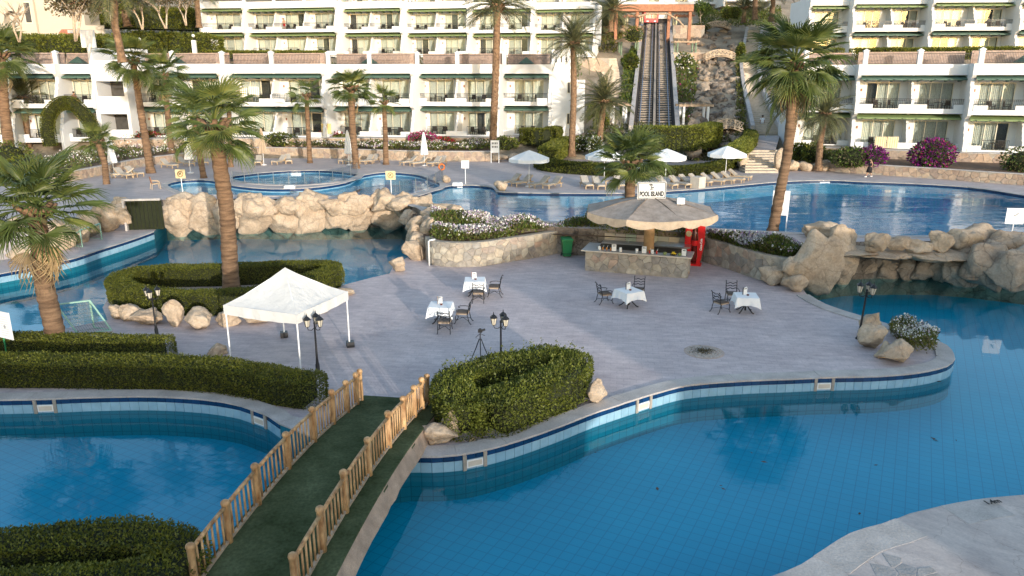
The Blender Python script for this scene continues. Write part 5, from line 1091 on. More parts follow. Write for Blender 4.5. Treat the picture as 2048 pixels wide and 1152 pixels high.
# --- hut: post and scalloped thatched canopy
hc = A + ux*(L*.575) + uy*1.75; hut = thing('thatched_hut', 'round thatched canopy with scalloped edge on one post over the bar', 'hut', (hc.x, hc.y, 0))
MB().lathe([(.30,0),(.29,1.2),(.27,3.0)], 18).build('post', colm, hut, smooth=True)
RA = 3.55; NS = 8; off = .28
def eave(a):                                            # octagonal outline, corners a little pulled in
    k = PI/NS; q = ((a-off) % (2*k)) - k; return RA*math.cos(k)/math.cos(q)*(1+.0*q)
for s in range(NS):                                     # each sector a sewn panel of cloth
    b = MB(); n = 8; m = 9; a0 = off + s*2*PI/NS; vs = []
    for i in range(m+1):
        t_ = i/m
        for j in range(n+1):
            a = a0 + 2*PI/NS*j/n; r = .12 + (eave(a0 + 2*PI/NS*min(max(j/n, .001), .999))-.12)*t_; sag = -.09*math.sin(PI*j/n)*t_ + .02*noise.noise((r, a*3, s))
            vs.append((r*math.cos(a), r*math.sin(a), 3.88 - .72*t_**1.15 + sag))
    b.add(vs, [(i*(n+1)+j, (i+1)*(n+1)+j, (i+1)*(n+1)+j+1, i*(n+1)+j+1) for i in range(m) for j in range(n)]); b.build('roof_panel', thatch, hut, smooth=True)
    b = MB(); vs = []; n = 24
    for j in range(n+1):
        u_ = j/n; a = a0 + 2*PI/NS*u_; r = eave(a0 + 2*PI/NS*min(max(u_, .001), .999))+.012; zt = 3.88-.72-.09*math.sin(PI*u_)+.01; sc = .30 + .12*abs(math.sin(u_*2*PI))
        vs += [(r*math.cos(a), r*math.sin(a), zt), ((r+.04)*math.cos(a), (r+.04)*math.sin(a), zt-sc*.55), ((r+.02)*math.cos(a), (r+.02)*math.sin(a), zt-sc)]
    b.add(vs, [(3*j+k, 3*j+k+1, 3*j+k+4, 3*j+k+3) for j in range(n) for k in range(2)]); b.build('valance', M('valance_cloth', (.45, .35, .25), .95, .15, 4, .5, 50, fine=.25) if s == 0 else MATS['valance_cloth'], hut, smooth=True)
    a = a0; MB().tube([(.2*math.cos(a), .2*math.sin(a), 3.87), (RA*.5*math.cos(a), RA*.5*math.sin(a), 3.60), (RA*math.cos(a)*.99, RA*math.sin(a)*.99, 3.13)], .025, 5).build('seam', M('seam', (.18, .14, .11), .9, .2, 5) if s == 0 else MATS['seam'], hut)
    MB().tube([(.25*math.cos(a), .25*math.sin(a), 2.75), (RA*.95*math.cos(a), RA*.95*math.sin(a), 3.02)], .04, 6).build('rib', woodgrey, hut)
sg = thing('pool_island_sign', 'white sign reading POOL ISLAND on top of the thatched hut', 'sign', (hc.x-.08, hc.y-.5, 3.78), .10)
signw = M('sign_white', (.56, .555, .54), .6, .04, 3); MB().bx(-.76,.76,-.03,.03,.02,.90).build('board', signw, sg)
b = MB()
for x0, x1, z0, z1 in ((-.73,.73,.835,.87),(-.73,.73,.05,.085),(-.73,-.695,.085,.835),(.695,.73,.085,.835)): b.bx(x0, x1, -.038, -.031, z0, z1)
b.build('border', ink, sg); letters('POOL ISLAND', .34, ink, sg, (0, -.038, .27), (PI/2, 0, 0), sx=.60, bold=.014)
b = MB(); b.tube([(-.05,-.036,.50),(-.03,-.036,.62),(-.07,-.036,.74)], .02, 5)
for a in (-.3, .4, 1.3, 2.3, 3.2): b.tube([(-.07,-.036,.74),(-.07+.07*math.cos(a),-.036,.76+.05*math.sin(a)),(-.07+.11*math.cos(a),-.036,.73+.05*math.sin(a))], .018, 4)
b.tube([(.02,-.036,.50),(.05,-.036,.60)], .009, 4)
for a in (-.3, .8, 2.0, 3.2): b.tube([(.05,-.036,.60),(.05+.06*math.cos(a),-.036,.61+.04*math.sin(a))], .016, 4)
b.bx(-.12,.1,-.037,-.034,.485,.50); b.build('palm_emblem', ink, sg)
for x in (-.5, .5): MB().bx(x-.02,x+.02,.031,.07,-.35,.5).build('bracket', black, sg)
t = thing('flood_lamp', 'white box flood lamp on the hut roof right of the sign', 'lamp', (hc.x+1.35, hc.y-1.0, 3.55)); MB().bx(-.19,.19,-.1,.1,.06,.38).build('housing', wcup, t); MB().bx(-.03,.03,-.03,.03,-.1,.06).build('stalk', black, t)
# --- red bottle-shaped drinks stand
p = G(1386, 531); cs = thing('drinks_stand', 'tall red drinks stand with a big cola bottle between flaring red panels', 'drinks stand', p, -.35)
redd = M('dark_cola', (.10, .012, .01), .15, .2, 5)
for s in (-1, 1):
    out_ = [(s*.12,.12),(s*.20,.5),(s*.15,1.0),(s*.20,1.45),(s*.10,2.35),(s*.50,2.35),(s*.52,1.2),(s*.34,.12)]
    b = MB(); n = len(out_); b.add([(x,-.03,z) for x, z in out_]+[(x,.25,z) for x, z in out_], [tuple(range(n)) if s < 0 else tuple(range(n))[::-1], tuple(range(n,2*n))[::-1] if s < 0 else tuple(range(n,2*n))] + [(i,(i+1)%n,n+(i+1)%n,n+i) for i in range(n)]); b.build('red_panel', redm, cs)
MB().lathe([(.14,.2),(.17,.6),(.13,1.05),(.17,1.45),(.10,1.8),(.05,2.1),(.05,2.25)], 16).build('bottle', redd, cs, (0, .05, 0), smooth=True)
MB().lathe([(.176,1.12),(.185,1.40)], 16).build('bottle_label', redm, cs, (0, .05, 0)); MB().lathe([(.055,2.25),(.055,2.35)], 12).build('bottle_cap', wcup, cs, (0, .05, 0))
MB().lathe([(.16,0),(.16,.012)], 20).build('round_badge', M('badge', (.42,.36,.22), .6, .3, 20), cs, (-.33, -.035, 1.75)).rotation_euler = (PI/2, 0, 0)
MB().bx(-.42,.42,-.1,.35,0,.12).build('base', redm, cs); letters('Coca-Cola', .15, wcup, cs, (.36, -.04, 1.2), (PI/2, -PI/2, 0))
# --- bin, extinguisher, pipe
p = G(1133, 513); t = thing('wheelie_bin', 'green plastic wheeled bin against the planter wall', 'bin', p, .12)
b = MB(); b.add([(-.22,-.22,.06),(.22,-.22,.06),(.22,.22,.06),(-.22,.22,.06),(-.29,-.3,.98),(.29,-.3,.98),(.29,.3,.98),(-.29,.3,.98)], [(3,2,1,0),(4,5,6,7),(0,1,5,4),(1,2,6,5),(2,3,7,6),(3,0,4,7)]); b.build('body', greenbin, t)
b = MB(); b.bx(-.32,.32,-.34,.34,.98,1.04); b.add([(-.32,-.34,1.04),(.32,-.34,1.04),(.32,.34,1.04),(-.32,.34,1.04),(-.26,-.26,1.10),(.26,-.26,1.10),(.26,.3,1.12),(-.26,.3,1.12)], [(4,5,6,7),(0,1,5,4),(1,2,6,5),(2,3,7,6),(3,0,4,7)]); b.build('lid', greenbin, t)
for x in (-.27, .27): MB().tube([(x-.03,.24,.1),(x+.03,.24,.1)], .1, 12).build('wheel', black, t)
MB().tube([(-.34,-.2,.3),(-.36,-.32,.24),(.1,-.34,.22),(.34,-.3,.26)], .018, 6).build('foot_bar', black, t)
p = G(1163, 500); t = thing('fire_extinguisher', 'dark red fire extinguisher hung on the planter wall by the bar', 'fire extinguisher', (p.x, p.y-.12, .55)); MB().lathe([(.09,0),(.09,.45),(.04,.55)], 12).build('cylinder', redm, t, smooth=True); MB().tube([(0,0,.55),(.08,-.05,.5),(.1,-.06,.2)], .015, 5).build('hose', black, t); MB().bx(-.05,.05,-.02,.02,.55,.6).build('handle', black, t)
p = G(859, 531); t = thing('white_pipe', 'white plastic pipe with a bent top at the planter corner', 'pipe', (p.x, p.y-.08, 0)); MB().tube([(0,0,0),(0,0,1.35),(.06,0,1.42),(.35,.1,1.45)], .045, 8).build('pipe', wcup, t, smooth=True)
# ---------------------------------------------------------------- gazebo
Rr, Bb = G(701, 693), G(570, 674); v = Bb-Rr; v = v.normalized()*3.05; pv = Vector((-v.y, v.x, 0)); corners = [Rr, Rr+v, Rr+v+pv, Rr+pv]; gc = (corners[0]+corners[2])/2
gz = thing('gazebo', 'white pop-up gazebo with four poles on the deck', 'gazebo', (gc.x, gc.y, 0)); Q = [c-gc for c in corners]
b = MB(); n = 12; vs = []; side_fs = []
for s in range(4):
    c0, c1 = Q[s], Q[(s+1) % 4]
    for i in range(n+1):
        for j in range(n+1):
            t_ = i/n; e = c0.lerp(c1, j/n); sag = -.10*math.sin(PI*j/n)*math.sin(PI*min(1, t_*1.0)*.5)*(t_ < 1) - .16*math.sin(PI*t_)
            vs.append((e.x*t_*1.015, e.y*t_*1.015, 3.32 + (2.17-3.32)*t_ + sag*.55 + .012*noise.noise((e.x*3*t_, e.y*3*t_, 1))))
    o_ = s*(n+1)**2; side_fs += [(o_+i*(n+1)+j, o_+(i+1)*(n+1)+j, o_+(i+1)*(n+1)+j+1, o_+i*(n+1)+j+1) for i in range(n) for j in range(n)]
b.add(vs, side_fs); b.build('canopy', fabric, gz, smooth=True)
for s in range(4):
    c0, c1 = Q[s]*1.016, Q[(s+1) % 4]*1.016; vs = []; nn_ = 24
    for j in range(nn_+1):
        e = c0.lerp(c1, j/nn_); o2 = e.normalized()*(.025*math.sin(j*1.1)*math.sin(PI*j/nn_)); dr = .33+.05*math.sin(PI*j/nn_)*(1 if s in (2, 3) else .3)
        vs += [(e.x, e.y, 2.18), (e.x+o2.x, e.y+o2.y, 2.18-dr)]
    MB().add(vs, [(2*j, 2*j+1, 2*j+3, 2*j+2) for j in range(nn_)]).build('valance', fabric, gz, smooth=True)
    MB().tube([Q[s]*.985, Q[s]*.985+Vector((0,0,2.1))], .028, 8).build('pole', whitemetal, gz)
    if s < 2: MB().bx(-.14,.14,-.14,.14,0,.21).build('weight', black, gz, Q[s], .35)
    MB().tube([Q[s]*.985+Vector((0,0,2.08)), Q[(s+1)%4]*.985+Vector((0,0,2.08))], .018, 6).build('rail', whitemetal, gz); MB().tube([Q[s]*.98+Vector((0,0,2.1)), Vector((0,0,3.25))], .018, 6).build('rafter', whitemetal, gz)
# ---------------------------------------------------------------- dining tables and chairs
def make_table():
    t = thing('dining_table', '', 'table'); b = MB(); n = 40; hw = .47; ring = []
    for i in range(n):
        f = i/n*4; s = int(f); u_ = f-s; c = [(-1,-1),(1,-1),(1,1),(-1,1)]; x = c[s][0]*(1-u_)+c[(s+1)%4][0]*u_; y = c[s][1]*(1-u_)+c[(s+1)%4][1]*u_; ring.append((x*hw, y*hw, abs(u_-.5)*2))
    vs = [(x, y, .765) for x, y, k in ring]
    for lev in (1, 2, 3):
        for i, (x, y, k) in enumerate(ring):
            dr = (.34+.13*k**3)*lev/3; fl = 1+.035*lev*(.6+k**2*1.2) + .018*math.sin(i*1.9)*lev; vs.append((x*fl, y*fl, .765-dr+.006*math.sin(i*2.3)))
    fs = [tuple(range(n))] + [(l*n+i, (l+1)*n+i, (l+1)*n+(i+1)%n, l*n+(i+1)%n) for l in range(3) for i in range(n)]
    b.add(vs, fs); b.build('tablecloth', cloth, t, smooth=False); MB().lathe([(.44,.72),(.44,.75)], 20).build('table_top', black, t); MB().lathe([(.045,.08),(.04,.72)], 8).build('pedestal', black, t)
    for k in range(4): a = k*PI/2+PI/4; d = Vector((math.cos(a), math.sin(a), 0)); MB().tube([d*.03+Vector((0,0,.42)), d*.16+Vector((0,0,.22)), d*.34+Vector((0,0,.06)), d*.44+Vector((0,0,.02))], .026, 6).build('foot', black, t, smooth=True)
    return t
def make_chair():                                       # scrolled iron armchair, sitter faces +y
    t = thing('iron_chair', '', 'chair'); seatm = MATS.get('seat_pad') or M('seat_pad', (.11, .085, .07), .9, .2, 5)
    b = MB(); b.bx(-.23,.23,-.22,.24,.44,.50); b.build('seat_cushion', seatm, t)
    MB().bx(-.225,.225,-.235,-.205,.405,.455).bx(-.24,-.215,-.2,.22,.405,.455).bx(.215,.24,-.2,.22,.405,.455).bx(-.225,.225,.215,.245,.405,.455).build('seat_frame', woodgrey, t)
    for z in (.60, .72, .84):
        MB().tube([(-.235+.47*i/12, -.27-.10*(z-.5), z+.022*math.sin(i/12*4*PI)+.02) for i in range(13)], .017, 6).build('back_slat', black, t, smooth=True)
    for s in (-1, 1):
        MB().tube([(s*.24,-.235,.42),(s*.24,-.29,.7),(s*.24,-.335,.93),(s*.24,-.375,.97),(s*.24,-.395,.93)], .018, 7).build('back_post', black, t, smooth=True)
        MB().tube([(s*.24,.22,.42),(s*.25,.27,.30),(s*.25,.25,.14),(s*.26,.30,.02),(s*.26,.34,.03)], .017, 6).build('leg', black, t, smooth=True)
        MB().tube([(s*.24,-.22,.42),(s*.25,-.26,.28),(s*.25,-.29,.12),(s*.26,-.37,.015),(s*.26,-.40,.03)], .017, 6).build('leg', black, t, smooth=True)
        MB().tube([(s*.25,-.27,.64),(s*.27,-.05,.655),(s*.275,.15,.64),(s*.275,.24,.60),(s*.27,.22,.55),(s*.27,.17,.57)], .016, 6).build('arm', black, t, smooth=True)
        MB().tube([(s*.25,.25,.16),(0,0,.235),(-s*.25,-.28,.15)], .011, 5).build('brace', black, t, smooth=True)
    return t
tb0, ch0 = make_table(), make_chair(); index_kids()
def put_copy(src, first, loc, rz_, label):
    if first: src.location = loc; src.rotation_euler = (0, 0, rz_); src['label'] = label; return src
    return dup(src, loc, rz_, label)
TAB = [((950,590), .02, 'nearest the left planter wall', [((957,603), .0), ((989,592), 1.5)], 0), ((882,644), -.05, 'nearest the bridge and tripod', [((890,663), -.05), ((926,645), 1.45)], 0),
       ((1257,613), .5, 'in front of the bar', [((1209,606), -1.25), ((1276,597), 2.85)], 0), ((1490,624), -.12, 'farthest right on the deck', [((1441,624), -1.1), ((1463,606), 3.05)], 0)]
for i, (pp, r_, where, chs, _) in enumerate(TAB):
    c = G(*pp); put_copy(tb0, i == 0, c, r_, f'square table under a white cloth {where}')
    for k, (cp, cr) in enumerate(chs): put_copy(ch0, i == 0 and k == 0, G(*cp), cr, f'black scrolled iron armchair {["seen from behind", "seen from the side"][k] if i < 2 else ["at the left side", "on the far side"][k]} of the table {where}')
    m = thing('menu_holder', f'white menu card holder standing on the table {where}', 'menu holder', c + Vector((-.03, .12, .768)), .1 if i < 2 else .35)
    MB().bx(-.10,.10,-.01,.005,.0,.30).build('card', wcup, m); MB().bx(-.115,-.10,-.02,.03,0,.32).build('frame', beam if i < 2 else black, m); MB().bx(-.07,.07,-.013,-.0105,.24,.27).build('print', ink, m)
    if i > 1: MB().bx(.04,.24,.02,.035,0,.30).build('card', wcup, m, rz=.6)
    a = thing('ashtray', f'small dark red ashtray on the table {where}', 'ashtray', c + Vector((.04, -.06, .767))); MB().lathe([(.045,0),(.06,.05),(.045,.05),(.035,.02)], 12).build('dish', M('ashtray_red', (.12,.03,.02), .4, .2, 5) if i == 0 else MATS['ashtray_red'], a, smooth=True)
# ---------------------------------------------------------------- lamp posts
lampg = M('frosted_lamp_glass', (.52, .47, .38), .35, .08, 4)
def make_lamp():
    t = thing('lamp_post', '', 'lamp post'); MB().lathe([(.11,0),(.11,.04),(.075,.08),(.07,.3),(.055,.34),(.04,.5),(.034,1.0),(.028,1.72),(.04,1.74),(.03,1.80)], 10).build('post', black, t, smooth=True)
    for k in range(3):
        a = k*2*PI/3 + .5; d = Vector((math.cos(a), math.sin(a), 0)); MB().tube([(0,0,1.6), d*.10+Vector((0,0,1.52)), d*.22+Vector((0,0,1.55)), d*.24+Vector((0,0,1.64))], .014, 6).build('arm', black, t, smooth=True)
        h_ = MB().lathe([(.03,1.64),(.065,1.66),(.07,1.67)], 6).lathe([(.125,1.90),(.135,1.925),(.07,1.99),(.02,2.03),(.012,2.09),(.0,2.13)], 6).build('lantern', black, t, d*.24)
        MB().lathe([(.06,1.672),(.105,1.898)], 6).build('lantern_glass', lampg, h_)
        b = MB()
        for j in range(6): q = j*PI/3; b.bar((.062*math.cos(q), .062*math.sin(q), 1.67), (.109*math.cos(q), .109*math.sin(q), 1.90), .010, .010)
        b.build('lantern_bars', black, h_)
    return t
lp0 = make_lamp(); index_kids()
for i, (px, py, r_, sc, lab, lean) in enumerate(((314,672,.2,.98,'black three-lantern lamp post by the oval hedge boulders',0),(636,745,1.1,1.03,'black three-lantern lamp post in front of the gazebo',0),(1002,742,.75,1.03,'black three-lantern lamp post behind the horseshoe hedge beside the tripod',0),(1717,678,.45,1.12,'black lamp post leaning at the deck tip by the white flowers',.06))):
    o = put_copy(lp0, i == 0, G(px, py), r_, lab); o.scale = (sc,)*3
    if lean: o.rotation_euler = (0, lean, r_)
# tripod with camera
t = thing('camera_tripod', 'black camera on a tripod standing behind the horseshoe hedge', 'tripod', G(961, 727))
for k in range(3): a = k*2*PI/3+.6; d = Vector((math.cos(a), math.sin(a), 0)); MB().tube([d*.04+Vector((0,0,.92)), d*.2+Vector((0,0,.5)), d*.42], [.02,.017,.012], 6).build('leg', black, t)
MB().tube([(0,0,.85),(0,0,1.16)], .02, 7).build('centre_column', black, t); MB().tube([(0,0,1.13),(.16,.1,1.02)], .01, 5).build('pan_handle', black, t); MB().tube([(0,0,1.13),(-.16,-.05,1.0)], .01, 5).build('pan_handle', black, t)
cb_ = MB().bx(-.075,.075,-.05,.05,1.18,1.29).bx(-.03,.03,-.03,.03,1.29,1.325).build('camera_body', black, t); MB().tube([(.05,.0,1.24),(.17,.05,1.27)], .04, 12).build('lens', black, cb_)
# ---------------------------------------------------------------- wooden bridge
Lt = [(713,744),(698,750),(667,765),(632,786),(596,819),(549,868),(494,936),(436,1005),(376,1091)]; Rt = [(859,756),(836,764),(809,778),(779,799),(754,831),(715,881),(677,945),(643,1018),(588,1117)]
zd = [.06,.12,.22,.34,.46,.53,.52,.44,.26]
cen = []
for i in range(9):
    mx, my = (Lt[i][0]+Rt[i][0])/2, (Lt[i][1]+Rt[i][1])/2; cen.append(G(mx, my, zd[i]+.98))
axis = (cen[8]-cen[0]); axis.z = 0; ax = axis.normalized(); pn = Vector((-ax.y, ax.x, 0)); pn = pn if pn.x > 0 else -pn; L9 = axis.length
sts = [(cen[i]-cen[0]).dot(ax) for i in range(9)]
br = thing('wooden_bridge', 'arched footbridge with green carpet and log railings', 'bridge', (cen[0].x, cen[0].y, 0))
def zarch(s): return .56*math.sin(PI*min(1, max(0, (s+.6)/(L9+2.6)))) + .03
def bp(s, lat, z=0): q = ax*s + pn*lat; return Vector((q.x, q.y, zarch(s)+z))
HWD = 1.03; N = 40; ss = np.linspace(-.55, L9+3.0, N)
b = MB(); b.add([bp(s, l, z) for s in ss for l, z in ((-HWD-.16, -.03), (-HWD-.14, .012), (HWD+.50, .012), (HWD+.545, -.09), (HWD+.54, -.03))], [(i*5+k, i*5+k+1, (i+1)*5+k+1, (i+1)*5+k) for i in range(N-1) for k in (0, 1)] + [(i*5+2, i*5+3, (i+1)*5+3, (i+1)*5+2) for i in range(N-1)]); b.build('carpet', carpet, br, smooth=False)
b = MB(); rr = random.Random(3)
vs = [bp(s, l, z) for s in ss for l, z in ((-HWD-.13, -.02), (HWD+.515, -.02), (HWD+.70+rr.uniform(-.02, .02), -.42+rr.uniform(-.03, .03)), (-HWD-.13, -.36))]
b.add(vs, [(i*4+k, i*4+(k+1) % 4, (i+1)*4+(k+1) % 4, (i+1)*4+k) for i in range(N-1) for k in range(4)] + [(0,1,2,3), (N*4-4, N*4-3, N*4-2, N*4-1)]); b.build('arch_beam', M('bridge_plaster', (.42, .30, .22), .9, .25, 2.5, .5, 12, fine=.2), br)
def log_post(mat):
    b = MB(); b.lathe([(.075,0),(.08,.3),(.073,.7),(.078,.93),(.085,.945),(.095,.98),(.085,1.03),(.05,1.06),(.0,1.065)], 10); return b.mesh('post', mat, True)
POST = log_post(wood); BAL = MB().tube([(0,0,0),(0,0,.3),(0,0,.72)], [.022,.026,.022], 6).mesh('baluster', wood, True)
for side in (-1, 1):
    for i in range(9):
        lat = side*HWD*(1 if i else 1.04); o = ob('post', POST, br, bp(sts[i], lat, -.03), i*1.3, (1.0, 1.0, rr.uniform(.97, 1.03)))
        if i < 8:
            s0, s1 = sts[i], sts[i+1]; a, c = bp(s0, lat, .86), bp(s1, lat, .86); MB().tube([a, (a+c)/2+Vector((0,0,.015)), c], .045, 7).build('handrail', wood, br, smooth=True)
            a, c = bp(s0, lat, .07), bp(s1, lat, .07); MB().bar(a, c, .07, .06).build('bottom_rail', woodgrey, br)
            nb = max(2, round((s1-s0)/.19))
            for k in range(1, nb): s = s0+(s1-s0)*k/nb; ob('baluster', BAL, br, bp(s, lat, .09), k, (1, 1, 1.06))
# ---------------------------------------------------------------- parasols
parm = M('parasol_cloth', (.74, .74, .73), .9, .05, 3); tanm = M('tan_parasol_cloth', (.42, .32, .23), .9, .08, 3)
def closed_parasol(mat, label, px, py, hpx):
    p = G(px, py, ZT); k = (p-cam.location).length/FPX; h_ = hpx*k; t = thing('closed_parasol', label, 'parasol', p)
    MB().lathe([(.28,0),(.28,.06),(.05,.1)], 12).build('base', wcup, t); MB().tube([(0,0,.08),(0,0,h_)], .025, 7).build('pole', whitemetal, t)
    b = MB(); n = 16; vs = []
    for r_, z in ((.06,h_),(.14,h_*.88),(.22,h_*.65),(.30,h_*.45),(.34,h_*.34),(.22,h_*.32)):
        for i in range(n): q = r_*(1+.22*(-1)**i*(z < h_*.95)); vs.append((q*math.cos(2*PI*i/n), q*math.sin(2*PI*i/n), z))
    b.add(vs, [(l*n+i, l*n+(i+1)%n, (l+1)*n+(i+1)%n, (l+1)*n+i) for l in range(5) for i in range(n)]+[tuple(range(n))]); b.build('folded_canopy', mat, t)
closed_parasol(parm, 'closed white parasol furthest left by the curved wall', 229, 352, 70); closed_parasol(parm, 'closed white parasol beside the leaning palm', 381, 346, 74)
closed_parasol(tanm, 'closed tan parasol by the stone wall', 528, 330, 68); closed_parasol(parm, 'closed white parasol behind the round pool palm', 698, 330, 66); closed_parasol(parm, 'closed white parasol in front of the pink bougainvillea', 849, 331, 64)
def make_open():
    t = thing('open_parasol', '', 'parasol'); MB().lathe([(.3,0),(.3,.06),(.05,.1)], 12).build('base', wcup, t); MB().tube([(0,0,.08),(0,0,2.75)], .028, 7).build('pole', whitemetal, t)
    for s in range(8):
        a0, a1 = s*PI/4, (s+1)*PI/4; R_ = 1.62; b = MB(); vs = []
        for i in range(5):
            for j in range(5): a = a0+(a1-a0)*j/4; r_ = R_*i/4*(math.cos(PI/8)/math.cos(a-a0-PI/8)); vs.append((r_*math.cos(a), r_*math.sin(a), 2.85-.62*(i/4)**1.1-.05*math.sin(PI*j/4)*i/4))
        b.add(vs, [(i*5+j, (i+1)*5+j, (i+1)*5+j+1, i*5+j+1) for i in range(4) for j in range(4)]); e = [vs[20+j] for j in range(5)]
        b.add(e+[(x*1.01, y*1.01, z-.26) for x, y, z in e], [(j, 5+j, 6+j, j+1) for j in range(4)]); b.build('canopy_panel', parm, t)
        MB().tube([(0,0,2.2),(R_*.6*math.cos(a0), R_*.6*math.sin(a0), 2.47)], .012, 5).build('strut', whitemetal, t)
    return t
op0 = make_open(); index_kids()
for i, (px, py, lab) in enumerate(((1058,373,'open white parasol furthest left on the far poolside'),(1208,366,'open white parasol partly hidden by the sign palm'),(1330,368,'open white parasol right of the sign palm'),(1450,360,'open white parasol in front of the stone steps'))):
    o = put_copy(op0, i == 0, G(px, py, ZT), i*.3+.2, lab)
# ---------------------------------------------------------------- loungers
def make_lounger():                                     # lies along +x: feet at x = 0, head at x = 2
    t = thing('sun_lounger', '', 'sun lounger')
    MB().bx(0,2.0,-.33,-.28,.26,.32).bx(0,2.0,.28,.33,.26,.32).bx(0,.05,-.28,.28,.26,.32).bx(1.95,2.0,-.28,.28,.26,.32).build('frame', teak, t)
    for x in (.12, 1.75):
        for y in (-.3, .3): MB().bx(x-.03,x+.03,y-.03,y+.03,0,.26).build('leg', teak, t)
    b = MB(); b.bx(.02,1.28,-.27,.27,.325,.40); b.build('cushion', cushion, t)
    bk = MB().bar((1.28,0,.36),(1.92,0,.82),.54,.08).build('backrest', cushion, t); MB().bar((1.3,0,.31),(1.93,0,.765),.62,.03).build('backrest_frame', teak, bk); MB().bar((1.75,0,.28),(1.7,0,.62),.5,.03).build('prop', teak, t)
    return t
lg0 = make_lounger(); index_kids()
rowA = [(1003,372,.75),(1026,374,.75),(1062,377,.8),(1090,378,.9),(1180,379,1.75),(1204,380,1.75),(1246,379,1.7),(1275,378,1.6),(1352,378,2.2),(1378,377,2.2),(1400,374,2.3),(1422,372,2.4),(1448,370,2.5),(1468,368,2.5),(1488,366,2.5),(1502,361,2.5)]
rowB = [(222,356,.3),(262,357,2.6),(283,354,2.6),(352,337,2.6),(385,333,2.6),(412,331,2.5),(516,331,1.8),(548,330,1.3),(578,328,1.9),(680,328,1.0),(695,329,1.1),(724,329,1.2),(738,328,1.3),(802,331,.8),(822,333,.8),(858,333,1.1),(872,332,1.2)]
for i, (px, py, r_) in enumerate(rowA): put_copy(lg0, i == 0, G(px, py, ZT), r_, f'cushioned sun lounger, {ORD[i]} from the left along the far pool edge')
for i, (px, py, r_) in enumerate(rowB): put_copy(lg0, False, G(px, py, ZT), r_, f'cushioned sun lounger, {ORD[i]} from the left behind the round pool')
for px, py, lab in ((1395,376,'cream stone block seat on the far pool edge'),):
    p = G(px, py, ZT); tag(MB().bx(-.42,.42,-.42,.42,0,.85).bx(-.40,.40,-.40,.40,.85,.88).build('stone_block', edgem, None, p, .7), lab, 'block')
for px, py, lab in ((915,371,'low white slab by the far pool corner'),(580,377,'low white slab at the round pool edge')):
    p = G(px, py, ZT); tag(MB().bx(-.4,.4,-.3,.3,0,.22).bx(-.37,.37,-.27,.27,.22,.25).build('pool_step', wcup, None, p, .1), lab, 'step')
t = thing('side_table', 'low wooden side table between loungers below the short palm', 'table', G(1218, 372, ZT)); MB().bx(-.3,.3,-.3,.3,.42,.46).build('table_top', teak, t)
for x in (-.26, .26):
    for y in (-.26, .26): MB().bx(x-.025,x+.025,y-.025,y+.025,0,.42).build('leg', teak, t)
t = thing('cane_chair', 'brown cane armchair facing the round pool at the left', 'chair', G(312, 378, ZT), 2.2)
MB().bx(-.28,.28,-.26,.26,.40,.45).build('seat', teak, t); MB().bar((0,.27,.45),(0,.36,.98),.5,.04).build('backrest', beam, t)
for x in (-.27, .27):
    for y in (-.25, .28): MB().tube([(x,y,.62 if y < 0 else .45),(x*1.15,y*1.2,0)], .025, 6).build('leg', teak, t)
    MB().tube([(x,-.25,.62),(x,.3,.66)], .025, 6).build('arm', teak, t)
# ---------------------------------------------------------------- signs
yell = M('yellow_sign', (.66, .55, .30), .6, .05, 3)
def sign(label, px, py, z, bw, bh, top, mat, mark, rz_=0, legs=1, name='pool_sign', pole=None):
    p = G(px, py, z); k = (p-cam.location).length/FPX; t = thing(name, label, 'sign', p, rz_); W_, H_, T_ = bw*k, bh*k, top*k
    for x in ((0,) if legs == 1 else (-W_*.45, W_*.45)): MB().tube([(x,.02,0),(x,.02,T_-H_*.3)], .03 if legs == 1 else .04, 7).build('pole', pole or whitemetal, t)
    bd = MB().bx(-W_/2,W_/2,-.03,.0,T_-H_,T_).build('board', mat, t)
    if mark == 'no':
        ring = MB(); n = 24; rr_ = H_*.3; ring.tube([(rr_*math.cos(2*PI*i/n), -.04, T_-H_*.5+rr_*math.sin(2*PI*i/n)) for i in range(n+1)], H_*.04, 5); ring.tube([(-rr_*.7,-.04,T_-H_*.5+rr_*.7),(rr_*.7,-.04,T_-H_*.5-rr_*.7)], H_*.03, 5); ring.build('prohibition_ring', beam, t)
        MB().tube([(-rr_*.5,-.036,T_-H_*.6),(0,-.036,T_-H_*.45),(rr_*.4,-.036,T_-H_*.35)], H_*.04, 5).build('diver_mark', ink, t)
    if mark == 'tick':
        MB().tube([(-W_*.1,-.036,T_-H_*.42),(-W_*.02,-.036,T_-H_*.5),(W_*.14,-.036,T_-H_*.3)], H_*.022, 5).tube([(-W_*.12,-.036,T_-H_*.56),(W_*.1,-.036,T_-H_*.57)], H_*.012, 5).build('swimmer_mark', ink, t)
    if mark == 'text':
        for r0 in range(2):
            for c0 in range(4): MB().bx(-W_*.34+c0*W_*.18,-W_*.24+c0*W_*.18,-.036,-.031,T_-H_*(.26+.28*r0)-H_*.06,T_-H_*(.26+.28*r0)+H_*.1).build('glyph', ink, t)
    if mark == 'info':
        gry = MATS.get('grey_print') or M('grey_print', (.35,.35,.36), .7, .05)
        for c0 in range(2):
            for r0 in range(9): MB().bx(-W_*.42+c0*W_*.46,-W_*.06+c0*W_*.46,-.034,-.031,T_-H_*(.2+.085*r0),T_-H_*(.2+.085*r0)+.008).build('print_line', gry, t)
            MB().lathe([(W_*.05,0),(W_*.05,.003)], 12).build('print_symbol', gry, t, (-W_*.24+c0*W_*.46,-.031,T_-H_*.55)).rotation_euler = (PI/2, 0, 0)
    return t
sign('yellow no-diving sign near the cane chair', 366, 392, ZT, 18, 16, 48, yell, 'no'); sign('yellow no-diving sign at the end of the round pool', 783, 393, ZT, 19, 17, 50, yell, 'no'); sign('white pool sign near the far pool corner', 931, 368, ZT, 15, 15, 46, wcup, 'tick')
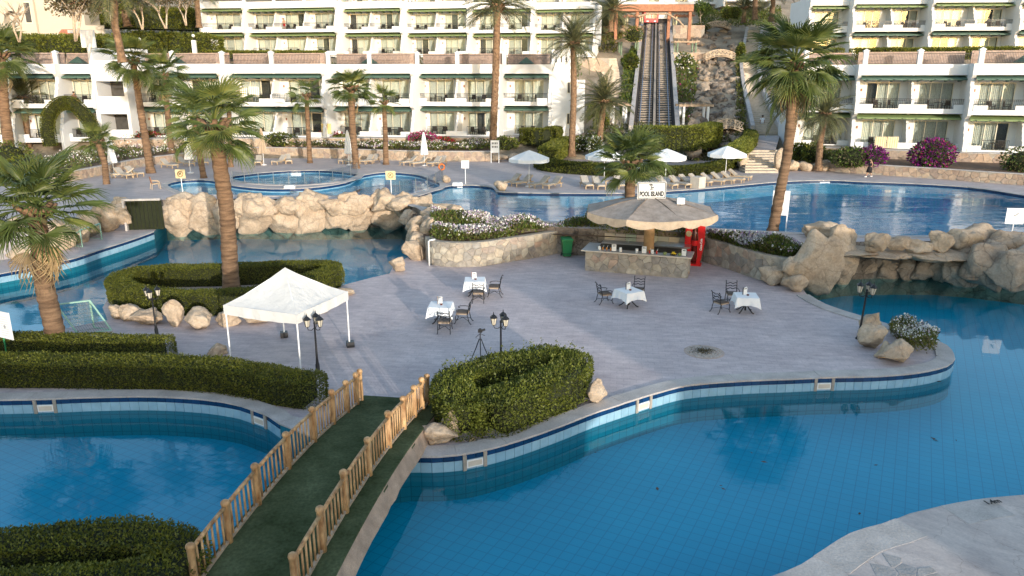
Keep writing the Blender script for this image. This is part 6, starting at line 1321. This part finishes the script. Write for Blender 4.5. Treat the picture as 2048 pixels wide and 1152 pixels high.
sign('white notice board on two legs by the stone wall end', 990, 326, ZT, 17, 24, 44, wcup, 'text', legs=2, name='notice_board'); sign('white pool sign above the rocks at the right edge', 2020, 488, ZT, 29, 26, 60, wcup, 'tick', -.1)
sign('blank white sign board leaning behind the tall palm trunk', 1556, 462, 1.3, 30, 46, 76, wcup, '', -.2, legs=2); sign('white information board on a green post at the left edge', 14, 716, 0, 58, 46, 82, wcup, 'info', -.45, name='information_board', pole=greenbin)
# small notice near the long stairs
sign('small white notice at the foot of the long stairs', 1548, 262, 3.2, 9, 10, 18, wcup, '')
# ---------------------------------------------------------------- glass fence, life ring, goals
t = thing('glass_fence', 'low glass panel fence with steel posts round the children pool', 'fence', (0, 0, 0)); fp = [G(x, y, ZT) for x, y in ((466,366),(490,368),(518,369),(548,370),(578,370),(610,369),(640,366),(666,361),(686,357),(702,353),(715,348))]
def fence(t, fp):
    for i, p in enumerate(fp):
        MB().tube([p, p+Vector((0,0,1.0))], .03, 6).build('post', stainless, t)
        if i: q = fp[i-1]; d = (p-q).normalized(); MB().bar(q+d*.06+Vector((0,0,.52)), p-d*.06+Vector((0,0,.52)), .02, .86).build('glass_panel', fence_g, t)
fence(t, fp); t = thing('glass_fence', 'glass panel fence with steel posts beside the life ring', 'fence', (0, 0, 0)); fence(t, [G(x, y, ZT) for x, y in ((800,389),(832,384),(855,378),(872,370),(882,362),(886,352))])
p = G(884, 356, ZT); t = thing('life_ring', 'orange life ring on a post at the glass fence', 'life ring', p); MB().tube([(0,0.05,0),(0,.05,1.3)], .03, 6).build('post', stainless, t)
MB().tube([(.24*math.cos(2*PI*i/20), -.02, .95+.24*math.sin(2*PI*i/20)) for i in range(21)], .07, 8).build('ring', M('life_orange', (.62,.16,.03), .5, .1, 3), t, smooth=True)
goalm = M('goal_green', (.30, .50, .40), .5, .1, 4); netm = M('goal_net', (.08, .16, .12), .8, .1, 4)
def goal(label, A_, B2, back, h_, loc0):
    """water-polo goal: front posts at A_ and B2, net frame reaching back by vector back"""
    t = thing('polo_goal', label, 'goal', A_); a = Vector((0,0,0)); c = B2-A_; u = Vector((0,0,h_)); bk = Vector(back)
    for q0, q1 in ((a, a+u), (c, c+u), (a+u, c+u), (a, a+bk), (c, c+bk), (a+bk, c+bk), (a+u, a+bk), (c+u, c+bk)): MB().tube([q0, q1], .035, 6).build('frame_tube', goalm, t)
    b = MB(); n = 14; m = 8
    for i in range(n+1): f = c*(i/n); b.tube([f+u, f+bk], .006, 3)
    for j in range(m+1): f = u.lerp(bk, j/m); b.tube([f, f+c], .006, 3)
    for o_ in (a, c):
        for j in range(1, 6): b.tube([o_+u*(j/6), o_+u*(j/6)+(bk-u*0)*(1-j/6)*.98], .006, 3)
    struct(b.build('net', netm, t), 'stuff'); return t
goal('pale green water-polo goal on the left pool deck', G(165, 494, .3), G(204, 479, .3), (-1.6, .9, 0), 1.0, 0); goal('green water-polo goal with net at the near end of the left channel', G(122, 664), G(188, 655), (.9, -.35, 0), 1.15, 0)
# ---------------------------------------------------------------- gravel ring, pool skimmers, depth mark, paving
gc2 = G(1408, 704); t = thing('gravel_ring', 'round patch of gravel and weeds set in the deck', 'gravel patch', (gc2.x, gc2.y, 0)); MB().lathe([(.74,.0),(.74,.012),(.66,.014),(.66,.008)], 40).build('kerb_ring', M('pink_kerb', (.42,.33,.28), .9, .15, 3), t)
rng = np.random.default_rng(8); b = MB(); gm = M('gravel', (.42,.39,.36), .9, .35, 12)
for i in range(900):
    a, r_ = rng.uniform(0, 2*PI), .65*math.sqrt(rng.uniform()); x, y = r_*math.cos(a), r_*math.sin(a); s = rng.uniform(.012, .03); h_ = [rng.uniform(.7, 1.3)*s for _ in range(4)]
    b.add([(x-h_[0],y,.012),(x,y-h_[1],.012),(x+h_[2],y,.012),(x,y+h_[3],.012),(x,y,.014+s*.9)], [(0,1,4),(1,2,4),(2,3,4),(3,0,4)])
struct(b.build('gravel', gm, t), 'stuff'); X = np.column_stack([rng.normal(0, .2, 500), rng.normal(0, .15, 500), rng.uniform(.02, .06, 500)]); V, F = leaves(X, np.tile((0,0,1.), (500,1)), .06, rng, .3, .8); struct(ob('weeds', fast_mesh('weeds', V, F, np.zeros(500, int), [leaf_o]), t), 'stuff')
for i, (px, py, lab) in enumerate(((1290,800,'right of the sunlit boulder'),(1662,760,'near the deck tip'),(955,909,'beside the horseshoe hedge'),(72,806,'in the left pool wall'),(512,826,'near the bridge in the left pool wall'))):
    p = G(px, py); path = south_s if px > 600 else west_s; j = min(range(len(path)-1), key=lambda k: math.dist(path[k], (p.x, p.y))); e = (path[j+1][0]-path[j][0], path[j+1][1]-path[j][1]); a = math.atan2(e[1], e[0])
    t = thing('pool_skimmer', f'white skimmer opening {lab}', 'skimmer', (path[j][0], path[j][1], 0), a)
    MB().bx(-.24,.24,-.045,-.03,-.40,-.17).build('face_plate', wcup, t); MB().bx(-.20,.20,-.055,-.046,-.36,-.21).build('flap', edgem, t)
    for x in (-.30, .30): MB().bx(x-.05,x+.05,-.06,.0,-.46,-.01).build('side_block', mortar, t)
letters('1.4m', .22, ink, bank, (G(1984,1008).x, G(1984,1008).y, .062), (0, 0, .25), name='depth_mark')
t = thing('flagstones', 'irregular flagstones set in cement on the near bank', 'paving', (0, 0, 0)); c0 = G(1480, 1160); c1 = G(1700, 1090)
lo = Vector((4.9, 11.4)); flagm = M('flagstone', (.9,.9,.9), .8, .2, 4, .4, 14, fine=.2, pieces=[(.44,.41,.39),(.52,.47,.43),(.38,.36,.35),(.48,.42,.37)])
rnd = random.Random(6)
cop_in = [p for p in offset(near_s, .80) if 2 < p[0] < 15]
for cx, cy, poly in cells(3.9, 3.2, .36, 17, 1.4):
    X_ = lo.x+cx; Y_ = lo.y+cy; inside = min(math.dist((X_, Y_), q) for q in near_s)
    if not in_poly(np.array([X_]), np.array([Y_]), near_s + [(60, 12), (60, -8), (-60, -8), (-60, 12)])[0] or inside < .95 or rnd.random() < .12: continue
    pl = [((x-cx)*.93+rnd.uniform(-.012,.012), (y-cy)*.93+rnd.uniform(-.012,.012)) for x, y in poly]; MB().prism(pl, .0, .003+rnd.uniform(0,.005), inset=.03).build('flagstone', flagm, t, (X_, Y_, .002))
# ---------------------------------------------------------------- funicular
P0, P1 = SL(1308, 262, .25), SL(1312, 47, .25); dv = P1-P0; LR = dv.length; fx = dv.normalized(); sxv = Vector((fx.y, -fx.x, 0)).normalized(); upv = sxv.cross(fx)
fun = thing('funicular_track', 'twin funicular tracks climbing the hill between pale walls', 'railway', P0)
fun.rotation_euler = Matrix((sxv, fx, upv)).transposed().to_euler()     # local x across, y uphill, z off the track bed
dark = M('track_bed', (.035, .03, .027), .95, .3, 2); railm = M('rail_steel', (.22, .25, .32), .4, .1, 5, metal=.6); sleepm = M('sleeper_wood', (.36, .30, .24), .85, .3, 5)
MB().bx(-2.4,2.4,-.5,LR,-.6,-.05).build('track_bed', dark, fun)
for s in (-1, 1): MB().bx(s*2.6-.25,s*2.6+.25,-.5,LR,-1.2,.75).build('side_wall', copingm, fun); MB().bx(s*2.2-.12,s*2.2+.12,-.5,LR,-.3,.25).build('cable_duct', dark, fun)
for cx in (-1.15, 1.15):
    for s in (-.55, .55): MB().bx(cx+s-.05,cx+s+.05,0,LR,.08,.22).build('rail', railm, fun)
MB().bx(-.14,.14,0,LR,-.02,.30).build('centre_walkway', sleepm, fun)
SLP = MB().bx(-.85,.85,-.11,.11,-.06,.08).mesh('sleeper', sleepm)
for k in range(64):
    for cx in (-1.15, 1.15): ob('sleeper', SLP, fun, (cx, .4+k*LR/64, 0))
pale = M('yellow_post', (.62, .52, .30), .7, .1, 3)
t = thing('funicular_car', 'red framed funicular cabin waiting at the top station', 'cable car', SL(1302, 47, .5)); W_ = 2.6
MB().bx(-1.3,1.3,-.1,2.6,.2,.9).build('floor_skirt', redm, t)
for x in (-1.22, 1.22):
    for y in (0, 2.5): MB().bx(x-.17,x+.17,y-.1,y+.1,.9,2.2).build('corner_post', redm, t)
MB().bx(-1.4,1.4,-.2,2.7,2.2,2.6).build('roof', redm, t); MB().bx(-1.04,-.07,-.03,0,.95,2.18).build('window', pane_g, t); MB().bx(.07,1.04,-.03,0,.95,2.18).build('window', pane_g, t); MB().bx(-.06,.06,-.06,.04,.9,2.2).build('mullion', redm, t); MB().bx(-1.0,1.0,1.0,1.1,.9,2.2).build('rear_panel', curtain_g, t); MB().bx(-.9,-.5,-.2,-.1,.3,.5).bx(.5,.9,-.2,-.1,.3,.5).build('headlight', wcup, t)
t = thing('station_cabin', 'grey glazed cabin beside the red funicular cabin', 'cabin', SL(1328, 46, .5)); MB().bx(-1.3,1.3,.2,2.6,0,.8).build('base', dark, t); MB().bx(-1.2,1.2,.1,.15,.8,3.0).build('window', curtain, t); MB().bx(-1.4,1.4,-.1,2.7,3.0,3.3).build('roof', beam, t)
for x in (-1.25, 1.25): MB().bx(x-.1,x+.1,.05,.25,.8,3.0).build('post', beam, t)
a = SL(1312, 36, 4.6); t = thing('station_canopy', 'long rust-brown timber canopy over the funicular station', 'canopy', (a.x, a.y+2, a.z)); MB().bx(-6.8,6.6,-.4,2.2,1.2,2.3).build('beam', beam, t)
for x in (-6.4, -2.8, 2.6, 6.2): MB().bx(x-.25,x+.25,0,.5,-5.5,1.2).build('post', beam, t)
MB().tube([(-3,-1.5,.3),(-1,-1.6,.75),(2,-1.6,.7),(4,-1.5,-.4),(5,-1.4,-1.4)], .16, 6).build('curved_roof_edge', woodgrey, t)
hotel('white upper hotel building glimpsed above the funicular station', [seg(1240, 1330, 166, 166, 2, 5), seg(1336, 1440, 166, 166, 2, 5), seg(1450, 1540, 160, 160, 2, 5)], 25.2, 1, 'd', 9, terrace=False)
# ---------------------------------------------------------------- pergolas on the slope
def pergola(label, x0, x1, yb, yt, mt, bm, dz=0.0, dep=2.5):
    a, c = SL(x0, yb, dz), SL(x1, yb, dz); k = (a-cam.location).length/FPX; h_ = (yb-yt)*k; w_ = (x1-x0)*k; t = thing('garden_pergola', label, 'pergola', a)
    for x in (0, w_):
        for y in (0, dep): MB().tube([(x,y,-.8),(x,y,h_)], .16, 8).build('column', mt, t)
    for y in (0, dep): MB().bx(-.6,w_+.6,y-.12,y+.12,h_,h_+.28).build('beam', bm, t)
    n = max(3, int(w_/.6))
    for i in range(n+1): MB().bx(w_*i/n-.06,w_*i/n+.06,-.6,dep+.6,h_+.282,h_+.42).build('rafter', bm, t)
gpost = M('green_post', (.16, .22, .15), .7, .2, 3)
pergola('pergola with yellow posts left of the funicular station', 1254, 1282, 57, 36, pale, beam); pergola('pergola with yellow posts right of the funicular station', 1352, 1380, 57, 36, pale, beam)
pergola('pergola with thin green posts halfway up left of the rails', 1242, 1273, 112, 86, gpost, woodgrey); pergola('pergola with thin green posts halfway up right of the rails', 1354, 1388, 112, 88, gpost, woodgrey)
pergola('pergola with white posts at the foot of the rails, right side', 1366, 1412, 250, 216, whitemetal, woodgrey, dep=2.0); pergola('pergola with white posts at the foot of the rails, left side', 1226, 1250, 246, 214, whitemetal, woodgrey, dep=2.0)
def slope_wall(label, x0, x1, yb, hpx, seed, mat=stoner):
    a, c = SL(x0, yb, -.4), SL(x1, yb, -.4); c.y = a.y; k = (a-cam.location).length/FPX; t = thing('retaining_wall', label, 'wall', (0, 0, 0)); clad(t, [(a.x, a.y), (c.x, c.y)], a.z, hpx*k+.4, 1.1, mat, seed, 1, thick=2.5)
slope_wall('tan stone wall below the right station pergola', 1345, 1408, 80, 22, 41); slope_wall('tan stone wall below the left station pergola', 1236, 1288, 76, 18, 42); slope_wall('tan stone wall below the halfway pergola right of the rails', 1345, 1420, 128, 16, 43); slope_wall('tan stone wall left of the funicular above the steps', 1155, 1218, 150, 26, 44)
# ---------------------------------------------------------------- rock cascade with its bridges
t = thing('rock_cascade', 'dry rocky waterfall tumbling beside the funicular', 'rockery', (0, 0, 0)); RM = [rock_mesh((1, .9, .8), 950+i, (rockd, rockw, rockw)[i % 3], False, 14, .2) for i in range(9)]; rnd = random.Random(12)
for i in range(210):
    y = 64+232*(i/210)**.9; cx = 1428-10*math.sin(y*.03)+(y-60)*.06; side = rnd.choice((-1, 1)); x = cx+rnd.gauss(0, 1)*22 if i % 3 else cx+side*rnd.uniform(24, 42); p = SL(x, y, .0); s = rnd.uniform(.4, 1.1)*(.85 if i % 3 else 1.15)
    ob('boulder', RM[i % 9] if i % 3 == 0 else RM[rnd.choice((1, 2, 4, 5, 7, 8))], t, p+Vector((0, 0, .1*s)), (rnd.uniform(-.4, .4), rnd.uniform(-.4, .4), rnd.uniform(0, 6)), s)
def small_bridge(label, x0, x1, y):
    a, c = SL(x0, y, .6), SL(x1, y, .6); c.y = a.y; c.z = a.z; w_ = c.x-a.x; t = thing('garden_footbridge', label, 'bridge', a); f = lambda u: .32*w_/3*math.sin(PI*u)*1.2
    n = 14
    for i in range(n): u0, u1 = i/n, (i+1)/n; MB().bar((w_*u0,.7,f(u0)),(w_*u1-.02,.7,f(u1)),1.6,.12).build('deck_plank', woodgrey, t)
    for y_ in (-.1, 1.5):
        for dz_ in (.25, .95): MB().tube([(w_*i/n, y_, f(i/n)+dz_) for i in range(n+1)], .07, 6).build('rail', twig, t)
        for i in range(0, n, 2):
            u0, u1 = i/n, min(1, (i+2)/n); MB().bar((w_*u0,y_,f(u0)),(w_*u0,y_,f(u0)+1.0),.09,.09).build('post', twig, t); MB().bar((w_*u0,y_,f(u0)+.25),(w_*u1,y_,f(u1)+.95),.06,.06).build('lattice', twig, t); MB().bar((w_*u0,y_,f(u0)+.95),(w_*u1,y_,f(u1)+.25),.06,.06).build('lattice', twig, t)
small_bridge('small arched log bridge over the cascade, topmost', 1409, 1462, 60); small_bridge('small arched log bridge over the cascade, middle one', 1411, 1470, 120); small_bridge('small arched log bridge over the cascade, lowest', 1424, 1486, 264)
# ---------------------------------------------------------------- stairs and paths
stepm = M('step_stone', (.50, .42, .33), .85, .15, 3, .2, 20)
t = thing('long_stairs', 'long stone staircase climbing the hill right of the cascade', 'stairs', (0, 0, 0))
cl = smooth_path([(1533,264,28),(1518,222,22),(1508,190,19),(1502,160,18),(1499,130,17),(1503,100,16),(1509,62,15)], 12)
for i, (px, py, hw_) in enumerate(cl):
    p = SL(px, py, .1); k = (p-cam.location).length/FPX; MB().bx(-hw_*k*.85,hw_*k*.85,-.35,.7,-.6,.12).build('step', stepm, t, p)
for sd, lab in ((-1, 'pale low wall edging the long stairs on the left'), (1, 'pale low wall edging the long stairs on the right')):
    tt = thing('stair_wall', lab, 'wall', (0, 0, 0)); pts = [SL(px+sd*hw_*1.0, py, .1) for px, py, hw_ in cl[::2]]
    for a, c in zip(pts, pts[1:]): MB().bar(a+Vector((0,0,.2)), c+Vector((0,0,.2)), .45, 1.1).build('wall_section', copingm, tt)
t = thing('poolside_steps', 'broad stone steps rising from the far poolside', 'stairs', (0, 0, 0)); N9 = 9; e0, e1 = G(1490, 346, ZT), G(1556, 346, ZT); Yt = 75.5
for i in range(N9):
    y0 = e0.y + (Yt-e0.y)*i/N9; z = ZT+.165*(i+1); xa, xc = e0.x+(y0-e0.y)*.30, e1.x+(y0-e0.y)*.335; MB().bx(xa, xc, y0, y0+2.0, ZT-.2, z).build('step', stepm, t)
def path_strip(name, L_, R_, z0, z1, mat):
    n = len(L_); a = [SL(*p, .06) if z0 is None else G(*p, z0+(z1-z0)*i/(n-1)) for i, p in enumerate(L_)]; c = [SL(*p, .06) if z0 is None else G(*p, z0+(z1-z0)*i/(n-1)) for i, p in enumerate(R_)]
    struct(MB().add([q for pr in zip(a, c) for q in pr], [(2*i, 2*i+1, 2*i+3, 2*i+2) for i in range(n-1)]).build(name, mat))
path_strip('path', [(1497,299),(1499,284),(1503,270),(1506,258)], [(1551,300),(1556,284),(1560,270),(1562,258)], 3.09, 4.0, terrm)
path_strip('garden_path', [(1066,330),(1085,312),(1100,296),(1128,278),(1150,268)], [(1092,332),(1110,318),(1126,300),(1156,282),(1168,268)], 1.64, 3.6, terrm)
# steps left of the rails
t = thing('garden_stairs', 'pale garden stairs left of the funicular', 'stairs', (0, 0, 0))
for i in range(14): p = SL(1228-i*.9, 190-i*5.5, .15); MB().bx(-1.3,1.3,-.3,.8,-.7,.15).build('step', stepm, t, p)
# ---------------------------------------------------------------- hillside ground cover
def cover(label, pxs, n, leaf, mats, wts, seed, hgt=.6, fl=0, fm=None):
    rng = np.random.default_rng(seed); P = [(SL(x, y).x, SL(x, y).y) for x, y in pxs]
    flower_bed(label, P, lambda x, y: TZ(x, y), n, hgt, leaf, mats, wts, fl, fm or [], [1/len(fm)]*len(fm) if fm else [], .22, seed, name='ground_cover', cat='ground cover')
cover('green shrubs and flowers on the slope between rails and cascade', [(1352,240),(1352,150),(1350,132),(1395,132),(1392,180),(1385,225),(1378,252)], 3500, .4, [leaf_b, leaf_o, leaf_h], [.45, .3, .25], 61, .8, 200, [fl_m, fl_w])
cover('green planting left of the funicular wall', [(1240,200),(1250,130),(1262,100),(1282,100),(1276,150),(1264,225),(1240,240)], 3500, .4, [leaf_b, leaf_h], [.6, .4], 62, .8)
cover('dark shrubs on the slope right of the cascade', [(1470,290),(1474,200),(1470,120),(1480,120),(1486,200),(1492,262)], 1800, .4, [leaf_h, leaf_o], [.6, .4], 63, .7)
cover('low dry plants around the foot of the rails', [(1180,300),(1170,260),(1260,250),(1420,262),(1470,285),(1470,318),(1380,330),(1260,330)], 5000, .35, [leaf_o, leaf_h, leaf_b], [.4, .35, .25], 64, .5, 120, [fl_w])
cover('dark green shrubbery above the cascade and stairs', [(1400,58),(1395,30),(1480,22),(1560,20),(1560,50),(1515,58)], 4000, .5, [leaf_h, leaf_b], [.7, .3], 65, 1.2)
cover('dark green shrubbery left of the funicular station', [(1190,110),(1200,40),(1245,30),(1250,60),(1235,110)], 2500, .5, [leaf_h, leaf_o], [.6, .4], 66, 1.0)
flower_bed('patchy dry scrub on the hill above the villa', [(-75,128),(-75,180),(-30,185),(0,170),(-20,150),(-45,128)], TZ, 9000, 1.6, .7, [leaf_o, leaf_h, leaf_d], [.4, .35, .25], 0, [], [], seed=71, name='hill_scrub', cat='scrub')
flower_bed('green scrub on the slope below the upper left wing', [(-52,100),(-50,114),(-10,116),(10,118),(10,106),(-20,104)], TZ, 5000, 1.2, .5, [leaf_h, leaf_b, leaf_o], [.4, .4, .2], 0, [], [], seed=72, name='slope_scrub', cat='scrub')
# terrace garden lamps
for i, (px, py, Y, lab) in enumerate(((388,74,110,'white globe lamp on a pillar on the left slope'),(281,82,106,'white globe lamp above the leaning palm'))):
    p = D(px, py+14, Y); t = thing('globe_lamp', lab, 'lamp', p); MB().bx(-.25,.25,-.25,.25,-1.5,.5).build('pillar', white, t); MB().tube([(0,0,.5),(0,0,.9)], .05, 6).build('stem', black, t); ob('globe', rock_mesh((.22,.22,.22), 1, wcup, False, 0, 0, 'globe'), t, (0, 0, 1.1))
# ---------------------------------------------------------------- people
def person(label, loc, rz, h, joints, clothes, hairc, sit=False):
    """one skinned body; joints give the pose in a 1.75 m frame, x right, y forward"""
    t = thing('person', label, 'person', loc, rz); t.scale = (h/1.75,)*3
    names = list(joints); me = bpy.data.meshes.new('body'); E = [('pel','chest'),('chest','neck'),('neck','head'),('chest','shl'),('shl','ell'),('ell','hal'),('chest','shr'),('shr','elr'),('elr','har'),('pel','hil'),('hil','knl'),('knl','anl'),('anl','tol'),('pel','hir'),('hir','knr'),('knr','anr'),('anr','tor')]
    me.from_pydata([joints[n] for n in names], [(names.index(a), names.index(c)) for a, c in E], []); me.materials.append(skin); o = ob('body', me, t)
    m = o.modifiers.new('skin', 'SKIN'); o.modifiers.new('sub', 'SUBSURF').levels = 2; o.modifiers['sub'].render_levels = 2
    rad = dict(pel=.15, chest=.15, neck=.055, head=.10, shl=.065, shr=.065, ell=.042, elr=.042, hal=.035, har=.035, hil=.10, hir=.10, knl=.062, knr=.062, anl=.04, anr=.04, tol=.035, tor=.035)
    for i, n in enumerate(names): sv = me.skin_vertices[0].data[i]; sv.radius = (rad[n],)*2; sv.use_root = n == 'pel'
    hm = M('hair_'+hairc[0], hairc[1], .7, .2, 5); hd = Vector(joints['head'])
    ob('hair', rock_mesh((.115, .125, .12), 3, hm, False, 0, .05, 'hair'), t, hd+Vector((0, -.025, .055)))
    for nm, b, mt in clothes: b.build(nm, mt, t, smooth=True)
    return t
def tube2(pts, r): return MB().tube(pts, r, 10)
W1 = dict(pel=(0,0,.95), chest=(0,.02,1.33), neck=(0,.03,1.5), head=(0,.05,1.63), shl=(-.19,.02,1.42), ell=(-.22,-.10,1.15), hal=(-.20,.02,.92), shr=(.19,.02,1.42), elr=(.22,.10,1.16), har=(.20,.28,1.02), hil=(-.09,0,.90), knl=(-.09,.20,.50), anl=(-.09,.30,.08), tol=(-.09,.42,.04), hir=(.09,0,.90), knr=(.09,-.04,.50), anr=(.09,-.28,.12), tor=(.09,-.18,.04))
blk = M('black_dress', (.012,.011,.014), .8, .2, 6); wshirt = M('white_shirt', (.74,.74,.76), .9, .04, 4); shorts = M('grey_shorts', (.35,.34,.36), .9, .1, 4); shoe = M('white_shoe', (.7,.7,.7), .6, .05, 4)
def shoes(J): return [('shoe', tube2([Vector(J['an'+s])+Vector((0,-.04,-.04)), Vector(J['to'+s])+Vector((0,.05,-.005))], [.05,.045]), shoe) for s in 'lr']
person('woman in a black dress and white shoes walking along the far poolside', G(1738, 354, ZT), R(88), 1.66, W1, [('dress', tube2([(0,.02,1.45),(0,.02,1.25),(0,0,1.0),(0,.03,.75),(0,.06,.42)], [.16,.17,.16,.22,.27]), blk)] + shoes(W1), ('black', (.012,.01,.01)))
W2 = dict(W1); W2.update(hal=(-.24,.05,.85), har=(.24,.0,.85), ell=(-.24,0,1.12), elr=(.24,0,1.12), knl=(-.09,.10,.50), anl=(-.09,.06,.08), tol=(-.09,.18,.04), knr=(.09,.05,.5), anr=(.09,-.12,.1), tor=(.09,.0,.04))
sl_ = lambda J: [('sleeve', tube2([J['sh'+s], (Vector(J['sh'+s])+Vector(J['el'+s]))/2], [.085,.075]), wshirt) for s in 'lr']
person('man in a white T-shirt and grey shorts walking up to the long stairs', G(1523, 262, 3.95), 0, 1.78, W2, [('shirt', tube2([(0,.02,1.48),(0,.02,1.38),(0,.01,1.1),(0,0,.86)], [.12,.20,.18,.19]), wshirt), ('shorts', tube2([(-.09,0,.9),(-.09,.06,.55)], [.125,.11]), shorts), ('shorts', tube2([(.09,0,.9),(.09,.03,.55)], [.125,.11]), shorts)] + sl_(W2) + shoes(W2), ('dark', (.02,.015,.012)))
W3 = dict(W2); q = spUL[2][0] + spUL[2][1]*1.6; p = D(566, 55, 122.6); person('bare-chested man in shorts standing on an upper balcony of the hill wing', (p.x, 123.4, 13.5+FH), R(180), 1.75, W3, [('shorts', tube2([(0,0,.98),(0,.02,.62)], [.18,.2]), redm)], ('brown', (.05,.03,.02)))
W4 = dict(W1); W4.update(pel=(0,0,.52), chest=(0,-.06,.92), neck=(0,-.04,1.08), head=(0,0,1.22), shl=(-.19,-.05,1.0), ell=(-.24,.1,.76), hal=(-.12,.28,.7), shr=(.19,-.05,1.0), elr=(.24,.1,.76), har=(.12,.28,.7), hil=(-.1,.04,.5), knl=(-.12,.44,.5), anl=(-.12,.44,.1), tol=(-.12,.56,.05), hir=(.1,.04,.5), knr=(.12,.44,.5), anr=(.12,.44,.1), tor=(.12,.56,.05))
p = D(148, 190, 85.4); person('bare-chested man sitting at a table on the left upper balcony', (p.x, 85.4, 3.5+FH), R(250), 1.75, W4, [('shorts', tube2([(0,.0,.55),(0,.3,.54)], [.19,.17]), blk)], ('brown2', (.03,.02,.015)))
# ---------------------------------------------------------------- unseen block added behind the viewpoint, shaped to shade near bank and right rocks
t = thing('shade_block', 'unseen white block added behind the viewpoint to cast shade, outside the picture', 'building', (0, -8, 0)); BX = 15.3
MB().bx(-60, 8, -14, 0, -4, 5.7).bx(8.002, BX, -14, -.5, -4, 4.6).bx(25.5, 80, -14, -.2, -4, 9.6).build('wall', white, t); MB().bx(-60.3, 8.3, -14.3, .3, 5.702, 5.9).bx(8.31, BX+.3, -14.3, -.2, 4.602, 4.8).bx(25.2, 80.3, -14.3, 0, 9.602, 9.8).build('roof_slab', white, t)
for i in range(13):
    for z in (.6, 3.4): f = MB().bx(-58+i*5.1,-55+i*5.1,.002,.06,z,z+2.2).build('window', cream, t); MB().bx(-57.8+i*5.1,-55.2+i*5.1,.061,.07,z+.15,z+2.05).build('pane', pane_g, f)
# floating leaves on the near pool
lf = M('dead_leaf', (.06,.04,.025), .8, .3, 8)
for i, (px, py) in enumerate(((1438,971),(1452,980),(1314,973),(1866,880),(1878,882),(1860,874),(1913,882),(1756,929),(1520,922),(1505,907),(1720,1024),(1873,763),(1194,906))):
    p = G(px, py, ZW+.004); a = i*2.3; s = .05+.03*(i % 3); o = MB().add([(0,0,0),(s,.4*s,.004),(2*s,0,.008),(s,-.4*s,.002)], [(0,1,2,3)]).build('floating_leaf', lf, None, p, a); tag(o, f'small dead leaf floating on the near pool, {ORD[i]} of the scattered leaves', 'leaf', 'leaves floating on the pool')
